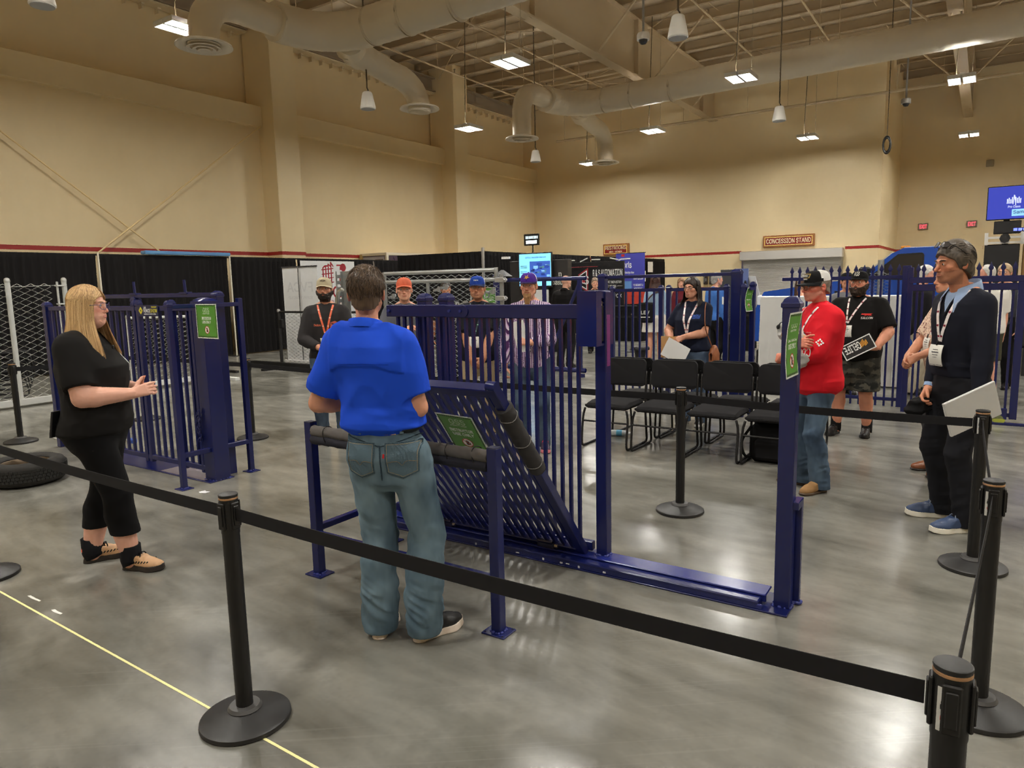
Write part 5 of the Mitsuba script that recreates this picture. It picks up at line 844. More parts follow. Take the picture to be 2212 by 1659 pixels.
# ================================================================ figures: smooth implicit surfaces, meshed
def snet(D, lo, h):
    """Surface nets of the level set D = 0 on a regular grid (negative inside)."""
    ins = D < 0; n0, n1, n2 = (s - 1 for s in D.shape); cs = [(i, j, k) for i in (0, 1) for j in (0, 1) for k in (0, 1)]
    cnt = np.zeros((n0, n1, n2), np.int8)
    for i, j, k in cs: cnt += ins[i:n0 + i, j:n1 + j, k:n2 + k]
    cells = np.argwhere((cnt > 0) & (cnt < 8)); idx = np.full((n0, n1, n2), -1, np.int32); idx[tuple(cells.T)] = np.arange(len(cells))
    val = {c: D[cells[:, 0] + c[0], cells[:, 1] + c[1], cells[:, 2] + c[2]] for c in cs}; acc = np.zeros((len(cells), 3)); num = np.zeros(len(cells))
    for a in cs:
        for ax in range(3):
            if a[ax]: continue
            b = list(a); b[ax] = 1; va, vb = val[a], val[tuple(b)]; s = (va < 0) != (vb < 0); t = np.where(s, va / np.where(s, va - vb, 1), 0); p = np.tile(np.array(a, float), (len(cells), 1)); p[:, ax] = t
            acc += np.where(s[:, None], p, 0); num += s
    V = np.asarray(lo) + h * (cells + acc / num[:, None]); F = []
    for ax in range(3):
        u, w = (ax + 1) % 3, (ax + 2) % 3; sl = [slice(None)] * 3; sl[ax] = slice(0, -1); s2 = [slice(None)] * 3; s2[ax] = slice(1, None)
        x = ins[tuple(sl)] != ins[tuple(s2)]; e = np.argwhere(x); e = e[(e[:, u] > 0) & (e[:, w] > 0) & (e[:, u] < D.shape[u] - 1) & (e[:, w] < D.shape[w] - 1)]
        q = []
        for du, dw in ((1, 1), (0, 1), (0, 0), (1, 0)):
            c = e.copy(); c[:, u] -= du; c[:, w] -= dw; q.append(idx[tuple(c.T)])
        q = np.stack(q, 1); fl = ins[tuple(e.T)]; q = np.where(fl[:, None], q, q[:, ::-1]); F += [q[:, [0, 1, 2]], q[:, [0, 2, 3]]]
    return trimesh.Trimesh(V, np.vstack(F), process=False)
def smin(a, b, k):
    if k <= 0: return np.minimum(a, b)
    t = np.clip(0.5 + 0.5 * (b - a) / k, 0, 1); return b + (a - b) * t - k * t * (1 - t)
class Vol:
    """A distance volume that primitives are added to, each within its own box."""
    def __init__(s, lo, hi, h):
        s.lo = np.asarray(lo, float); s.h = h; s.n = np.ceil((np.asarray(hi) - s.lo) / h).astype(int) + 1
        s.ax = [(s.lo[k] + h * np.arange(s.n[k])).astype(np.float32) for k in range(3)]; s.D = np.full(s.n, 0.2, np.float32)
    def _sub(s, lo, hi):
        a = np.clip(np.floor((np.asarray(lo) - s.lo) / s.h).astype(int), 0, s.n); b = np.clip(np.ceil((np.asarray(hi) - s.lo) / s.h).astype(int) + 1, 0, s.n)
        return tuple(slice(x, y) for x, y in zip(a, b))
    def _grid(s, q): return s.ax[0][q[0]][:, None, None], s.ax[1][q[1]][None, :, None], s.ax[2][q[2]][None, None, :]
    def put(s, lo, hi, fn, k=0.0, sub=False):
        m = k + 4 * s.h + 0.012; q = s._sub(np.asarray(lo) - m, np.asarray(hi) + m)
        if any(x.stop <= x.start for x in q): return s
        d = fn(*s._grid(q)); s.D[q] = -smin(-s.D[q], d, k) if sub else smin(s.D[q], d, k); return s
    def cone(s, a, b, ra, rb, k=0.0, sub=False, sq=None):
        a, b = np.asarray(a, np.float32), np.asarray(b, np.float32); ba = b - a; L = float(ba @ ba) + 1e-12; r = max(ra, rb)
        def fn(x, y, z):
            t = np.clip(((x - a[0]) * ba[0] + (y - a[1]) * ba[1] + (z - a[2]) * ba[2]) / L, 0, 1)
            return np.sqrt((x - a[0] - t * ba[0]) ** 2 + (y - a[1] - t * ba[1]) ** 2 + (z - a[2] - t * ba[2]) ** 2) - (ra + t * (rb - ra))
        return s.put(np.minimum(a, b) - r, np.maximum(a, b) + r, fn, k, sub)
    def chain(s, pts, rs, k=0.0, k0=None):
        for i in range(len(pts) - 1): s.cone(pts[i], pts[i + 1], rs[i], rs[i + 1], (k0 if k0 is not None and i == 0 else k))
        return s
    def ell(s, c, r, k=0.0, sub=False, R=None):
        c, r = np.asarray(c, np.float32), np.asarray(r, np.float32); m = float(r.max()) if R is not None else None
        def fn(x, y, z):
            p = [x - c[0], y - c[1], z - c[2]]
            if R is not None: p = [R[0][i] * p[0] + R[1][i] * p[1] + R[2][i] * p[2] for i in range(3)]
            k0 = np.sqrt(sum((v / w) ** 2 for v, w in zip(p, r))); k1 = np.sqrt(sum((v / (w * w)) ** 2 for v, w in zip(p, r))) + 1e-9
            return k0 * (k0 - 1) / k1
        e = r if m is None else np.full(3, m); return s.put(c - e, c + e, fn, k, sub)
    def loft(s, tab, k=0.0, off=0.0, lean=(0, 0), zr=None, p=2.3):
        """tab rows: z, half width, front, back; the trunk's cross sections."""
        t = np.asarray(tab, float); z0, z1 = t[0, 0], t[-1, 0]; w = t[:, 1].max() + off; d = max(t[:, 2].max(), t[:, 3].max()) + off
        def fn(x, y, z):
            zz = np.clip(z, z0, z1); g = lambda c: np.interp(zz.ravel(), t[:, 0], t[:, c]).reshape(zz.shape).astype(np.float32)
            hw, fr, bk = g(1) + off, g(2) + off, g(3) + off; u = ((zz - z0) / (z1 - z0)); xx = x - lean[0] * u; yy = y - lean[1] * u
            dd = np.where(yy > 0, fr, bk); q = (np.abs(xx / hw) ** p + np.abs(yy / dd) ** p) ** (1 / p); e = (q - 1) * np.minimum(hw, dd); o = np.maximum(z0 - z, z - z1)
            return np.where(o > 0, np.sqrt(np.maximum(e, 0) ** 2 + o ** 2) + np.minimum(e, 0), e).astype(np.float32)
        return s.put((-w - abs(lean[0]), -d - abs(lean[1]), z0), (w + abs(lean[0]), d + abs(lean[1]), z1), fn, k)
    def cut(s, fn):
        s.D = np.maximum(s.D, fn(*s._grid((slice(None),) * 3)).astype(np.float32)); return s
    def ripple(s, fn):
        """Displaces the surface outwards by fn(points) in metres."""
        q = np.argwhere(np.abs(s.D) < 0.03); P = s.lo + s.h * q; s.D[tuple(q.T)] -= fn(P).astype(np.float32); return s
    def mesh(s, smooth=0):
        m = snet(s.D, s.lo, s.h)
        if smooth: trimesh.smoothing.filter_taubin(m, iterations=smooth)
        return m
nz, fb = meshkit.noise, meshkit.fbm
def ridge(P, seed): return 1 - np.abs(2 * nz(P, seed) - 1) * 2
def unit(v): v = np.asarray(v, float); return v / (np.linalg.norm(v) + 1e-12)
def ik(a, c, l1, l2, pole):
    a, c = np.asarray(a, float), np.asarray(c, float); d = c - a; L = np.linalg.norm(d); Lm = (l1 + l2) * 0.999
    if L > Lm: c = a + d / L * Lm; d = c - a; L = Lm
    u = d / L; x = (l1 * l1 - l2 * l2 + L * L) / (2 * L); p = np.asarray(pole, float); p = p - u * (p @ u); p = unit(p)
    return a + u * x + p * math.sqrt(max(l1 * l1 - x * x, 0)), c
def union(ms):
    import manifold3d as m3
    try:
        acc = None
        for m in ms:
            q = m3.Manifold(m3.Mesh(vert_properties=np.asarray(m.vertices, np.float32), tri_verts=np.asarray(m.faces, np.uint32)))
            if q.status() != m3.Error.NoError or q.num_tri() == 0: return cat_(*ms)
            acc = q if acc is None else acc + q
        o = acc.to_mesh(); return trimesh.Trimesh(np.asarray(o.vert_properties)[:, :3], np.asarray(o.tri_verts), process=False)
    except Exception:
        return cat_(*ms)

# ---- hands: wrist at the origin, fingers along +y, back of the hand +z, thumb on +x (side=+1) or -x
def hand_mesh(h, side, curl, thumb=0.3, spread=0.0, s=1.0):
    v = Vol((-0.075 * s, -0.05 * s, -0.11 * s), (0.095 * s if side > 0 else 0.075 * s, 0.2 * s, 0.05 * s), h); v.lo[0] = -0.095 * s; v.__init__(v.lo, (0.095 * s, 0.2 * s, 0.05 * s), h)
    xs = np.array([0.029, 0.010, -0.0095, -0.027]) * side; ln = [0.070, 0.078, 0.073, 0.057]
    if np.ndim(curl) == 0: curl = [curl] * 4
    v.cone((0, -0.045 * s, 0), (0, 0.012 * s, 0), 0.025 * s, 0.025 * s)
    for i in range(4): v.cone((xs[i] * 0.55 * s, 0.008 * s, 0), (xs[i] * s, 0.084 * s, 0.002 * s), 0.0185 * s, 0.0125 * s, 0.014 * s)
    v.cone((0.016 * side * s, 0.02 * s, -0.010 * s), (0.026 * side * s, 0.045 * s, -0.012 * s), 0.019 * s, 0.014 * s, 0.012 * s)
    for i in range(4):
        c = curl[i]; p = np.array([xs[i], 0.084, 0.002]) * s; a = 0; sp = (1.5 - i) * 0.06 * side * (1 + spread * 2); r = [0.0098, 0.0092, 0.0084, 0.0072]; P = [p]
        for j, (f, m) in enumerate(zip((0.46, 0.30, 0.24), (1.15, 1.45, 0.95))):
            a += c * m; P.append(P[-1] + ln[i] * f * s * np.array([math.sin(sp) * math.cos(a), math.cos(sp) * math.cos(a), -math.sin(a)]))
        for j in range(3): v.cone(P[j], P[j + 1], r[j] * s, r[j + 1] * s, 0.003 if j else 0.006)
    d = unit([0.75 * side, 0.62, -0.35 - 0.5 * thumb]); p = np.array([0.030 * side, 0.028, -0.010]) * s; P = [p]
    for j, l in enumerate((0.042, 0.032, 0.026)):
        P.append(P[-1] + d * l * s); d = unit(d + np.array([-0.55 * side * (0.4 + thumb), 0.35, -0.4 * thumb]) * 0.6)
    for j in range(3): v.cone(P[j], P[j + 1], (0.0125, 0.0108, 0.010)[j] * s, (0.0108, 0.010, 0.008)[j] * s, 0.005)
    return v.mesh()

# ---- heads: eyes at z = 0, chin near -0.115, crown near +0.115, face towards +y
def head_vol(h, o):
    v = Vol((-0.105, -0.13, -0.21), (0.105, 0.135, 0.13), h); f = o.get('fat', 0.0); j = o.get('jaw', 1.0)
    v.ell((0, -0.013, 0.026), (0.0745, 0.097, 0.088)).ell((0, 0.026, -0.028), (0.0625 + f * 0.5, 0.066, 0.076), 0.025)
    v.ell((0, 0.030, -0.072), ((0.050 + f) * j, 0.055, 0.043), 0.02).cone((-0.012, 0.071, -0.097), (0.012, 0.071, -0.097), 0.0185, 0.0185, 0.02)
    for s in (-1, 1):
        v.ell((s * 0.044, 0.056, -0.022), (0.022, 0.022, 0.020), 0.015).cone((s * 0.040, 0.076, 0.019), (s * 0.010, 0.0865, 0.016), 0.010, 0.010, 0.012)
        v.cone((s * (0.056 + f) * j, 0.0, -0.055), (s * 0.030, 0.055, -0.094), 0.014, 0.014, 0.022)
        if f > 0.004: v.ell((s * 0.04, 0.045, -0.06), (0.026, 0.03, 0.026), 0.02)
    v.ell((0, 0.082, -0.064), (0.030, 0.0175, 0.021), 0.014)
    for s in (-1, 1): v.ell((s * 0.032, 0.103, 0.001), (0.0185, 0.017, 0.0135), 0.012, True)
    n = o.get('nose', 1.0)
    v.cone((0, 0.087, 0.006), (0, 0.086 + 0.0245 * n, -0.034), 0.0075, 0.0105, 0.010)
    for s in (-1, 1): v.ell((s * 0.0115, 0.0965, -0.039), (0.0085, 0.0105, 0.0075), 0.005)
    for s in (-1, 1): v.ell((s * 0.032, 0.0785, 0.0), (0.0152, 0.0140, 0.0140), 0.003).ell((s * 0.032, 0.0945, -0.0005), (0.0135, 0.0085, 0.0050 * o.get('eye', 1.0)), 0.0015, True)
    v.cone((-0.021, 0.1035, -0.0655), (0.021, 0.1035, -0.0655), 0.0028, 0.0028, 0.003, True)
    if o.get('mouth', 0): v.ell((0, 0.104, -0.067), (0.015, 0.012, 0.0045), 0.002, True)
    for s in (-1, 1):
        R = np.array([[math.cos(s * 0.35), -math.sin(s * 0.35), 0], [math.sin(s * 0.35), math.cos(s * 0.35), 0], [0, 0, 1.0]])
        v.ell((s * 0.079, -0.014, -0.012), (0.0075, 0.019, 0.032), 0.006, R=R).ell((s * 0.088, -0.010, -0.010), (0.007, 0.010, 0.018), 0.003, True, R=R)
    nk = o.get('neck', 1.0)
    v.cone((0, -0.022, -0.075), (0, -0.045, -0.20), 0.050 * nk, 0.056 * nk, 0.03)
    if f > 0.006: v.ell((0, 0.02, -0.115), (0.05, 0.05, 0.03), 0.03)
    return v
def tri(a, b, c): return np.array([a, b, c], float)
def eye_parts(o):
    out = []
    for s in (-1, 1):
        w = trimesh.creation.icosphere(3, 0.0122); w.apply_translation((s * 0.032, 0.0795, 0.0))
        g = np.array([o.get('gaze', 0.0), 0.0]); c = np.array([s * 0.032 + 0.0122 * math.sin(g[0]), 0.0795 + 0.0122 * math.cos(g[0]), -0.0003]); i = trimesh.creation.icosphere(2, 0.0052); i.apply_scale([1, 0.42, 1]); i.apply_translation(c - np.array([0, 0.0006, 0]))
        out.append((w, i))
    return out
def lips(open_):
    x = np.linspace(-0.022, 0.022, 15); t = 1 - (x / 0.022) ** 2; up = np.stack([x, 0.0965 + 0.0015 * t - 12 * x ** 2 * 0.4, -0.0625 + 0.0012 * t + 0.0012 * np.cos(x / 0.022 * 6) * t + open_ * 0.001], 1); lo = np.stack([x, 0.096 + 0.002 * t - 12 * x ** 2 * 0.4, -0.0688 - 0.002 * t - open_ * 0.004], 1)
    return cat_(tube(up, 0.0012 + 0.0022 * t, 7), tube(lo, 0.0012 + 0.0028 * t, 7))
def brow(s, th=1.0, z=0.019):
    x = np.linspace(0.012, 0.050, 10); return tube(np.stack([s * x, 0.0975 - 9 * (x - 0.012) ** 2, z + 0.004 * np.sin((x - 0.012) / 0.038 * 2.4)], 1), 0.0030 * th * np.sin(np.linspace(0.5, 2.7, 10)) + 0.0004, 6)
def glasses_mesh(r=0.0013, w=0.0245, hgt=0.0185, y=0.112, p=2.6):
    a = np.linspace(0, 2 * np.pi, 29); ms = []; lens = []
    for s in (-1, 1):
        X = s * 0.0335 + w * np.sign(np.cos(a)) * np.abs(np.cos(a)) ** (2 / p); Z = -0.004 + hgt * np.sign(np.sin(a)) * np.abs(np.sin(a)) ** (2 / p); Y_ = y - 3.0 * (np.abs(X) - 0.01).clip(0) ** 2 * 2.2
        ms.append(tube(np.stack([X, Y_, Z], 1), r, 6)); ms.append(tube(curve([(s * 0.058, y - 0.013, 0.003), (s * 0.073, y - 0.045, 0.003), (s * 0.081, 0.01, 0.0), (s * 0.083, -0.018, -0.008)], 12), r, 6))
        V = np.vstack([[s * 0.0335, y, -0.004], np.stack([X, Y_, Z], 1)]); lens.append(trimesh.Trimesh(V, [[0, i + 1, i + 2] for i in range(28)], process=False))
    ms.append(tube(curve([(-0.010, y, 0.002), (0, y + 0.003, 0.005), (0.010, y, 0.002)], 7), r, 6)); return cat_(*ms), cat_(*lens)
def cap_parts(tilt=0.0, flat_=0.0, brim=0.072, z0=0.038):
    """Front panel, rear panel, bill, button of a baseball cap in head coordinates."""
    nu, nv = 40, 12; V, idx = [], []
    for j in range(nv + 1):
        t = j / nv * (math.pi / 2); 
        for i in range(nu):
            a = 2 * math.pi * i / nu; ca, sa = math.cos(a), math.sin(a); cr = math.cos(t) ** 0.62; fr = max(sa, 0)
            V.append([0.083 * ca * cr, -0.013 + (0.104 + 0.004 * fr) * sa * cr, z0 + 0.086 * math.sin(t) ** 0.95 + 0.010 * fr * math.sin(2 * t)])
    V = np.array(V); F = []
    for j in range(nv):
        for i in range(nu):
            q = [j * nu + i, j * nu + (i + 1) % nu, (j + 1) * nu + (i + 1) % nu, (j + 1) * nu + i]; F += [[q[0], q[1], q[2]], [q[0], q[2], q[3]]]
    F = np.array(F); cen = np.repeat(V[F].reshape(-1, 6, 3).mean(1), 2, 0); m = cen[:, 1] > -0.005
    front, rear = (trimesh.Trimesh(V, F[k], process=False) for k in (m, ~m))
    for q in (front, rear): q.remove_unreferenced_vertices()
    B, nb, mb = [], 21, 8
    for top in (0, 1):
        for j in range(mb + 1):
            for i in range(nb):
                a = math.radians(8 + 164 * i / (nb - 1)); u = j / mb; ex = brim * (math.sin(a) ** 0.75); bx, by = 0.082 * math.cos(a), -0.013 + 0.106 * math.sin(a)
                x = bx * (1 + 0.02 * u); y = by + ex * u; B.append([x, y, z0 + 0.004 - (0.022 - flat_ * 0.016) * (x / 0.08) ** 2 * (0.3 + 0.7 * u) - 0.006 * u - 0.0035 * top])
    B = np.array(B); G = []; o = (mb + 1) * nb
    for j in range(mb):
        for i in range(nb - 1):
            q = [j * nb + i, j * nb + i + 1, (j + 1) * nb + i + 1, (j + 1) * nb + i]; G += [[q[0], q[2], q[1]], [q[0], q[3], q[2]], [q[0] + o, q[1] + o, q[2] + o], [q[0] + o, q[2] + o, q[3] + o]]
    for i in range(nb - 1): q = [mb * nb + i, mb * nb + i + 1]; G += [[q[0], q[1] + o, q[1]], [q[0], q[0] + o, q[1] + o]]
    bill = trimesh.Trimesh(B, G, process=False); btn = trimesh.creation.icosphere(2, 0.007); btn.apply_translation((0, -0.013, z0 + 0.088))
    R = trimesh.transformations.rotation_matrix(-tilt, [1, 0, 0], [0, 0, z0]); out = [front, rear, bill, btn]
    for q in out: q.apply_transform(R)
    return out
def shoe_meshes(o, h):
    """Sole and upper; heel at y = -0.10, toe at +0.17."""
    st = o.get('style', 'sneaker'); L = o.get('len', 1.0); th = {'sneaker': 0.034, 'boot': 0.022, 'dress': 0.018, 'sandal': 0.022}[st]; w = {'sneaker': 1.0, 'boot': 1.0, 'dress': 0.9, 'sandal': 0.95}[st]
    def plan(x, y, k=0.0):
        c = [((0, -0.072), 0.035 * w + k, (0.0, 0.0), 0.034 * w + k), ((0.0, 0.0), 0.034 * w + k, (0.004, 0.085), 0.048 * w + k), ((0.004, 0.085), 0.048 * w + k, (0.0, 0.128), 0.040 * w + k)]; d = None
        for a, ra, b, rb in c:
            bx, by = b[0] - a[0], b[1] - a[1]; t = np.clip(((x - a[0]) * bx + (y - a[1]) * by) / (bx * bx + by * by), 0, 1); e = np.sqrt((x - a[0] - t * bx) ** 2 + (y - a[1] - t * by) ** 2) - (ra + t * (rb - ra)); d = e if d is None else smin(d, e, 0.02)
        return d
    v = Vol((-0.075, -0.13, -0.012), (0.075, 0.19, 0.06), h)
    def sole(x, y, z):
        top = th + (0.010 * np.clip((y - 0.08) / 0.08, 0, 1) ** 2 if st == 'sneaker' else 0); bot = 0.012 * np.clip((y - 0.10) / 0.07, 0, 1) ** 2 + (0.008 * np.clip(1 - np.abs(y + 0.02) / 0.03, 0, 1) if st in ('boot', 'dress') else 0)
        p = plan(x, y) + 0 * z + (0.006 * np.clip(z / th, 0, 1) if st == 'sneaker' else 0.0); q = np.maximum(z - top, bot - z); return np.maximum(p, q)
    v.put((-0.06, -0.11, 0), (0.06, 0.17, 0.05), sole); S = v.mesh()
    v = Vol((-0.075, -0.13, 0.0), (0.075, 0.19, 0.20), h)
    if st == 'sandal': v.cone((-0.045, 0.06, 0.03), (0.0, 0.02, 0.065), 0.008, 0.008).cone((0.045, 0.06, 0.03), (0.0, 0.02, 0.065), 0.008, 0.008, 0.004)
    else:
        v.cone((0, -0.070, 0.03), (0, -0.064, 0.085), 0.033 * w, 0.036, 0.0).cone((0, -0.055, 0.07), (0, 0.02, 0.062), 0.036, 0.040, 0.02).cone((0, 0.02, 0.058), (0.003, 0.085, 0.035), 0.040, 0.040 * w, 0.02).cone((0.003, 0.085, 0.032), (0.0, 0.128, 0.030), 0.043 * w, 0.034 * w, 0.02)
        if st == 'boot': v.cone((0, -0.052, 0.08), (0, -0.045, 0.19), 0.044, 0.05, 0.02)
        v.cut(lambda x, y, z: np.maximum(th - 0.004 - z + 0 * x + 0 * y, plan(x, y, 0.0) + 0 * z))
        if st != 'boot': v.cut(lambda x, y, z: z - 0.098 + 0.16 * (y + 0.06) * (y > -0.06) * 0.4 + 0 * x)
    U = v.mesh()
    for m in (S, U): m.apply_scale(L)
    return S, U
TRUNK = {  # z / H, half width, front, back (metres at 1.76 m)
    'man': [(.455, .145, .095, .105), (.50, .172, .105, .128), (.535, .175, .108, .120), (.58, .165, .112, .098), (.64, .160, .116, .094), (.70, .172, .122, .106), (.755, .186, .116, .116), (.795, .172, .094, .108), (.825, .105, .066, .082), (.84, .062, .05, .062)],
    'stout': [(.455, .155, .10, .115), (.50, .188, .125, .14), (.535, .195, .150, .130), (.58, .195, .172, .112), (.64, .190, .165, .108), (.70, .192, .145, .118), (.755, .20, .128, .124), (.795, .182, .102, .115), (.825, .112, .07, .088), (.84, .066, .055, .066)],
    'big': [(.455, .18, .12, .125), (.50, .215, .16, .15), (.535, .225, .19, .145), (.58, .225, .20, .13), (.64, .22, .19, .125), (.70, .222, .17, .13), (.755, .225, .15, .135), (.795, .20, .115, .122), (.825, .125, .08, .095), (.84, .072, .06, .07)],
    'woman': [(.455, .15, .09, .115), (.50, .182, .10, .135), (.535, .176, .105, .115), (.58, .155, .105, .09), (.63, .145, .105, .088), (.68, .152, .125, .098), (.725, .165, .145, .105), (.775, .160, .10, .10), (.805, .12, .07, .085), (.835, .055, .045, .058)],
    'bigwoman': [(.455, .18, .12, .16), (.50, .215, .155, .195), (.535, .215, .175, .175), (.58, .205, .175, .145), (.63, .198, .172, .14), (.68, .20, .19, .15), (.725, .205, .195, .15), (.775, .185, .13, .13), (.805, .135, .085, .10), (.835, .062, .052, .065)],
}
def sub_to(m, e):
    v, f = trimesh.remesh.subdivide_to_size(m.vertices, m.faces, e, max_iter=12); return trimesh.Trimesh(v, f, process=False)
class Person:
    RES = {'hi': (0.0135, 0.0078, 0.0033, 0.0038, 0.005), 'mid': (0.0145, 0.0095, 0.004, 0.0045, 0.006), 'lo': (0.020, 0.014, 0.006, 0.007, 0.009)}
    def __init__(s, o):
        s.o = o; H = s.H = o['H']; k = s.k = H / 1.76; hb, hc, hh, hd, hs_ = s.RES[o.get('res', 'mid')]; s.hc = hc
        a = math.radians(o['heading'] - 90); s.W = np.eye(4); s.W[:2, :2] = [[math.cos(a), -math.sin(a)], [math.sin(a), math.cos(a)]]; s.W[:2, 3] = o['loc']
        s.t = thing('person', o['label'], 'person', o.get('group'))
        T_ = np.array(TRUNK[o.get('trunk', 'man')], float); T_[:, 0] *= H; T_[:, 1:] *= k; T_[:, 1] *= o.get('wide', 1.0); s.T = T_; lx, ly = s.lean = np.array(o.get('lean', (0, 0)), float)
        u = lambda z: (z - T_[0, 0]) / (T_[-1, 0] - T_[0, 0]); s.u = u
        g, gl = o.get('girth', 1.0), o.get('legs', 1.0); sx = np.interp(0.755 * H, T_[:, 0], T_[:, 1]) - 0.028 * k; zs = o.get('shz', 0.795) * H; s.sh = {q: np.array([e * sx + lx * u(zs), -0.012 * k + ly * u(zs), zs]) for q, e in (('R', 1), ('L', -1))}
        s.arm = {}; lu, lf = 0.172 * H, 0.148 * H
        for q in 'RL':
            w, pole, fd, bn, curl, th = o['arms'][q]; el, wr = ik(s.sh[q], np.array(w, float), lu, lf, pole); s.arm[q] = (el, wr)
        s.hip = {q: np.array([e * 0.058 * H * o.get('hipx', 1.0), 0, 0.505 * H]) for q, e in (('R', 1), ('L', -1))}; s.leg = {}
        for q in 'RL':
            x, y, an = o['feet'][q]; ca, sa = math.cos(math.radians(an)), math.sin(math.radians(an)); ank = np.array([x - sa * -0.0, y, 0.085 * k]); d = np.array([-sa, ca, 0]); ank = ank - d * 0.05 * k
            kn, ank = ik(s.hip[q], ank, 0.235 * H, 0.232 * H, (d[0] * 0.6, d[1] + 0.15, 0)); s.leg[q] = (kn, ank, d, np.array([x, y]))
        # ---- bare body
        P = np.vstack([s.sh['R'], s.sh['L'], *s.arm['R'], *s.arm['L'], s.leg['R'][0], s.leg['L'][0], s.leg['R'][1], s.leg['L'][1]]); m = 0.13
        lo = np.minimum(P.min(0) - m, [-T_[:, 1].max() - 0.05, -T_[:, 3].max() - 0.06, 0.0]); hi = np.maximum(P.max(0) + m, [T_[:, 1].max() + 0.05, T_[:, 2].max() + 0.06, 0.93 * H]); s.lo, s.hi = lo, hi
        v = Vol(lo, hi, hb); v.loft(T_[1:] if 'pants' in o else T_, 0.0, -0.014, s.lean); s.trap(v, 0.0)
        ra = s.ra = np.array([0.054, 0.046, 0.042, 0.044, 0.030]) * k * g
        for q in 'RL':
            el, wr = s.arm[q]; md = el + (wr - el) * 0.25; v.cone(s.sh[q], el, ra[0], ra[2], 0.03).cone(el, md, ra[2], ra[3], 0.01).cone(md, wr, ra[3], ra[4] / g ** 0.5, 0.01)
        rl = s.rl = np.array([0.088, 0.058, 0.060, 0.040]) * k * gl
        for q in 'RL':
            kn, an, d, f = s.leg[q]; cf = kn + (an - kn) * 0.3 - d * 0.016 * k; v.cone(s.hip[q], kn, rl[0], rl[1], 0.03).cone(kn, cf, rl[1], rl[2], 0.01).cone(cf, an, rl[2], rl[3], 0.01).cone(an, an - [0, 0, 0.03 * k], rl[3], rl[3], 0.01)
        body = v.mesh()
        # ---- head
        ho = o['head']; hk = s.hk = ho.get('scale', 1.0) * 0.130 * H / 0.232; s.HR = trimesh.transformations.euler_matrix(math.radians(ho.get('pitch', 0)), math.radians(ho.get('roll', 0)), math.radians(ho.get('yaw', 0)), 'sxyz'); piv = np.array([0, -0.03, -0.13]); M = np.eye(4); M[:3, :3] = s.HR[:3, :3] * hk
        org = np.array([lx, ly + 0.035 * k + ho.get('fwd', 0.0), H - 0.118 * hk + ho.get('up', 0)]); M[:3, 3] = org + (np.eye(3) * hk @ piv) - M[:3, :3] @ piv; s.HM = M
        hv = head_vol(hh / hk if o.get('res') != 'lo' else hh, ho); s.hv = hv; hm = hv.mesh(1 if o.get('res') != 'lo' else 0); parts = [body, moved(hm, M)]
        # ---- hands
        s.hand = {}
        for q, e in (('R', 1), ('L', -1)):
            w, pole, fd, bn, curl, th = o['arms'][q]
            if fd is None: continue
            el, wr = s.arm[q]; y = unit(fd); z = np.asarray(bn, float); z = unit(z - y * (z @ y)); x = np.cross(y, z); A = np.eye(4); A[:3, 0], A[:3, 1], A[:3, 2], A[:3, 3] = x, y, z, wr; s.hand[q] = A
            parts.append(moved(hand_mesh(hd, -e if o.get('palm_side', {}).get(q) else -e, curl, th, 0.1, 0.96 * k * o.get('handk', 1.0)), A))
        skin = np.asarray(o['skin'], float); b = union(parts); s.body = b
        p = (np.linalg.inv(M) @ np.hstack([b.vertices, np.ones((len(b.vertices), 1))]).T).T[:, :3]; face = (np.abs(p[:, 0]) < 0.09) & (p[:, 2] > -0.13) & (p[:, 2] < 0.13) & (np.abs(p[:, 1]) < 0.14)
        C = np.tile(lin(skin), (len(p), 1)); mott = fb(b.vertices * 28, 3, 5)[:, None]; C *= 0.90 + 0.2 * mott
        red = np.exp(-(((np.abs(p[:, 0]) - 0.043) / 0.02) ** 2 + ((p[:, 2] + 0.03) / 0.02) ** 2)) * (p[:, 1] > 0.02) + np.exp(-((p[:, 0] / 0.015) ** 2 + ((p[:, 2] + 0.035) / 0.016) ** 2)) * (p[:, 1] > 0.07) + (np.abs(p[:, 0]) > 0.079) * 0.8
        red = np.where(face, red, 0)[:, None] * ho.get('flush', 0.5); C = C * (1 - red * np.array([0.02, 0.30, 0.30]))
        if 'stubble' in o:
            st = (p[:, 2] < -0.038) & (p[:, 2] > -0.135) & (p[:, 1] > -0.02 + 0.0) & face & ~((np.abs(p[:, 0]) < 0.02) & (np.abs(p[:, 2] + 0.066) < 0.006)); st = st & (p[:, 2] < -0.045 - 0.0 + 0.35 * (np.abs(p[:, 0]) - 0.05).clip(0)); w_ = (0.35 + 0.4 * fb(b.vertices * 300, 2, 9))[:, None] * o['stubble'][1]; C = np.where(st[:, None], C * (1 - w_) + lin(o['stubble'][0]) * w_, C)
        s.add('body', b, C, 'm_skin', True)
        # ---- face pieces
        if not ho.get('back'):
            for w_, i_ in eye_parts(ho):
                e = s.add('eye', moved(w_, M), (232, 228, 222), 'm_gloss', True); put('iris', moved(moved(i_, M), s.W), ho.get('iris', (46, 32, 24)), 'm_gloss', True, parent=e)
            s.add('lips', moved(lips(ho.get('mouth', 0)), M), ho.get('lips', tuple(skin * np.array([0.80, 0.60, 0.58]))), 'm_skin', True)
            for e in (-1, 1): s.add('eyebrow', moved(brow(e, ho.get('brow', 1.0)), M), ho.get('browc', o['hair'][1] if o.get('hair') else (60, 45, 35)), 'm_hair', True)
        s.dress(); s.headwear()
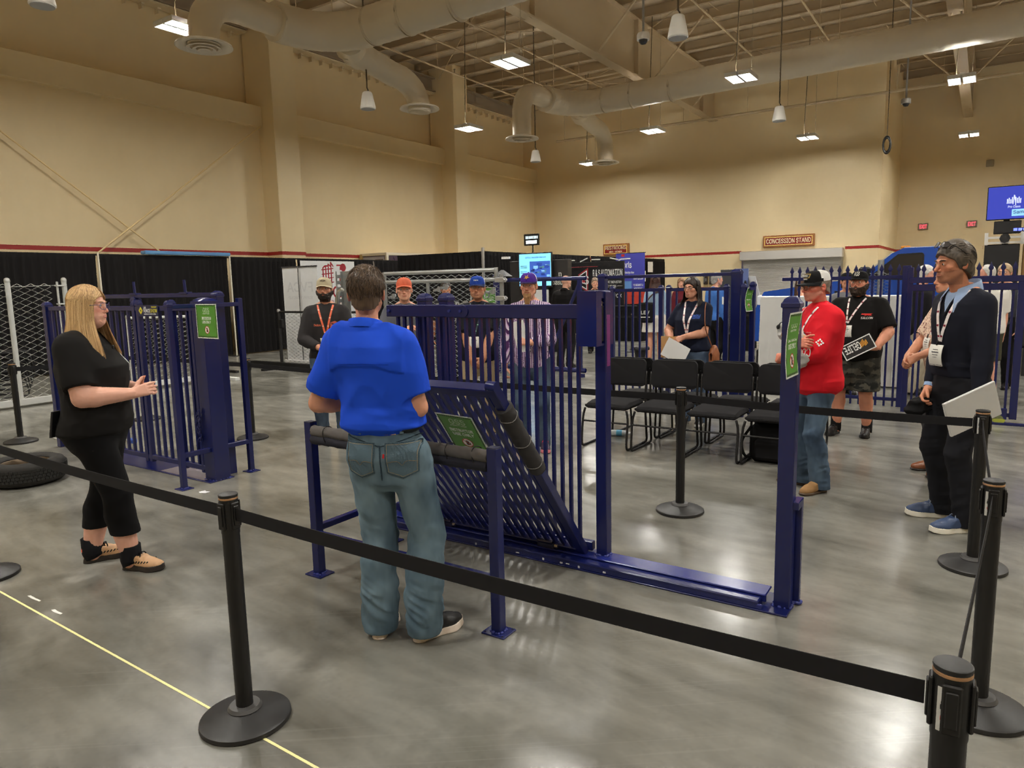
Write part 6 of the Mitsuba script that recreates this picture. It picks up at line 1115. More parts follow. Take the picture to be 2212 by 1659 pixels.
    def trap(s, v, off):
        k = s.k
        for q in 'RL':
            e = 1 if q == 'R' else -1; c = s.lean; v.cone((c[0] * 0.98 + e * 0.035 * k, c[1] * 0.98 - 0.012 * k, 0.842 * s.H), s.sh[q] + [-e * 0.02 * k, 0, 0.012 * k], 0.045 * k + off, 0.048 * k + off, 0.04)
    def add(s, name, m, col, mat='m_cloth', smooth=True, label=None, parent=None, kind=None): return put(name, moved(m, s.W), col, mat, smooth, parent=parent or s.t, label=label, kind=kind)
    def ccut(s, v, a, b, ra, rb, k, n=None, amp=0.0):
        """A limb sleeve that ends flat at b."""
        a, b = np.asarray(a, np.float32), np.asarray(b, np.float32); ba = b - a; L = float(ba @ ba); n = unit(ba) if n is None else unit(n); r = max(ra, rb) + 0.01
        def fn(x, y, z):
            t = np.clip(((x - a[0]) * ba[0] + (y - a[1]) * ba[1] + (z - a[2]) * ba[2]) / L, 0, 1.15); d = np.sqrt((x - a[0] - t * ba[0]) ** 2 + (y - a[1] - t * ba[1]) ** 2 + (z - a[2] - t * ba[2]) ** 2) - (ra + np.minimum(t, 1) * (rb - ra))
            return np.maximum(d, (x - b[0]) * n[0] + (y - b[1]) * n[1] + (z - b[2]) * n[2])
        v.put(np.minimum(a, b) - r, np.maximum(a, b) + r, fn, k); s.cuts.append((b, n, r))
    def fade(s, P):
        w = np.ones(len(P))
        for b, n, r in s.cuts: w *= np.where(np.linalg.norm(P - b, axis=1) < r + 0.05, np.clip(np.abs((P - b) @ n) / 0.03 - 0.25, 0, 1), 1)
        return w
    def rows(s, z0, z1, flare=0.0):
        t = s.T; zz = [z for z in t[:, 0] if z0 < z < z1]; zz = [z0, *zz, z1]; R = np.array([[z, *[np.interp(z, t[:, 0], t[:, c]) for c in (1, 2, 3)]] for z in zz])
        R[:, 1:] += (flare * np.clip(1 - (R[:, 0] - z0) / 0.12, 0, 1))[:, None]; return R
    def lean_of(s, z0, z1): return s.lean * s.u(z1), s.lean * s.u(z0)
    def garment(s, h):
        s.cuts = []; return Vol(s.lo - 0.03, s.hi + 0.03, h)
    def shirt(s, g):
        k, H = s.k, s.H; v = s.garment(g.get('h', s.hc)); off = g.get('off', 0.008); z0 = g['hem'] * H; R = s.rows(z0, g.get('top', 0.838) * H, g.get('flare', 0.008))
        if 'waist' in g: R[:, 1:] += (g['waist'] * np.exp(-((R[:, 0] - 0.60 * H) / 0.07) ** 2))[:, None]
        full = s.lean; v_lean = full; T0 = s.T[0, 0]; u0 = s.u(z0); u1 = s.u(R[-1, 0])
        # the loft leans from its own lower to its own upper end; shift so that it follows the trunk
        sh = s.lean * u0; ln = s.lean * (u1 - u0); Vx = v; Vx.lo = Vx.lo - np.array([sh[0], sh[1], 0]); Vx.ax = [(Vx.lo[i] + Vx.h * np.arange(Vx.n[i])).astype(np.float32) for i in range(3)]; Vx.loft(R, 0, off, ln, p=g.get('p', 2.3)); Vx.lo = Vx.lo + np.array([sh[0], sh[1], 0]); Vx.ax = [(Vx.lo[i] + Vx.h * np.arange(Vx.n[i])).astype(np.float32) for i in range(3)]
        s.trap_cut(v, off * 0.6, g.get('top', 0.838) * H)
        ra = s.ra; sl = g.get('sleeve', 0.6); lo_ = g.get('loose', 0.014)
        for q in 'RL':
            el, wr = s.arm[q]; S = s.sh[q]
            if sl <= 0: continue
            if sl <= 1:
                e = S + (el - S) * sl; s.ccut(v, S, e, ra[0] + lo_ * 0.75, ra[0] + (ra[2] - ra[0]) * sl + lo_ * 1.25, 0.035)
            else:
                v.cone(S, el, ra[0] + lo_ * 0.8, ra[2] + lo_, 0.035); md = el + (wr - el) * 0.3; f = el + (wr - el) * (sl - 1); v.cone(el, md, ra[2] + lo_, ra[3] + lo_ * 0.8, 0.01); s.ccut(v, md, f, ra[3] + lo_ * 0.8, ra[4] + lo_ * 0.55, 0.01)
        a, sd = g.get('amp', 0.006), g.get('seed', 1)
        yk_ = g.get('flap')
        def rip(P):
            Q = P + 0.05 * (fb(P * 4, 2, sd + 7)[:, None] - 0.5); f = (fb(Q * [5, 5, 3.0], 2, sd) - 0.5) * 1.6 + ridge(np.stack([Q[:, 0] * 9 + Q[:, 2] * 4, Q[:, 1] * 9, Q[:, 2] * 5 - Q[:, 0] * 5], 1), sd + 1) * 0.45 + ridge(Q * [7, 7, 20], sd + 2) * 0.40 * np.exp(-((P[:, 2] - (g['hem'] * H + 0.06)) / 0.07) ** 2)
            for q in 'RL':
                el = s.arm[q][0]; f = f + ridge(Q * [16, 16, 26], sd + 3) * 0.9 * np.exp(-(((P - el) ** 2).sum(1)) / 0.07 ** 2); f = f + ridge(np.stack([Q[:, 0] * 20, Q[:, 1] * 12, Q[:, 2] * 12 + Q[:, 0] * 14 * (1 if q == 'L' else -1)], 1), sd + 4) * 0.7 * np.exp(-(((P - s.sh[q] + [0.04 * (1 if q == 'R' else -1), 0, 0.07]) ** 2).sum(1)) / 0.07 ** 2)
            f = a * f
            if yk_: f = f + 0.010 * np.clip((P[:, 2] - np.interp(P[:, 0] - s.lean[0] * 0.7, yk_[0], yk_[1])) / 0.006 + 0.5, 0, 1) * (P[:, 1] < -0.01) * (np.abs(P[:, 0] - s.lean[0] * 0.7) < 0.175)
            return f * s.fade(P)
        if a: v.ripple(rip)
        m = v.mesh(0 if yk_ else 1); s.shirt_mesh = m; s.add('shirt', m, g.get('vc')(m) if 'vc' in g else g['col'], g.get('mat', 'm_cloth'), True, g.get('label')); return m
    def trap_cut(s, v, off, top):
        k = s.k
        for q in 'RL':
            e = 1 if q == 'R' else -1; c = s.lean; a = (c[0] * 0.98 + e * 0.035 * k, c[1] * 0.98 - 0.012 * k, 0.836 * s.H); b = s.sh[q] + [-e * 0.02 * k, 0, 0.012 * k]; a, b = np.asarray(a, np.float32), np.asarray(b, np.float32); ba = b - a; L = float(ba @ ba); r0, r1 = 0.045 * k + off, 0.048 * k + off
            def fn(x, y, z, a=a, ba=ba, L=L):
                t = np.clip(((x - a[0]) * ba[0] + (y - a[1]) * ba[1] + (z - a[2]) * ba[2]) / L, 0, 1); d = np.sqrt((x - a[0] - t * ba[0]) ** 2 + (y - a[1] - t * ba[1]) ** 2 + (z - a[2] - t * ba[2]) ** 2) - (r0 + t * (r1 - r0)); return np.maximum(d, z - top - 0.018 * k)
            v.put(np.minimum(a, b) - 0.08, np.maximum(a, b) + 0.08, fn, 0.03)
    def pants(s, g):
        k, H = s.k, s.H; v = s.garment(g.get('h', s.hc)); off = g.get('off', 0.008); R = s.rows(0.455 * H, g.get('top', 0.60) * H); R = np.vstack([R[0] * [1, 0.9, 0.8, 0.85] - [0.022 * H, 0, 0, 0], R]); v.loft(R, 0, off, s.lean * (s.u(R[-1, 0]))); rl = s.rl; ln = g.get('len', 'long'); lo_ = g.get('loose', 0.014); en = g.get('end', 0.018)
        for q in 'RL':
            kn, an, d, f = s.leg[q]; cf = kn + (an - kn) * 0.32 - d * 0.012 * k; hp = s.hip[q] + [0, 0, -0.01]
            if ln == 'short': e = hp + (kn - hp) * g.get('frac', 0.92); s.ccut(v, hp, e, rl[0] + lo_ * 0.8, rl[1] + lo_ * 2.2, 0.03, (0, 0, -1))
            else:
                e = kn + (an - kn) * (g.get('frac', 0.55) if ln == 'capri' else 1.0) + np.array([0, 0, 0 if ln == 'capri' else g.get('break', -0.055) * k])
                v.cone(hp, kn, rl[0] + lo_ * 0.5, rl[1] + lo_, 0.03).cone(kn, cf, rl[1] + lo_, rl[2] + lo_, 0.015); s.ccut(v, cf, e, rl[2] + lo_, (rl[2] if ln == 'capri' else rl[3]) + en, 0.015, (0, 0, -1))
        a, sd = g.get('amp', 0.006), g.get('seed', 3)
        def rip(P):
            Q = P + 0.05 * (fb(P * 5, 2, sd + 9)[:, None] - 0.5); f = (fb(Q * [6, 6, 3], 2, sd) - 0.5) * 1.2 + ridge(np.stack([Q[:, 0] * 8 + Q[:, 2] * 9, Q[:, 1] * 8, Q[:, 2] * 10 - Q[:, 0] * 4], 1), sd + 1) * 0.4
            for q in 'RL':
                kn, an, d, f_ = s.leg[q]
                for c, r, w_ in ((kn, 0.11, 0.7), (an + [0, 0, 0.08], 0.12, 1.3 if ln == 'long' else 0), (s.hip[q] - [0, 0, 0.06], 0.10, 0.6)): f = f + w_ * ridge(np.stack([Q[:, 0] * 8, Q[:, 1] * 8, Q[:, 2] * 26 + Q[:, 0] * 12], 1), sd + 2) * np.exp(-(((P - c) ** 2).sum(1)) / r ** 2)
            return a * f * s.fade(P)
        if a: v.ripple(rip)
        m = v.mesh(1); s.pants_mesh = m
        col = g['col']
        if g.get('denim'):
            P = m.vertices; f = fb(P * [18, 18, 7], 3, 31) * 0.55 + fb(P * 5, 2, 32) * 0.45; wear = np.zeros(len(P))
            for q in 'RL':
                kn, an, d, f_ = s.leg[q]; c = (s.hip[q] * 0.55 + kn * 0.45); wear += np.exp(-((P[:, 2] - c[2]) / 0.20) ** 2 - ((P[:, 0] - c[0]) / 0.06) ** 2) * 0.5
            t = np.clip((f - 0.5) * 1.7 + 0.42 + wear * 0.45 * g['denim'], 0, 1)[:, None]; col = lin(g['col']) * (1 - t) + lin(g['col2']) * t
        if 'vc' in g: col = g['vc'](m)
        s.add('trousers' if ln != 'short' else 'shorts', m, col, g.get('mat', 'm_cloth'), True, g.get('label'))
        if 'belt' in g: v = Vol(s.lo, s.hi, 0.006 if s.o.get('res') != 'lo' else 0.01); z = g.get('top', 0.60) * H; v.loft(s.rows(z - 0.046, z - 0.008), 0, off + 0.006, s.lean * s.u(z)); s.add('belt', v.mesh(), g['belt'], 'm_satin', True)
        return m
    def shoe(s, g):
        S, U = shoe_meshes(g, s.RES[s.o.get('res', 'mid')][4])
        for q in 'RL':
            kn, an, d, f = s.leg[q]; M = frame3(np.array([f[0], f[1], 0.0]), np.cross(d, (0, 0, 1)), d); M[:3, :3] *= s.k
            k = s.add('shoe', moved(U, M), g['col'], g.get('mat', 'm_satin'), True, g.get('label')); sk = put('sole', moved(moved(S, M), s.W), g['sole'], 'm_satin', True, parent=k)
            if g.get('lace'):
                L = [tube(curve([(-0.028 + 0.002 * i, 0.012 + 0.017 * i, 0.090 - 0.0095 * i), (0, 0.016 + 0.017 * i, 0.103 - 0.0115 * i), (0.028 - 0.002 * i, 0.020 + 0.017 * i, 0.090 - 0.0095 * i)], 7), 0.0036, 6) for i in range(5)] + [tube(curve([(0.0, 0.005, 0.106), (e * 0.02, 0.03, 0.108), (e * 0.032, 0.03, 0.085), (e * 0.012, 0.0, 0.104)], 10), 0.003, 6) for e in (-1, 1)]
                put('laces', moved(moved(cat_(*L), M), s.W), g['lace'], 'm_cloth', True, parent=k)
            for nm, col, mesh in g.get('extra', []): put(nm, moved(moved(mesh, M), s.W), col, 'm_satin', 30, parent=k)
            if 'sock' in g: s.add('sock', tube([an + [0, 0, g.get('sockh', 0.07)], an + [0, 0, -0.02], an + d * 0.01 + [0, 0, -0.045]], np.array([0.047, 0.047, 0.047]) * s.k * s.o.get('legs', 1.0), 18), g['sock'], 'm_cloth', True)
    def dress(s):
        o = s.o
        if 'pants' in o: s.pants(o['pants'])
        if 'shirt' in o: s.shirt(o['shirt'])
        if 'shoes' in o: s.shoe(o['shoes'])
        if 'collar' in o: s.collar(**o['collar'])
    def collar(s, col, h=0.036, gap=0.25, spread=0.03, r=0.064, mat='m_cloth', z=0.836, drop=0.02, y=-0.012, tilt=0.30):
        k = s.k; n = 41; rows = [(0.0, 0.0), (0.004, h), (0.010, h * 0.98), (0.018, h * 0.4), (0.024, -drop * 0.2)]; V, F = [], []
        for j, (dr_, dz) in enumerate(rows):
            for i in range(n):
                a = math.radians(90 + math.degrees(gap) + (360 - 2 * math.degrees(gap)) * i / (n - 1)); fr = max(math.sin(a), 0) ** 2; rr = (r + dr_ + (spread * fr if j >= 3 else 0)) * k; zz = dz * k - (drop * fr * k * (1.6 if j == 4 else 0.5 if j == 3 else 0)); yy = rr * math.sin(a) * 1.05
                V.append([rr * math.cos(a), yy, zz - tilt * yy - (0.012 * fr * k)])
        V = np.array(V); 
        for j in range(len(rows) - 1):
            for i in range(n - 1): q = [j * n + i, j * n + i + 1, (j + 1) * n + i + 1, (j + 1) * n + i]; F += [[q[0], q[1], q[2]], [q[0], q[2], q[3]]]
        V += [s.lean[0], s.lean[1] + y * k, z * s.H]; s.add('collar', trimesh.Trimesh(V, F, process=False), col, mat, True)
    # ---- hair, beards, caps (head coordinates)
    def hm(s, m): return moved(m, s.HM)
    def short_hair(s, col, t=0.010, front=(0.088, 0.058), nape=(-0.085, -0.088), res=0.0035, amp=0.004, top=0.006, streak=70, col2=None, side=None):
        hv = Vol((-0.105, -0.13, -0.13), (0.105, 0.135, 0.145), res); hv.ell((0, -0.013, 0.026), (0.0745 + t, 0.097 + t, 0.088 + t + top)).ell((0, -0.055, -0.055), (0.060 + t * 0.5, 0.050 + t * 0.6, 0.06), 0.02)
        y0, z0 = front; y1, z1 = nape; sl = (z0 - z1) / (y0 - y1); nn = math.hypot(sl, 1)
        hv.cut(lambda x, y, z: (z0 + sl * (y - y0) - z) / nn - (0.02 if side is None else side) * np.clip((np.abs(x) - 0.055) / 0.02, 0, 1) * np.clip(1 - np.abs(y - 0.012) / 0.03, 0, 1) + 0 * x)
        hv.ripple(lambda P: amp * (ridge(np.stack([P[:, 0] * streak * 1.4, P[:, 1] * streak * 0.45, P[:, 2] * streak * 0.25], 1), 4) * 0.6 + fb(P * 25, 2, 6) - 0.4)); m = hv.mesh(0); P = m.vertices
        f = nz(np.stack([P[:, 0] * 240, P[:, 1] * 70, P[:, 2] * 40], 1), 3)[:, None] * 0.6 + fb(P * 30, 2, 8)[:, None] * 0.4; C = lin(col) * (0.6 + 0.8 * f) if col2 is None else lin(col) * (1 - f) + lin(col2) * f
        return s.add('hair', s.hm(m), C, 'm_hair', True)
    def strands(s, roots, n, path, r, col, parent, seed=0, jit=0.25, cols=3):
        """Locks of hair as thin tapering tubes: path(root, rng) gives the points in head coordinates."""
        rng = np.random.RandomState(seed); B = [[] for _ in range(cols)]
        for i in range(n): B[rng.randint(cols)].append(tube(path(roots(rng), rng), np.array([1.0, 1.0, 0.95, 0.85, 0.6, 0.2])[np.linspace(0, 5, 9).astype(int)] * r * (0.7 + 0.6 * rng.rand()), 4, False))
        for b, c in zip(B, col): put('hair_lock', moved(moved(cat_(*b), s.HM), s.W), c, 'm_hair', True, parent=parent, kind='stuff', label='strands of hair')
    def beard(s, col, t=0.010, low=0.03, top=-0.050, amp=0.004, res=0.0035, mouth=True, wid=1.0, chin_only=False, lng=0.0):
        hv = head_vol(res, s.o['head']); e = Vol(hv.lo, hv.lo + hv.h * (hv.n - 1), hv.h); D = hv.D - t
        x, y, z = hv._grid((slice(None),) * 3); reg = np.maximum(z - (top + 0.0 + 0.42 * (0.075 - y).clip(-1, 1) * 1.0), -0.012 - y)
        if chin_only: reg = np.maximum(z + 0.074 - 0 * x, np.maximum(np.abs(x) - 0.034, 0.045 - y)); 
        hv.D = np.maximum(D, reg).astype(np.float32); hv.D = np.maximum(hv.D, (-0.112 - low) - z)
        if mouth: hv.ell((0, 0.108, -0.0655), (0.020, 0.022, 0.0085), 0.004, True)
        hv.ell((0, 0.1, -0.03), (0.028, 0.05, 0.019), 0.004, True)
        if lng: hv.cone((0, 0.08, -0.11), (0, 0.075, -0.12 - lng), 0.032, 0.018, 0.015)
        hv.ripple(lambda P: amp * (ridge(np.stack([P[:, 0] * 130, P[:, 1] * 60, P[:, 2] * 40], 1), 4) * 0.7 + fb(P * 60, 2, 6) - 0.4)); m = hv.mesh(0); f = nz(m.vertices * [220, 120, 60], 3)[:, None]; return s.add('beard', s.hm(m), lin(col) * (0.55 + 0.9 * f), 'm_hair', True)
    def mustache(s, col, w=0.03):
        x = np.linspace(-w, w, 13); m = tube(np.stack([x, 0.1035 - 9 * x ** 2, -0.0565 - 6.0 * x ** 2 - 0.0 * x], 1), 0.0055 * np.sqrt(np.clip(1 - (x / (w * 1.05)) ** 2, 0.02, 1)), 8); s.add('moustache', s.hm(m), col, 'm_hair', True)
    def cap(s, front, rear, bill, tilt=0.0, button=None, flat_=0.0, brim=0.072, z0=0.036, label=None, badge=None):
        f, r, b, n = cap_parts(tilt, flat_, brim, z0); k = numbered(s.t + '__cap'); 
        if label: tag(k, label)
        for nm, m, c in (('front_panel', f, front), ('rear_panel', r, rear), ('bill', b, bill), ('button', n, button or front)): put(nm, moved(s.hm(m), s.W), c, 'm_cloth', True, parent=k)
        s.capf = f; return k
    def glasses(s, col, lens=True, r=0.0014, **kw):
        f, l = glasses_mesh(r, **kw); k = numbered(s.t + '__glasses'); put('frame', moved(s.hm(f), s.W), col, 'm_gloss', True, parent=k)
        if lens: put('lens', moved(s.hm(l), s.W), None, 'm_glass', False, parent=k)
    def headwear(s): pass
    # ---- things draped on clothes
    def drape(s, name, m2, target, n, org, col, mat='m_cloth', off=0.002, up=(0, 0, 1), local=True, parent=None, label=None, edge=0.012, knn=4, smooth=False, rx=0.0):
        """m2: a mesh in the plane (x right for the viewer, y up, z thickness); laid on the target's side that faces n, around the point org."""
        n = unit(n); upv = np.asarray(up, float); upv = unit(upv - n * (upv @ n)); u = np.cross(upv, n); m = sub_to(m2, edge); v = m.vertices
        tv = target.vertices; tn = target.vertex_normals; f = (tn @ n) > 0.05; tv = tv[f]; org = np.asarray(org, float); uv = np.stack([(tv - org) @ u, (tv - org) @ upv], 1); dp = tv @ n
        w = ((uv > v[:, :2].min(0) - 0.08) & (uv < v[:, :2].max(0) + 0.08)).all(1); uv, dp = uv[w], dp[w]; c0 = (dp.max() if rx == 0 else org @ n + rx); ok = dp > org @ n - (0.12 if rx == 0 else 0.0); uv, dp = uv[ok], dp[ok]
        tree = cKDTree(uv); d_, i_ = tree.query(v[:, :2], k=knn); ww = 1 / (d_ + 1e-4) ** 2; D = (dp[i_] * ww).sum(1) / ww.sum(1); near = np.median(D)
        P = org + v[:, :1] * u + v[:, 1:2] * upv; P = P + n * (D - P @ n + off + v[:, 2])[:, None]
        return put(name, moved(trimesh.Trimesh(P, m.faces, process=False), s.W), col, mat, smooth, parent=parent or s.t, label=label)
    def text(s, txt, h, target, n, org, col, width=None, up=(0, 0, 1), name='lettering', off=0.002, bold=True, **kw):
        m = meshkit.text_mesh(txt, h, 0.0008, bold); w = m.bounds[1, 0]; f = (width or w) / w; m.apply_scale([f, 1, 1]); m.apply_translation([-w * f / 2, -h / 2, 0]); return s.drape(name, m, target, n, org, col, 'm_satin', off, up, edge=0.02, **kw)
    def lanyard(s, col, z_end=0.62, x_end=0.0, wn=0.075, badge=True, wid=0.017, spots=(120, 30, 50), tilt=0.0, bw=0.098, bh=0.115, clip=(40, 40, 42), y=0.0, zt=0.842, shade=None):
        k, H = s.k, s.H; tgt = cat_(s.shirt_mesh, s.body) if y else s.shirt_mesh; key = thing('lanyard', s.o['lan'], 'lanyard', None); c = s.lean; org = np.array([c[0] * s.u(0.7 * H), 0.0, 0.0]); ze = z_end * H; zt = zt * H
        for e in (-1, 1):
            t = np.linspace(0, 1, 20); x = e * wn * k * (1 - t) ** 1.15 + x_end * t + e * 0.006; z = zt + (ze - zt) * t; d = np.stack([np.gradient(x), np.gradient(z)], 1); d /= np.linalg.norm(d, axis=1, keepdims=True); nn = np.stack([-d[:, 1], d[:, 0]], 1) * wid / 2
            V = np.vstack([np.stack([x + nn[:, 0], z + nn[:, 1], 0 * x], 1), np.stack([x - nn[:, 0], z - nn[:, 1], 0 * x], 1)]); n = len(x); F = []
            for i in range(n - 1): F += [[i, i + 1, n + i + 1], [i, n + i + 1, n + i]]
            V[:, 0] *= -1; V = V; F = np.array(F)[:, ::-1] if e else F
            kk = s.drape('strap', trimesh.Trimesh(V, F, process=False), s.shirt_mesh, (0, 1, 0), org, col, 'm_satin', 0.005, parent=key, edge=0.05)
            if spots:
                for q in (3, 8, 13, 17): sp = box(-0.0075, 0.0075, -0.006, 0.006, 0, 0.001); sp.apply_translation([-(x[q]), z[q], 0.0012]); s.drape('strap_print', sp, s.shirt_mesh, (0, 1, 0), org, spots, 'm_satin', 0.0055, parent=key)
        if badge:
            bz = ze - 0.02 - bh / 2; f = s.front_y(org[0] + x_end, bz + bh / 2) + 0.022; a = np.linspace(-1, 1, 9); V, F = [], []
            for i, q in enumerate(a):
                for j, w in enumerate(np.linspace(-1, 1, 9)): V.append([w * bw / 2, f + 0.014 * (1 - q * q), bz + q * bh / 2])
            for i in range(8):
                for j in range(8): q = [i * 9 + j, i * 9 + j + 1, i * 9 + j + 10, i * 9 + j + 9]; F += [[q[0], q[2], q[1]], [q[0], q[3], q[2]]]
            V = np.array(V) + [org[0] + x_end, 0, 0]; bm = trimesh.Trimesh(np.vstack([V, V - [0, 0.002, 0]]), np.vstack([F, np.array(F)[:, ::-1] + 81]), process=False); s.add('badge', bm, (228, 228, 220), 'm_satin', True, parent=key)
            L = []
            for q, (wx, hh) in enumerate([(0.04, 0.006), (0.055, 0.009), (0.045, 0.005), (0.03, 0.004)]): zz = bz + 0.036 - 0.016 * q; u = (zz - bz) / (bh / 2); L.append(box(org[0] + x_end - wx / 2, org[0] + x_end + wx / 2, f + 0.014 * (1 - u * u) + 0.0005, f + 0.014 * (1 - u * u) + 0.0012, zz - hh / 2, zz + hh / 2))
            s.add('badge_print', cat_(*L), (110, 110, 112), 'm_satin', False, parent=key); s.add('badge_print', box(org[0] + x_end - bw * 0.46, org[0] + x_end + bw * 0.46, f + 0.0018, f + 0.0026, bz - bh * 0.47, bz - bh * 0.40), (40, 42, 52), 'm_satin', False, parent=key)
            s.add('clip', tube([(org[0] + x_end, f - 0.004, ze + 0.008), (org[0] + x_end, f + 0.004, bz + bh / 2 - 0.004)], 0.0045, 8), clip, 'm_metal', True, parent=key)
        return key
    def front_y(s, x, z, tgt=None):
        v = (tgt or s.shirt_mesh).vertices; f = np.hypot(v[:, 0] - x, v[:, 2] - z) < 0.03; return v[f, 1].max() if f.any() else 0.15
# ================================================================ people
REST = lambda e, k=1.0: ((e * 0.25 * k, 0.04, 0.80 * k), (e * 0.3, -1, 0), (0.0, 0.25, -1), (e, 0.1, 0), 0.35, 0.3)
# -------- the man in the blue shirt, seen from behind
o = dict(label='person in a bright blue short sleeved shirt and faded jeans, seen from behind', loc=(-2.285, 2.375), heading=114, H=1.745, res='hi', skin=(208, 150, 122), trunk='man', wide=0.93, girth=1.12, shw=1.0, lean=(-0.085, 0.02),
         head=dict(yaw=14, pitch=4, back=True, scale=1.0), hair=('short', (58, 46, 38)), stubble=((110, 80, 60), 0.3),
         arms={'R': ((0.0, 0.22, 1.09), (0.75, -1, -0.2), (-0.8, 0.5, 0.1), (0.2, 0.6, 1), 0.4, 0.3), 'L': ((-0.19, 0.22, 1.09), (-0.9, -1, -0.2), (0.8, 0.5, 0.1), (-0.2, 0.6, 1), 0.4, 0.3)},
         feet={'R': (0.185, -0.02, -38), 'L': (-0.07, 0.0, 5)},
         shirt=dict(col=(32, 76, 206), hem=0.582, sleeve=0.80, off=0.026, loose=0.026, amp=0.016, seed=21, flare=0.020, waist=0.004, flap=([-0.2, -0.165, -0.12, -0.05, 0.0, 0.05, 0.07, 0.12, 0.16, 0.2], [1.27, 1.283, 1.299, 1.303, 1.304, 1.303, 1.299, 1.279, 1.271, 1.26]), mat='m_cloth'), collar=dict(col=(34, 80, 212), h=0.040, gap=0.2, r=0.068, tilt=0.28),
         pants=dict(col=(56, 76, 92), col2=(116, 138, 150), denim=1.0, top=0.605, off=0.008, loose=0.026, end=0.042, amp=0.012, seed=5, belt=(22, 20, 19)),
         shoes=dict(style='sneaker', col=(20, 20, 21), sole=(214, 200, 186), lace=(26, 26, 27), len=1.06))
p = Person(o); hk_ = p.short_hair((66, 52, 42), t=0.008, nape=(-0.088, -0.066), front=(0.09, 0.055), res=0.003, amp=0.0035, col2=(96, 78, 62), streak=80)
def scalp(p_, zmin):
    def f(rng):
        while True:
            u, w = rng.rand() * 2 * np.pi, rng.rand(); d = np.array([math.cos(u) * math.sqrt(1 - w * w), math.sin(u) * math.sqrt(1 - w * w), w * 1.5 - 0.5]); d /= np.linalg.norm(d); q = np.array([0, -0.013, 0.026]) + d * np.array([0.0825, 0.105, 0.101])
            if q[2] > zmin(q): return q
    return f
def short_path(l):
    def f(q, rng):
        d = unit(q - [0, -0.013, 0.02]); g = np.array([0.25 * (rng.rand() - 0.5), -0.55 if q[2] > 0.05 else -0.1, -0.9]); g = g - d * (g @ d); g = unit(g); t = np.linspace(0, 1, 9)[:, None]; return q + g * l * t * (0.7 + 0.6 * rng.rand()) + d * (0.004 * np.sin(t * 2.2) * rng.rand())
    return f
p.strands(scalp(p, lambda q: -0.058 + 0.9 * (q[1] + 0.09)), 1500, short_path(0.026), 0.0011, [(52, 40, 33), (84, 66, 52), (108, 88, 70)], hk_, 3)
S, J = p.shirt_mesh, p.pants_mesh; H = p.H; BK = (0, -1, 0)
# cape flap across the back, stitched edges, belt loops, pockets, patch
p.drape('yoke_seam', ext(sg.LineString([(-0.12, 0.03), (0, 0.034), (0.12, 0.028)]).buffer(0.0012), 0.001), S, BK, (-0.06, 0, 0.735 * H), (26, 60, 176), off=0.001, edge=0.012)
for e in (-1, 1):
    p.drape('belt_loop', box(-0.007, 0.007, -0.032, 0.026, 0, 0.005), J, BK, (e * 0.095, 0, 0.588 * H), (92, 112, 122), off=0.013)
    pk = sg.Polygon([(-0.075, 0.085), (0.075, 0.085), (0.07, -0.055), (0.0, -0.085), (-0.07, -0.055)]); kp = p.drape('pocket', ext(pk, 0.003), J, BK, (e * 0.098, 0, 0.50 * H), (84, 104, 116), off=0.0015)
    for o2 in (0.0, 0.006): p.drape('pocket_stitch', ext(pk.buffer(-0.003 - o2).exterior.buffer(0.0009), 0.0045), J, BK, (e * 0.098, 0, 0.50 * H), (140, 128, 104) if o2 else (52, 68, 80), off=0.0015, parent=kp)
    p.drape('pocket_stitch', ext(sg.LineString(curve([(-0.066, -0.005), (-0.02, 0.0), (0.0, -0.02), (0.02, 0.0), (0.066, -0.005)], 20)).buffer(0.0011), 0.0045), J, BK, (e * 0.098, 0, 0.50 * H), (120, 110, 92), off=0.0015, parent=kp)
p.drape('yoke_seam', ext(sg.LineString([(-0.17, 0.03), (0, -0.012), (0.17, 0.03)]).buffer(0.0022), 0.002), J, BK, (0, 0, 0.545 * H), (44, 58, 70), off=0.001)
p.drape('centre_seam', ext(sg.LineString(curve([(0, 0.0), (0.004, -0.08), (0.0, -0.16)], 12)).buffer(0.0028), 0.002), J, BK, (0, 0, 0.54 * H), (46, 62, 74), off=0.001)
kp = p.drape('patch', box(-0.035, 0.035, -0.019, 0.019, 0, 0.002), J, BK, (0.035, 0, 0.579 * H), (196, 150, 98), 'm_satin', off=0.006); p.text("Levi Strauss", 0.010, J, BK, (0.035, 0, 0.583 * H), (168, 52, 40), width=0.05, off=0.0085, parent=kp)
p.drape('tab', box(-0.004, 0.004, -0.009, 0.009, 0, 0.003), J, BK, (0.02, 0, 0.515 * H), (168, 44, 48), off=0.004)
SK, SK2, SK3 = (214, 160, 134), (196, 140, 112), (176, 118, 86)
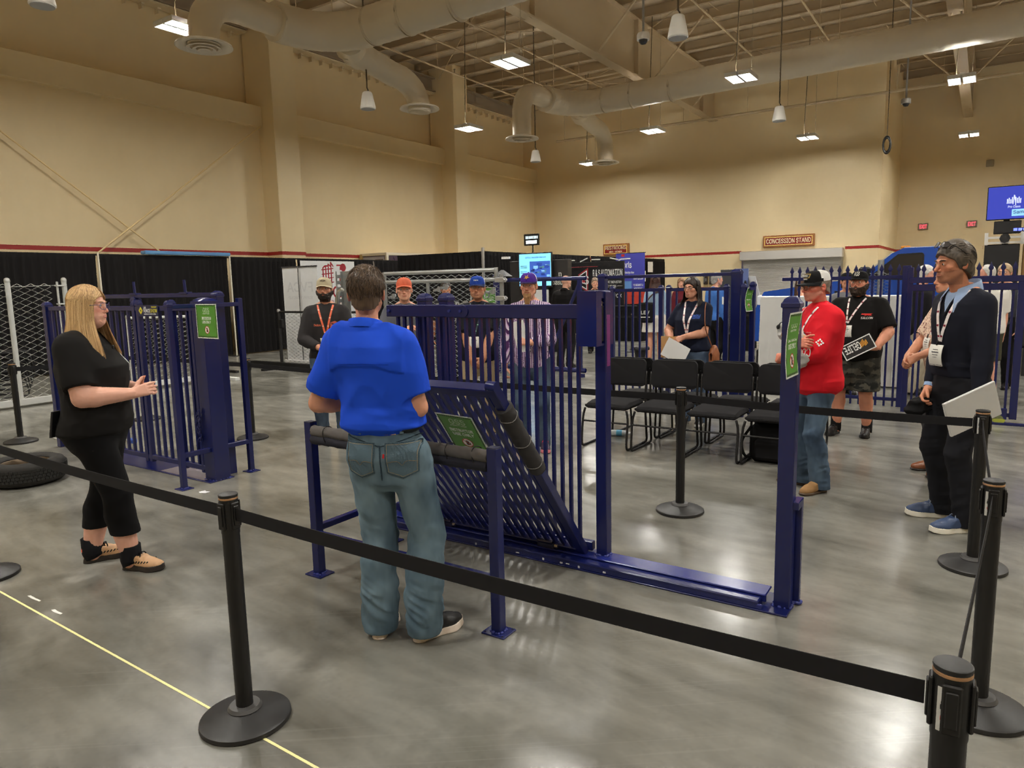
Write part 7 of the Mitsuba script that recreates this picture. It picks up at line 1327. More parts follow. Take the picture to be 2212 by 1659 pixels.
def locks(down, mid=-0.12, back=0.10, side=0.095, az0=62, sp=1.08):
    """Long hair: from the parting over the skull, past the ears, hanging to z = down."""
    def f(q, rng):
        az = math.atan2(q[0], q[1] + 0.013); s = 1 if az >= 0 else -1; a = max(abs(az), math.radians(az0 + 12 * rng.rand())) ; a = a + (math.pi - a) * 0.12 * rng.rand(); w = 0.8 + 0.4 * rng.rand()
        dx, dy = s * math.sin(a), math.cos(a); c_ = np.array([0, -0.013, 0.026]); e_ = np.array([0.087, 0.110, 0.102]); p1 = np.array([dx * 0.087, -0.013 + dy * 0.108, 0.02]); md = lambda f_: c_ + unit((q + (p1 - q) * f_ - c_) / e_) * e_; P = [q, md(0.4), md(0.75), p1, [dx * (side - 0.003), -0.013 + dy * 0.108, mid * 0.5], [dx * side, -0.012 + dy * back, mid], [dx * side * sp + 0.01 * s * rng.rand(), -0.005 + dy * back * sp * 1.08 + 0.02 * rng.rand(), (mid + down) / 2], [dx * side * sp * 1.06 + 0.02 * (rng.rand() - 0.5), 0.0 + dy * back * sp * 1.18 + 0.03 * rng.rand(), mid + (down - mid) * w]]
        return curve(np.array(P, float), 9)
    return f
def crown(zmin=0.02, front=0.075):
    def f(rng):
        while True:
            d = unit(rng.randn(3)); q = np.array([0, -0.013, 0.026]) + d * np.array([0.0845, 0.107, 0.101])
            if q[2] > zmin and not (q[1] > front and q[2] < 0.06): return q
    return f
# -------- the woman in black
o = dict(label='person with long blonde hair in a black tee and cropped black leggings, hands clasped', loc=(-4.36, 2.08), heading=40, H=1.70, res='hi', skin=(226, 172, 150), trunk='bigwoman', girth=1.38, legs=1.30, lean=(0.0, -0.02),
         head=dict(yaw=-3, pitch=-2, fat=0.008, jaw=1.02, flush=0.8, lips=(196, 116, 108), browc=(150, 116, 82), iris=(70, 90, 110), nose=0.9, brow=0.7), hair=('long', (178, 140, 92)),
         arms={'R': ((0.085, 0.245, 1.07), (0.75, -1, -0.2), (-0.35, 0.9, 0.22), (0.8, 0.3, 0.25), [0.25, 0.3, 0.35, 0.4], -0.2), 'L': ((-0.06, 0.245, 1.075), (-0.75, -1, -0.2), (0.38, 0.9, 0.15), (-0.8, 0.3, 0.3), [0.3, 0.35, 0.4, 0.45], -0.2)},
         feet={'R': (0.085, 0.19, -14), 'L': (-0.12, -0.11, 30)}, hipx=1.0,
         pants=dict(col=(17, 17, 19), top=0.60, len='capri', frac=0.62, off=0.006, loose=0.006, end=0.006, amp=0.003, mat='m_cloth'), shirt=dict(col=(25, 24, 24), hem=0.50, sleeve=0.80, off=0.012, loose=0.022, amp=0.008, seed=41, flare=0.006),
         shoes=dict(style='sneaker', col=(206, 164, 124), sole=(40, 34, 32), lace=(22, 22, 24), sock=(22, 22, 26), len=1.02))
p = Person(o); SP = p.shirt_mesh
hk_ = p.short_hair((176, 138, 92), t=0.005, top=0.0, front=(0.088, 0.064), nape=(-0.085, -0.16), res=0.0035, amp=0.003, col2=(214, 182, 132), side=0.0)
p.strands(crown(0.0), 1500, locks(-0.44, az0=42, side=0.10, back=0.115, sp=1.3), 0.0023, [(196, 158, 108), (222, 190, 140), (164, 124, 80), (210, 174, 124)], hk_, 5, cols=4)
p.glasses((70, 66, 120), w=0.0235, hgt=0.0195)
p.add('microphone', trimesh.creation.icosphere(2, 0.008).apply_translation((0.03, p.front_y(0.03, 1.33) + 0.012, 1.34)) if False else box(0.02, 0.034, p.front_y(0.03, 1.33) + 0.002, p.front_y(0.03, 1.33) + 0.014, 1.33, 1.352, 0.003), (12, 12, 12), 'm_satin', False)
p.drape('shirt_print', ext(sg.box(0.07, -0.05, 0.16, 0.06).difference(sg.box(0.085, -0.038, 0.145, 0.048)).union(sg.box(0.1, -0.02, 0.13, 0.03)), 0.001), SP, (0, 1, 0), (0.0, 0, 1.24), (206, 206, 208), 'm_satin', 0.002)
p.add('phone_pocket', obox((0.12, -0.165, 0.99), (0.13, -0.185, 0.84), 0.085, 0.012, (0, 1, 0), 0.003), (30, 30, 33), 'm_satin', False, label='phone in the back pocket')
for q in 'RL':
    an, d, f_ = p.leg[q][1], p.leg[q][2], p.leg[q][3]
    for e in (-1, 1): 
        nn = np.cross(d, (0, 0, 1)) * e; c = np.array([f_[0], f_[1], 0.052]) + nn * 0.041 + d * 0.02; p.add('shoe_trim', cat_(*[obox(c + d * (0.018 * i - 0.05), c + d * (0.018 * i - 0.04) + (0, 0, 0.012), 0.004, 0.006) for i in range(7)]), (30, 26, 26), 'm_satin', False)
    p.add('heel_tab', obox(np.array([f_[0], f_[1], 0.075]) - d * 0.106, np.array([f_[0], f_[1], 0.095]) - d * 0.104, 0.03, 0.004, d), (226, 92, 60), 'm_satin', False)

# -------- the man in the red shirt
LANW = (222, 216, 214)
o = dict(label='person in a red long sleeved shirt and blue jeans with arms crossed, black and white cap', lan='white lanyard on the person in the red shirt', loc=(-1.05, 5.80), heading=222, H=1.70, res='hi', skin=(206, 130, 108), trunk='stout', girth=1.1, lean=(0.0, -0.01),
         head=dict(yaw=2, pitch=-3, fat=0.004, flush=1.0, nose=1.15, lips=(176, 104, 92), browc=(140, 120, 104)), hair=('short', (130, 122, 114)), stubble=((180, 160, 150), 0.3),
         arms={'R': ((-0.13, 0.235, 1.17), (0.9, -0.5, -0.35), (-0.9, 0.0, 0.1), (0, 1, 0.3), 0.5, 0.3), 'L': ((0.00, 0.275, 1.06), (-0.9, -0.35, -0.35), (0.95, 0.1, -0.25), (0.1, 1, 0.3), 0.75, 0.4)},
         feet={'R': (0.15, 0.04, -45), 'L': (-0.10, 0.03, 16)},
         shirt=dict(col=(206, 32, 44), hem=0.475, sleeve=1.95, off=0.028, loose=0.020, amp=0.010, seed=51, mat='m_cloth', flare=0.016), pants=dict(col=(42, 56, 76), col2=(92, 112, 132), denim=1.0, top=0.54, off=0.004, loose=0.014, end=0.032, amp=0.009, seed=8),
         shoes=dict(style='boot', col=(150, 116, 78), sole=(74, 58, 44), mat='m_matte'))
p = Person(o); p.short_hair((128, 120, 112), t=0.004, top=0.0, nape=(-0.085, -0.06)); k = p.cap((22, 22, 23), (214, 214, 212), (26, 28, 30), 0.08, brim=0.078, label='black and white cap with a stitched badge')
S = p.shirt_mesh
p.glasses((60, 52, 48), w=0.024, hgt=0.015)
def cap_badge(p, k, poly, col, z=0.082, y=0.1, lift=0.0035, tilt=0.2):
    m = ext(poly, 0.002) if poly.geom_type == 'Polygon' else cat_(*[ext(g_, 0.002) for g_ in poly.geoms]); m = sub_to(m, 0.008); v = m.vertices; fr = p.capf.vertices
    tree = cKDTree(fr[:, [0, 2]]); d_, i_ = tree.query(np.stack([-v[:, 0], z + v[:, 1]], 1), k=3); w_ = 1 / (d_ + 1e-4); Y_ = (fr[i_][:, :, 1] * w_).sum(1) / w_.sum(1); P = np.stack([-v[:, 0], Y_ + lift + v[:, 2], z + v[:, 1]], 1)
    put('badge', moved(moved(trimesh.Trimesh(P, m.faces[:, ::1], process=False), p.HM), p.W), col, 'm_satin', False, parent=k)
def word_poly(s, h, w=None):
    m = meshkit.text_mesh(s, h, 0.001, True); g_ = shapely.union_all([sg.Polygon(m.vertices[f][:, :2]) for f in m.faces if abs(m.face_normals[0][2]) >= 0 and np.ptp(m.vertices[f][:, 2]) < 1e-9 and sg.Polygon(m.vertices[f][:, :2]).area > 0]); x0, y0, x1, y1 = g_.bounds; f = (w or (x1 - x0)) / (x1 - x0); return shapely.affinity.affine_transform(g_, [f, 0, 0, 1, -(x0 + x1) / 2 * f, -(y0 + y1) / 2])
rr_ = sg.box(-0.034, -0.010, 0.034, 0.014).buffer(0.005); cap_badge(p, k, rr_, (206, 170, 80)); cap_badge(p, k, rr_.buffer(-0.0025), (24, 24, 24), lift=0.0045); cap_badge(p, k, shapely.affinity.translate(word_poly('BUFFALO', 0.012, 0.05), 0, 0.003), (226, 222, 210), lift=0.0055); cap_badge(p, k, shapely.affinity.translate(word_poly('CONSTRUCTION', 0.007, 0.05), 0, -0.022), (226, 226, 224), lift=0.0045)
p.lanyard(LANW, z_end=0.66, badge=False, spots=(120, 34, 52), wid=0.020)
el, wr = p.arm['L']; U = unit(wr - el); cs = el + (wr - el) * 0.50; n0 = np.array([-0.80, 0.58, 0.25]); nv = unit(n0 - U * (n0 @ U))
p.text('Columbia', 0.062, S, nv, cs + nv * 0.0, (232, 226, 224), width=0.225, up=np.cross(nv, U), off=0.002, rx=0.04)
lg = cat_(*[box(-0.022 + 0.016 * i, -0.010 + 0.016 * i, -0.020 + 0.017 * j, -0.007 + 0.017 * j, 0, 0.001) for i in range(3) for j in range(3) if (i, j) != (1, 1)]); sm = el + (p.sh['L'] - el) * 0.24; p.drape('sleeve_logo', lg, S, unit((-0.75, 0.6, 0.25)), sm, (232, 226, 224), 'm_satin', 0.002, up=U * 0.6 + np.array([0, 0, 0.8]), rx=0.04)
p.text('Columbia', 0.010, S, (0, 1, 0), (-0.10, 0, 1.245), (226, 120, 124), width=0.05)
gc = thing('folded_shirt', 'grey shirt with yellow and black print folded over the crossed arms of the red shirt', 'shirt')
v = Vol((-0.3, 0.1, 0.8), (0.35, 0.55, 1.5), 0.008); v.cone((-0.10, 0.215, 1.21), (0.09, 0.215, 1.25), 0.05, 0.065).cone((0.05, 0.21, 1.27), (0.13, 0.20, 1.22), 0.05, 0.035, 0.03).cone((-0.10, 0.215, 1.04), (-0.02, 0.23, 0.95), 0.06, 0.012, 0.03).cone((-0.16, 0.205, 1.06), (0.06, 0.215, 1.05), 0.045, 0.045, 0.03)
v.ripple(lambda P: 0.016 * (ridge(P * [16, 12, 20] + 3, 4) - 0.2)); m = v.mesh(1); C = np.tile(lin((178, 178, 176)), (len(m.vertices), 1)); q = fb(m.vertices * 10, 2, 3); C[(q > 0.58) & (m.vertices[:, 2] > 1.16)] = lin((216, 164, 52)); C[(q < 0.40) & (m.vertices[:, 2] > 1.16)] = lin((34, 34, 36)); put('cloth', moved(m, p.W), C, 'm_cloth', True, parent=gc)

# -------- the man in the navy sweater
o = dict(label='person in a navy sweater and dark trousers holding a white laptop at the side', lan='white printed lanyard with a curled badge on the person in the navy sweater', loc=(-0.10, 5.38), heading=225, H=1.845, res='hi', skin=(190, 128, 98), trunk='man', girth=0.98, wide=0.92, lean=(0.0, 0.03),
         head=dict(fwd=0.03, yaw=-8, pitch=-4, nose=1.15, brow=1.2, jaw=1.03, lips=(158, 96, 84), browc=(40, 32, 28), eye=0.8), hair=('swept', (70, 62, 56)), stubble=((70, 58, 50), 0.55),
         arms={'R': ((0.15, 0.10, 0.91), (0.6, -1, 0), (-0.1, 0.5, -0.8), (0.9, 0.3, 0.1), 0.55, 0.4), 'L': ((-0.27, 0.13, 0.895), (-0.6, -1, 0), (0.12, 0.45, -0.85), (-0.85, 0.45, 0.2), [0.75, 0.8, 0.8, 0.8], 0.5)},
         feet={'R': (0.17, -0.02, -32), 'L': (-0.12, 0.07, -10)}, collar=dict(col=(150, 172, 206), h=0.052, gap=0.42, spread=0.045, drop=0.05, r=0.07),
         shirt=dict(col=(24, 26, 36), hem=0.545, sleeve=1.90, off=0.010, loose=0.016, amp=0.007, seed=61, flare=0.0, waist=0.004), pants=dict(col=(30, 31, 36), top=0.60, off=0.006, loose=0.010, end=0.026, amp=0.009, seed=15),
         shoes=dict(style='sneaker', col=(54, 72, 106), sole=(222, 218, 204), lace=(130, 140, 160), len=1.05, sock=(228, 228, 228), sockh=0.05))
p = Person(o); S = p.shirt_mesh
hk_ = p.short_hair((44, 37, 32), t=0.014, front=(0.086, 0.060), nape=(-0.085, -0.10), amp=0.007, col2=(104, 94, 84), top=0.014, streak=45)
p.strands(scalp(p, lambda q: -0.05 + 0.9 * (q[1] + 0.09)), 500, lambda q, rng: (lambda d, t: q + d * (0.006 + 0.007 * np.sin(t * 2.0)) + (lambda w_: unit(w_ - d * (d @ w_)))(np.array([0.25 * (rng.rand() - 0.5), -1.0, -0.25 if q[1] > -0.03 else -1.0])) * 0.045 * t - d * 0.012 * t * t)(unit(q - [0, -0.013, 0.02]), np.linspace(0, 1, 9)[:, None]), 0.0019, [(44, 37, 32), (84, 75, 67), (126, 116, 106)], hk_, 8)
g0, _ = glasses_mesh(0.0018, 0.026, 0.018, 0.112); Rg = trimesh.transformations.rotation_matrix(0.62, [1, 0, 0], [0, -0.02, 0.0]); g0.apply_transform(Rg); g0.apply_translation((0, -0.006, 0.046)); g0.apply_scale([1.12, 1.0, 1.0]); s_ = thing('sunglasses', 'sunglasses pushed up on the grey hair of the person in the navy sweater', 'sunglasses'); put('frame', moved(p.hm(g0), p.W), (26, 24, 26), 'm_gloss', True, parent=s_)
_, l0 = glasses_mesh(0.0018, 0.026, 0.018, 0.112); l0.apply_transform(Rg); l0.apply_translation((0, -0.006, 0.046)); l0.apply_scale([1.12, 1, 1]); put('lens', moved(p.hm(l0), p.W), (44, 40, 40), 'm_gloss', False, parent=s_)
p.drape('shirt_front', ext(sg.Polygon([(-0.052, 0.06), (0.052, 0.06), (0.0, -0.085)]), 0.003), S, (0, 1, 0), (0, 0, 0.806 * p.H), (152, 174, 208), off=0.003); p.drape('vest_edge', ext(sg.LineString([(-0.058, 0.06), (0.0, -0.092), (0.058, 0.06)]).buffer(0.006), 0.004), S, (0, 1, 0), (0, 0, 0.806 * p.H), (20, 22, 30), off=0.004)
p.lanyard((228, 222, 220), z_end=0.665, spots=(122, 30, 52), x_end=0.02, wid=0.022, bw=0.105, bh=0.135)
for q, e in (('R', 1), ('L', -1)): el, wr = p.arm[q]; U = unit(wr - el); p.add('cuff', tube([wr - U * 0.045, wr - U * 0.004], 0.036, 18, False), (150, 176, 214), 'm_cloth', True)
el, wr = p.arm['L']; U = unit(wr - el); c = wr - U * 0.004; k = numbered(p.t + '__watch'); put('strap', moved(tube([c - U * 0.010, c + U * 0.010], 0.0335, 20, False), p.W), (24, 22, 22), 'm_satin', True, parent=k); nv = unit(np.array([-0.9, 0.4, 0.1]) - U * (np.array([-0.9, 0.4, 0.1]) @ U)); A = frame3(c + nv * 0.033, U, np.cross(nv, U)); put('case', moved(moved(lathe([(0.0001, 0.0), (0.021, 0.0), (0.021, 0.008), (0.017, 0.010), (0.0001, 0.010)], (0, 0, 0), 24), A), p.W), (150, 152, 154), 'm_chrome', 40, parent=k); put('dial', moved(moved(lathe([(0.0001, 0.0105), (0.016, 0.0105), (0.0001, 0.011)], (0, 0, 0), 20), A), p.W), (18, 18, 20), 'm_gloss', 30, parent=k); put('sub_dial', moved(moved(cat_(*[lathe([(0.0001, 0.0112), (0.0042, 0.0112), (0.0001, 0.0118)], (0.0075 * math.cos(a), 0.0075 * math.sin(a), 0), 12) for a in (0.5, 2.6, 4.7)]), A), p.W), (190, 190, 190), 'm_satin', 30, parent=k)
lp_ = thing('laptop', 'white closed laptop held against the leg of the person in the navy sweater', 'laptop')
A = frame3(np.array([-0.30, 0.20, 0.845]), unit((0.12, 0.95, -0.40)), unit((-0.10, 0.40, 0.95))); put('lid', moved(moved(box(-0.17, 0.17, -0.115, 0.115, 0.0, 0.006, 0.003), A), p.W), (220, 220, 216), 'm_satin', False, parent=lp_); put('base', moved(moved(box(-0.17, 0.17, -0.115, 0.115, -0.012, -0.001, 0.003), A), p.W), (206, 206, 204), 'm_satin', False, parent=lp_); put('sticker', moved(moved(box(0.10, 0.118, -0.085, -0.066, 0.006, 0.0066), A), p.W), (36, 46, 120), 'm_satin', False, parent=lp_)
for x_, y_ in ((-0.15, 0.1), (0.15, 0.1), (-0.15, -0.1)): put('foot', moved(moved(box(x_ - 0.005, x_ + 0.005, y_ - 0.004, y_ + 0.004, 0.006, 0.008), A), p.W), (40, 40, 42), 'm_satin', False, parent=lp_)
bc = thing('black_cap', 'crumpled black cap held in the right hand of the person in the navy sweater', 'cap'); v = Vol((-0.2, -0.2, -0.2), (0.2, 0.2, 0.2), 0.008); v.ell((0, 0, 0), (0.05, 0.09, 0.06)).ell((0, 0.06, -0.03), (0.045, 0.06, 0.03), 0.03); v.ripple(lambda P: 0.010 * (ridge(P * 22, 3) - 0.2)); m = v.mesh(); wr = p.arm['R'][1]; m.apply_translation(wr + [0, 0.05, -0.12]); put('cloth', moved(m, p.W), (18, 18, 19), 'm_cloth', True, parent=bc)

# -------- the man in the black tee
camo = lambda m: (lambda f, g_: np.where(f[:, None] > 0.56, lin((74, 72, 64)), np.where(g_[:, None] > 0.55, lin((30, 31, 30)), lin((50, 50, 46)))))(fb(m.vertices * [14, 14, 22], 3, 71), fb(m.vertices * [11, 11, 18] + 9, 3, 72))
o = dict(label='person in a black tee and dark camouflage shorts with a full beard and black cap', lan='white lanyard with a badge on the person in the black tee', loc=(-1.08, 8.10), heading=263, H=1.70, res='mid', skin=(200, 138, 112), trunk='big', girth=1.28, legs=1.15,
         head=dict(yaw=-4, pitch=3, fat=0.011, flush=0.8, browc=(36, 28, 24)), hair=('short', (34, 27, 23)),
         arms={'R': ((0.30, 0.12, 0.86), (0.6, -1, 0), (0, 0.3, -1), (1, 0.2, 0), 0.4, 0.3), 'L': ((-0.24, 0.26, 0.95), (-0.8, -1, 0), (0.7, 0.6, 0.1), (-0.5, 0.8, 0.3), [0.7, 0.75, 0.8, 0.8], 0.2)},
         feet={'R': (0.17, 0.10, -8), 'L': (-0.13, 0.03, 8)},
         shirt=dict(col=(21, 20, 20), hem=0.475, sleeve=0.86, off=0.012, loose=0.030, amp=0.008, seed=71, flare=0.012), pants=dict(col=(48, 46, 42), vc=camo, len='short', frac=0.95, off=0.008, loose=0.032, amp=0.008, top=0.56),
         shoes=dict(style='sneaker', col=(26, 26, 28), sole=(22, 22, 23), lace=(40, 40, 42), sock=(20, 20, 21), sockh=0.13, len=1.02))
p = Person(o); p.short_hair((34, 27, 23), t=0.005, top=0.0, nape=(-0.085, -0.075)); p.beard((46, 32, 24), t=0.012, low=0.028, lng=0.012); p.mustache((46, 32, 24)); k = p.cap((20, 20, 21), (20, 20, 21), (24, 26, 24), 0.02, flat_=1.0, brim=0.068); cap_badge(p, k, word_poly('A33', 0.042, 0.05), (222, 220, 214), z=0.088)
p.lanyard((226, 218, 214), z_end=0.695, spots=(122, 34, 54), x_end=0.06, bw=0.11, bh=0.12)
S = p.shirt_mesh; p.text('FALCON', 0.020, S, (0, 1, 0), (-0.115, 0, 1.235), (224, 220, 218), width=0.10); p.drape('chest_print', ext(sg.Polygon([(-0.045, 0.03), (0.05, 0.03), (0.03, 0.018), (0.045, 0.008), (0.0, 0.012), (-0.03, 0.0), (-0.012, 0.016), (-0.05, 0.018)]), 0.001), S, (0, 1, 0), (-0.115, 0, 1.25), (206, 40, 36), 'm_satin', 0.002)
lc = thing('licence_plate', 'black and white printed plate held in the left hand of the person in the black tee', 'plate'); A = frame3(np.array([-0.10, 0.36, 0.955]), unit((-0.86, -0.15, 0.50)), unit((0.48, -0.1, 0.86))); 
put('plate', moved(moved(box(-0.152, 0.152, -0.076, 0.076, 0, 0.003), A), p.W), (226, 226, 222), 'm_satin', False, parent=lc); put('field', moved(moved(box(-0.142, 0.142, -0.066, 0.066, 0.003, 0.0035), A), p.W), (22, 22, 23), 'm_satin', False, parent=lc)
put('lettering', moved(words('GELIFE', 0.072, A @ np.array([[-1, 0, 0, -0.045], [0, -1, 0, 0.05], [0, 0, 1, 0.0035], [0, 0, 0, 1.0]]), 0.001, width=0.16), p.W), (228, 228, 224), 'm_satin', False, parent=lc); put('yellow_print', moved(moved(cat_(*[box(0.03 + 0.012 * i, 0.038 + 0.012 * i, -0.02 + 0.006 * (i % 3), 0.03 + 0.008 * (i % 4), 0.0035, 0.004) for i in range(6)]), A), p.W), (220, 150, 40), 'm_satin', False, parent=lc)

# -------- the woman in the navy polo
o = dict(label='person in a navy polo and jeans with dark shoulder length hair holding white papers', lan='pale lanyard on the person in the navy polo', loc=(-2.74, 7.82), heading=268, H=1.675, res='mid', skin=(202, 146, 120), trunk='bigwoman', girth=1.15, legs=1.1, wide=0.95,
         head=dict(yaw=-10, pitch=0, fat=0.004, mouth=0.6, lips=(176, 104, 98), browc=(40, 28, 24), brow=0.9), hair=('long', (34, 26, 24)),
         arms={'R': ((0.17, 0.20, 0.98), (0.9, -0.9, 0), (-0.6, 0.7, -0.2), (0.3, 0.6, 0.5), 0.5, 0.3), 'L': ((-0.01, 0.29, 1.035), (-0.8, -0.8, -0.2), (0.75, 0.35, -0.45), (0.1, 0.9, 0.4), [0.5, 0.55, 0.6, 0.6], 0.3)},
         feet={'R': (0.10, 0.0, -8), 'L': (-0.10, 0.0, 8)}, collar=dict(col=(26, 30, 46), h=0.03, gap=0.3, spread=0.02),
         shirt=dict(col=(25, 30, 47), hem=0.52, sleeve=0.75, off=0.008, loose=0.016, amp=0.006, seed=81), pants=dict(col=(58, 74, 100), col2=(108, 128, 152), denim=1.0, top=0.58, off=0.006, loose=0.008, end=0.02), shoes=dict(style='sneaker', col=(60, 60, 62), sole=(200, 200, 198)))
p = Person(o); hk_ = p.short_hair((30, 23, 21), t=0.014, front=(0.088, 0.062), nape=(-0.085, -0.17), amp=0.005, col2=(58, 44, 38), side=0.0); p.strands(crown(0.0), 900, locks(-0.20, side=0.108, back=0.11, az0=68), 0.0028, [(30, 23, 21), (46, 35, 31), (24, 19, 18)], hk_, 9); p.glasses((40, 26, 30), w=0.0245, hgt=0.017)
k = numbered(p.t + '__headband'); put('band', moved(p.hm(tube([(0.098 * math.cos(a), 0.022 + 0.0 * a, 0.012 + 0.108 * math.sin(a)) for a in np.linspace(0.1, math.pi - 0.1, 24)], 0.010, 8)), p.W), (24, 22, 24), 'm_gloss', True, parent=k)
p.lanyard((226, 218, 218), z_end=0.64, badge=False, spots=(150, 60, 70), wid=0.022); p.text('AGU', 0.024, p.shirt_mesh, (0, 1, 0), (-0.095, 0, 1.262), (60, 104, 206), width=0.075); p.text('WWWW', 0.014, p.shirt_mesh, (0, 1, 0), (-0.095, 0, 1.237), (60, 104, 206), width=0.075)
pp = thing('paper_sheets', 'white sheets held low by the person in the navy polo', 'paper'); A = frame3(np.array([0.06, 0.35, 0.875]), unit((-0.88, 0.0, -0.44)), unit((-0.44, -0.05, 0.88))); put('sheet', moved(moved(box(-0.14, 0.14, -0.108, 0.108, 0, 0.002), A), p.W), (226, 226, 224), 'm_matte', False, parent=pp); nb = thing('clipboard', 'tan clipboard behind the white sheets of the person in the navy polo', 'clipboard'); put('board', moved(box(0.07, 0.25, 0.30, 0.306, 0.80, 1.04), p.W), (190, 146, 96), 'm_satin', False, parent=nb)
hb = thing('handbag', 'brown leather handbag on a thin shoulder strap on the person in the navy polo', 'handbag'); v = Vol((-0.12, -0.1, -0.2), (0.12, 0.1, 0.2), 0.01); v.ell((0, 0, 0), (0.045, 0.10, 0.13)); v.ripple(lambda P: 0.008 * ridge(P * 14, 2)); m = v.mesh(); m.apply_translation((-0.27, 0.05, 0.80)); put('bag', moved(m, p.W), (140, 84, 52), 'm_satin', True, parent=hb); put('strap', moved(tube(curve([(-0.155, 0.02, 1.40), (-0.19, 0.14, 1.30), (-0.215, 0.175, 1.12), (-0.26, 0.10, 0.92)], 20), 0.007, 6), p.W), (120, 72, 46), 'm_satin', True, parent=hb)

# -------- the man in the striped shirt
stripe = lambda m: (lambda t, w_: np.where((t < 0.42)[:, None], lin((70, 40, 84)), np.where((t > 0.8)[:, None], lin((196, 160, 206)), lin((206, 196, 212)))))(((np.where(np.abs(m.vertices[:, 0]) < 0.19, m.vertices[:, 0], m.vertices[:, 1] * 0.8 + m.vertices[:, 2] * 0.3) + 0.006 * (nz(m.vertices * 9, 4) - 0.5)) / 0.0205) % 1.0, 0)
o = dict(label='person in a purple striped shirt with a long beard and purple and white cap', loc=(-3.72, 5.92), heading=296, H=1.755, res='mid', skin=(212, 156, 130), trunk='man', girth=1.0,
         head=dict(yaw=-6, pitch=-2, flush=0.8, browc=(150, 110, 76), lips=(186, 116, 104)), hair=('short', (150, 116, 80)), stubble=((150, 106, 70), 0.35),
         arms={'R': ((0.25, 0.10, 0.86), (0.6, -1, 0), (0.0, 0.3, -1), (1, 0.2, 0), 0.45, 0.3), 'L': ((-0.02, 0.28, 1.10), (-0.8, -0.7, -0.2), (0.9, 0.3, 0.2), (0.1, 0.9, 0.4), 0.6, 0.3)},
         feet={'R': (0.11, 0.0, -12), 'L': (-0.13, 0.05, 12)}, collar=dict(col=(226, 222, 222), h=0.042, gap=0.5, spread=0.05, drop=0.04),
         shirt=dict(col=(150, 120, 160), vc=stripe, hem=0.485, sleeve=1.92, off=0.012, loose=0.020, amp=0.006, seed=91, h=0.0065), pants=dict(col=(36, 46, 62), col2=(84, 100, 118), denim=1.0, top=0.57, loose=0.010, end=0.022),
         shoes=dict(style='sneaker', col=(60, 46, 70), sole=(206, 120, 130), lace=(206, 60, 84)))
p = Person(o); p.short_hair((150, 116, 80), t=0.006, top=0.0, nape=(-0.085, -0.10)); p.beard((150, 112, 74), t=0.008, chin_only=True, low=0.10, lng=0.085, mouth=False); p.mustache((150, 106, 72), 0.026); k = p.cap((74, 44, 140), (222, 220, 222), (44, 32, 74), 0.04, flat_=0.6, brim=0.07)
cap_badge(p, k, sg.Polygon([(-0.028, -0.014), (-0.012, 0.0), (-0.02, 0.02), (0.0, 0.008), (0.014, 0.026), (0.012, 0.004), (0.03, -0.006), (0.008, -0.01), (0.0, -0.022), (-0.008, -0.01)]), (190, 146, 74), z=0.082)
pp = thing('booklet', 'white booklet held at the chest by the person in the striped shirt', 'booklet'); A = frame3(np.array([0.06, 0.295, 1.16]), unit((-0.97, 0, 0.2)), unit((0.2, 0.1, 0.97))); put('pages', moved(moved(box(-0.06, 0.06, -0.15, 0.15, 0, 0.006), A), p.W), (222, 222, 220), 'm_matte', False, parent=pp)

# -------- the man in the navy cap
o = dict(label='person in a navy polo and tan trousers with a blue and white cap, hands clasped low', lan='dark lanyard with a white badge on the person in the blue cap', loc=(-4.42, 6.02), heading=300, H=1.74, res='mid', skin=(182, 128, 98), trunk='stout', girth=1.05, wide=0.97,
         head=dict(yaw=-2, pitch=0, roll=0, fat=0.006, mouth=0.7, browc=(40, 32, 28), lips=(160, 104, 90)), hair=('short', (60, 54, 50)), stubble=((90, 76, 66), 0.35),
         arms={'R': ((0.06, 0.26, 0.88), (0.9, -0.5, 0), (-0.55, 0.2, -0.8), (0.3, 0.9, 0), 0.45, 0.3), 'L': ((-0.07, 0.28, 0.91), (-0.9, -0.5, 0), (0.55, 0.2, -0.8), (-0.3, 0.9, 0), 0.5, 0.3)},
         feet={'R': (0.12, 0, -10), 'L': (-0.12, 0, 10)}, collar=dict(col=(28, 30, 40), h=0.034, gap=0.35, spread=0.03), shirt=dict(col=(27, 29, 40), hem=0.50, sleeve=0.82, off=0.010, loose=0.022, amp=0.006, seed=101), pants=dict(col=(176, 158, 128), top=0.58, loose=0.012, end=0.024), shoes=dict(style='dress', col=(40, 34, 30), sole=(24, 22, 20)))
p = Person(o); p.short_hair((60, 54, 50), t=0.004, top=0.0, nape=(-0.085, -0.06)); k = p.cap((36, 66, 152), (226, 226, 226), (30, 42, 82), 0.05, brim=0.066); cap_badge(p, k, word_poly('YAMAHA', 0.014, 0.05), (206, 214, 226), z=0.078)
p.lanyard((40, 60, 70), z_end=0.66, spots=(120, 170, 150), x_end=0.03)
for e in (-1, 1): p.drape('backpack_strap', ext(sg.LineString([(e * 0.10, 0.17), (e * 0.125, 0.05), (e * 0.14, -0.14)]).buffer(0.026), 0.012), p.shirt_mesh, (0, 1, 0), (0, 0, 1.27), (34, 34, 36), off=0.004)
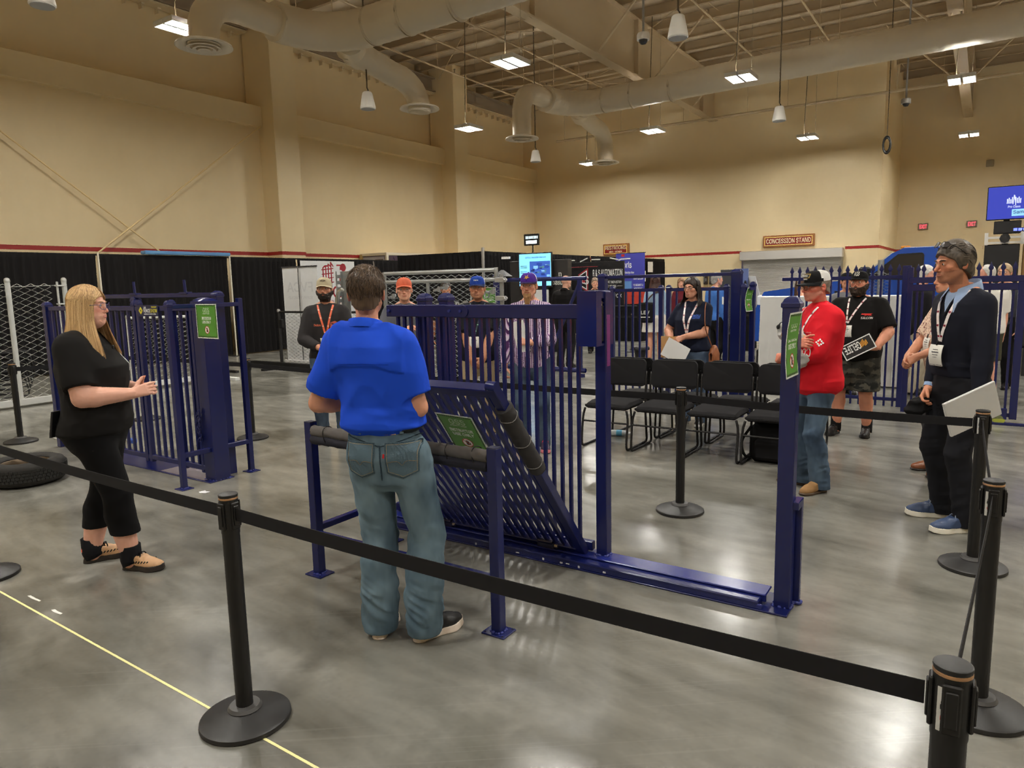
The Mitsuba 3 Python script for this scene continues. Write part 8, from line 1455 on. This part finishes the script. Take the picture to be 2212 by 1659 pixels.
# -------- the man in dark grey
o = dict(label='person in a dark grey long sleeved shirt with a tan cap holding a paper cup', lan='orange lanyard on the person in the dark grey shirt', loc=(-5.82, 5.20), heading=312, H=1.76, res='mid', skin=(196, 140, 112), trunk='man', girth=1.1, wide=1.05, head=dict(yaw=-4, pitch=4, browc=(34, 26, 22), brow=1.2), hair=('short', (36, 28, 24)),
         arms={'R': ((0.06, 0.27, 1.05), (0.9, -0.6, -0.1), (-0.6, 0.75, 0.1), (0.4, 0.4, 0.8), 0.5, 0.3), 'L': ((-0.08, 0.28, 1.07), (-0.9, -0.6, -0.1), (0.6, 0.7, 0.1), (-0.4, 0.4, 0.8), 0.5, 0.3)}, feet={'R': (0.12, 0, -10), 'L': (-0.12, 0, 10)},
         shirt=dict(col=(48, 46, 47), hem=0.525, sleeve=1.92, off=0.010, loose=0.018, amp=0.007, seed=111), pants=dict(col=(44, 54, 70), col2=(88, 104, 120), denim=1.0, top=0.58, loose=0.012, end=0.024), shoes=dict(style='boot', col=(60, 46, 36), sole=(30, 26, 24)))
p = Person(o); p.short_hair((36, 28, 24), t=0.005, top=0.0, nape=(-0.085, -0.07)); p.beard((34, 26, 22), t=0.007, low=0.022); p.mustache((34, 26, 22)); k = p.cap((178, 168, 142), (62, 48, 38), (184, 172, 146), 0.06, brim=0.066); cap_badge(p, k, sg.Polygon([(-0.03, 0), (-0.01, 0.012), (0.02, 0.01), (0.032, -0.002), (0.0, -0.01)]).difference(sg.Polygon([(-0.02, 0), (0.0, 0.007), (0.02, 0.002), (0.0, -0.005)])), (84, 72, 54), z=0.082)
p.lanyard((226, 108, 74), z_end=0.66, badge=False, spots=(236, 190, 170), wid=0.02); p.text('Dalton', 0.022, p.shirt_mesh, (0, 1, 0), (0.085, 0, 1.275), (224, 116, 90), width=0.075); p.drape('chest_print', ext(sg.Polygon([(-0.05, -0.03), (-0.045, 0.03), (0.0, 0.045), (0.045, 0.02), (0.05, -0.035), (0.02, -0.01), (-0.01, -0.03)]).difference(sg.LineString([(-0.03, 0.015), (0.03, 0.0)]).buffer(0.006)), 0.001), p.shirt_mesh, (0, 1, 0), (-0.095, 0, 1.27), (190, 92, 74), 'm_satin', 0.002)
c = thing('paper_cup', 'cream paper cup held by the person in the dark grey shirt', 'cup'); put('cup', moved(lathe([(0.0001, 0), (0.028, 0), (0.041, 0.105), (0.043, 0.108), (0.039, 0.106), (0.027, 0.004)], (-0.01, 0.39, 1.045), 24), p.W), (226, 218, 196), 'm_satin', 40, parent=c)
# -------- partly hidden people near the gates
def simple(label, loc, heading, H, trunk, skin, hair, shirt, pants, shoes, head=None, arms=None, feet=None, res='lo', **k):
    a = {'R': REST(1, H / 1.76), 'L': REST(-1, H / 1.76)}; a.update(arms or {}); return Person(dict(label=label, loc=loc, heading=heading, H=H, trunk=trunk, skin=skin, hair=hair, shirt=shirt, pants=pants, shoes=shoes, head=head or {}, arms=a, feet=feet or {'R': (0.11, 0, -8), 'L': (-0.11, 0, 8)}, res=res, **k))
DS = dict(style='dress', col=(30, 27, 26), sole=(18, 17, 17)); JN = dict(col=(46, 58, 78), col2=(90, 106, 124), denim=1.0, top=0.58, loose=0.012, end=0.022)
p = simple('person in a slate grey tee, mostly hidden behind the head of the person in bright blue', (-5.02, 5.55), 312, 1.74, 'stout', SK, ('short', (150, 90, 60)), dict(col=(84, 86, 94), hem=0.5, sleeve=0.85, loose=0.022), JN, DS, arms={'R': ((0.02, 0.30, 1.22), (0.9, -0.5, -0.2), (-0.7, 0.5, 0.3), (0.2, 0.5, 0.8), 0.4, 0.3)}); p.cap((206, 106, 80), (206, 106, 80), (206, 106, 80))
p = simple('person in a cream patterned short sleeved shirt behind the person in the navy sweater', (-0.22, 6.76), 207, 1.73, 'stout', SK2, ('short', (120, 112, 106)), dict(col=(214, 190, 166), hem=0.5, sleeve=0.88, loose=0.026, h=0.009, vc=lambda m: (lambda a, b: np.where(((a < 0.30) | (b < 0.30))[:, None] & (((a * 7) % 1 > 0.25) & ((b * 7) % 1 > 0.25))[:, None], lin((122, 62, 58)), lin((222, 198, 176))))(((m.vertices[:, 0] + m.vertices[:, 1] + m.vertices[:, 2]) / 0.042) % 1, ((m.vertices[:, 2] - m.vertices[:, 0] - m.vertices[:, 1]) / 0.042) % 1)), dict(col=(58, 58, 60), top=0.58, loose=0.014, end=0.03), dict(style='dress', col=(128, 76, 48), sole=(30, 26, 24), mat='m_gloss'),
           arms={'L': ((-0.06, 0.26, 1.0), (-0.9, -0.6, 0), (0.5, 0.5, -0.5), (-0.4, 0.8, 0.2), 0.5, 0.3), 'R': ((0.09, 0.28, 0.98), (0.9, -0.6, 0), (-0.5, 0.5, -0.5), (0.4, 0.8, 0.2), 0.5, 0.3)}, feet={'R': (0.12, 0.03, -8), 'L': (-0.1, 0.02, 10)}, res='mid', lan='white lanyard with a badge on the person in the patterned shirt'); p.short_hair((150, 146, 140), t=0.007); p.lanyard((224, 220, 216), z_end=0.675, x_end=-0.04, bw=0.1, bh=0.115)
# -------- people in the distance
DP = dict(col=(24, 24, 26), top=0.58, loose=0.014, end=0.026)
p = simple('bald person in a black shirt and black trousers seen from behind by the brace gate', (-6.82, 12.15), 92, 1.80, 'stout', (214, 164, 140), None, dict(col=(24, 23, 24), hem=0.56, sleeve=1.9, loose=0.02), dict(DP, belt=(30, 28, 26)), DS, dict(back=True, yaw=-25), arms={'R': ((0.12, 0.26, 1.05), (0.9, -0.7, 0), (-0.6, 0.7, 0), (0.4, 0.4, 0.8), 0.4, 0.3), 'L': ((-0.12, 0.26, 1.05), (-0.9, -0.7, 0), (0.6, 0.7, 0), (-0.4, 0.4, 0.8), 0.4, 0.3)}, wide=1.05); p.collar((24, 23, 24))
p = simple('person with short grey hair and an orange lanyard standing at the black backdrop', (-7.62, 15.0), 300, 1.755, 'man', SK, ('short', (130, 112, 96)), dict(col=(30, 28, 30), hem=0.5, sleeve=1.9), DP, DS); p.short_hair((132, 112, 94), t=0.008, top=0.012); p.drape('lanyard_strap', ext(sg.LineString([(0, 0.16), (0, -0.16)]).buffer(0.02), 0.002), p.shirt_mesh, (0, 1, 0), (0, 0, 1.25), (222, 92, 70), off=0.006)
den = simple('person with curly dark hair in a pale denim jacket and white skirt seen from behind', (-5.74, 14.05), 112, 1.76, 'woman', (196, 140, 116), ('curly', (56, 34, 30)), dict(col=(150, 176, 200), hem=0.545, sleeve=1.95, off=0.016, loose=0.022, amp=0.008), dict(col=(222, 218, 210), len='short', frac=0.72, top=0.58, loose=0.05, off=0.014, amp=0.004), dict(style='sandal', col=(190, 140, 116), sole=(170, 130, 108)), dict(back=True), girth=0.95, legs=1.05, wide=1.08)
hk_ = den.short_hair((54, 33, 29), t=0.03, front=(0.09, 0.05), nape=(-0.09, -0.24), amp=0.012, res=0.006, streak=30, col2=(86, 56, 48)); den.strands(crown(-0.02), 260, locks(-0.2, side=0.12, back=0.13), 0.007, [(54, 33, 29), (76, 48, 42)], hk_, 3, cols=2)
tb = thing('tote_bag', 'large black tote bag with white lettering on the shoulder of the denim jacket', 'bag'); put('body', moved(box(-0.36, -0.02, -0.27, -0.17, 0.80, 1.22, 0.04), den.W), (26, 26, 27), 'm_cloth', 30, parent=tb); put('strap', moved(tube(curve([(-0.2, -0.2, 1.2), (-0.05, -0.17, 1.38), (0.14, -0.06, 1.45), (0.16, 0.05, 1.42)], 14), 0.016, 6), den.W), (60, 40, 34), 'm_satin', True, parent=tb); put('lettering', moved(cat_(words('LEV', 0.07, np.array([[1, 0, 0, -0.2], [0, 0, -1, -0.272], [0, 1, 0, 0.98], [0, 0, 0, 1.0]]), 0.002), box(-0.31, -0.1, -0.274, -0.271, 0.91, 0.93)), den.W), (220, 220, 218), 'm_satin', False, parent=tb)
p = simple('person with straight brown hair in a maroon top between the denim jacket and the navy polo', (-5.75, 15.6), 292, 1.70, 'woman', SK, ('long', (132, 98, 72)), dict(col=(98, 34, 44), hem=0.5, sleeve=1.9), DP, DS); hk_ = p.short_hair((126, 92, 66), t=0.012, nape=(-0.085, -0.16), res=0.006, side=0.0); p.strands(crown(0.0), 160, locks(-0.24), 0.006, [(126, 92, 66), (166, 132, 98)], hk_, 4, cols=2)
p = simple('person with grey hair in a blue shirt standing behind the navy polo', (-4.30, 13.5), 60, 1.78, 'man', SK, ('short', (160, 156, 152)), dict(col=(66, 112, 186), hem=0.5, sleeve=1.9), DP, DS, dict(yaw=-15)); p.short_hair((156, 152, 148), t=0.008); p.drape('badge', box(-0.05, 0.05, -0.07, 0.07, 0, 0.003), p.shirt_mesh, (1, 0, 0), (0, 0.0, 1.26), (220, 220, 216), off=0.01)
p = simple('person in a black tank top with a brown ponytail looking down at a phone', (-2.57, 12.6), 30, 1.66, 'woman', (206, 152, 126), ('pony', (62, 42, 34)), dict(col=(24, 23, 24), hem=0.52, sleeve=0.0, top=0.80, off=0.007), DP, DS, dict(pitch=-12, yaw=-6, browc=(62, 42, 34)), arms={'R': ((0.10, 0.34, 1.16), (0.8, -0.9, -0.2), (-0.3, 0.8, 0.4), (0.3, -0.3, -0.9), 0.5, 0.3), 'L': ((-0.06, 0.36, 1.17), (-0.8, -0.9, -0.2), (0.3, 0.8, 0.4), (-0.3, -0.3, -0.9), 0.5, 0.3)}, girth=0.86, wide=0.95, res='mid', lan='white lanyard on the person in the black tank top'); hk_ = p.short_hair((58, 40, 32), t=0.010, col2=(110, 80, 60), res=0.005, side=0.0, nape=(-0.09, -0.08)); p.strands(lambda rng: np.array([0.02 * rng.randn(), -0.115, 0.045 + 0.02 * rng.rand()]), 90, lambda q, rng: curve(np.array([q, q + [0.0, -0.035, 0.0], [0.05 * rng.randn(), -0.13, -0.1], [0.06 * rng.randn(), -0.10, -0.26]]), 9), 0.004, [(58, 40, 32), (92, 66, 50)], hk_, 2, cols=2); p.lanyard((222, 218, 216), z_end=0.66, badge=False, spots=(140, 50, 60), zt=0.80)
ph = thing('phone', 'dark phone held by the person in the black tank top', 'phone'); put('body', moved(obox((0.02, 0.46, 1.20), (0.02, 0.53, 1.31), 0.07, 0.009, (0, 1, -0.6), 0.003), p.W), (24, 24, 26), 'm_gloss', False, parent=ph)
p = simple('person whose face shows behind the galvanised chain link gate', (-7.05, 8.75), 305, 1.72, 'man', SK3, ('short', (36, 30, 27)), dict(col=(34, 34, 38), hem=0.5, sleeve=0.85), DP, DS, dict(yaw=20)); p.short_hair((36, 30, 27), t=0.008)
p = simple('person in a black cap behind the spear topped fence, left of the black tee', (-1.62, 10.85), 300, 1.70, 'man', SK2, ('short', (40, 34, 30)), dict(col=(120, 120, 124), hem=0.5, sleeve=1.9), DP, DS, dict(pitch=8)); p.short_hair((40, 34, 30), t=0.004, top=0); p.cap((24, 24, 25), (24, 24, 25), (24, 24, 25))
p = simple('white haired person with glasses in a dark jacket behind the spear topped gate', (-0.72, 11.3), 350, 1.78, 'stout', (220, 164, 144), ('short', (222, 220, 216)), dict(col=(30, 30, 34), hem=0.47, sleeve=1.95, off=0.016), dict(DP, col=(190, 180, 160)), DS, dict(yaw=0, browc=(210, 208, 204))); p.short_hair((214, 212, 208), t=0.007); p.glasses((60, 56, 54)); p.mustache((214, 212, 208))
p = simple('balding person in a white polo and olive shorts behind the spear topped gate', (0.02, 11.25), 120, 1.76, 'big', (216, 158, 136), ('short', (206, 204, 200)), dict(col=(222, 220, 214), hem=0.5, sleeve=0.85, loose=0.026), dict(col=(70, 70, 56), len='short', frac=0.95, top=0.57, loose=0.03), dict(style='sandal', col=(40, 34, 30), sole=(34, 28, 24)), dict(back=True, yaw=30), girth=1.15, feet={'R': (0.14, 0, -10), 'L': (-0.14, 0, 10)}); p.short_hair((200, 198, 192), t=0.005, front=(-0.01, 0.07), nape=(-0.09, -0.075)); p.collar((226, 224, 218))
p = simple('person with sandy hair and glasses facing the white polo', (0.22, 12.35), 250, 1.78, 'man', SK, ('short', (170, 146, 116)), dict(col=(60, 62, 70), hem=0.5, sleeve=1.9), DP, DS); p.short_hair((168, 144, 114), t=0.009); p.glasses((50, 44, 40))
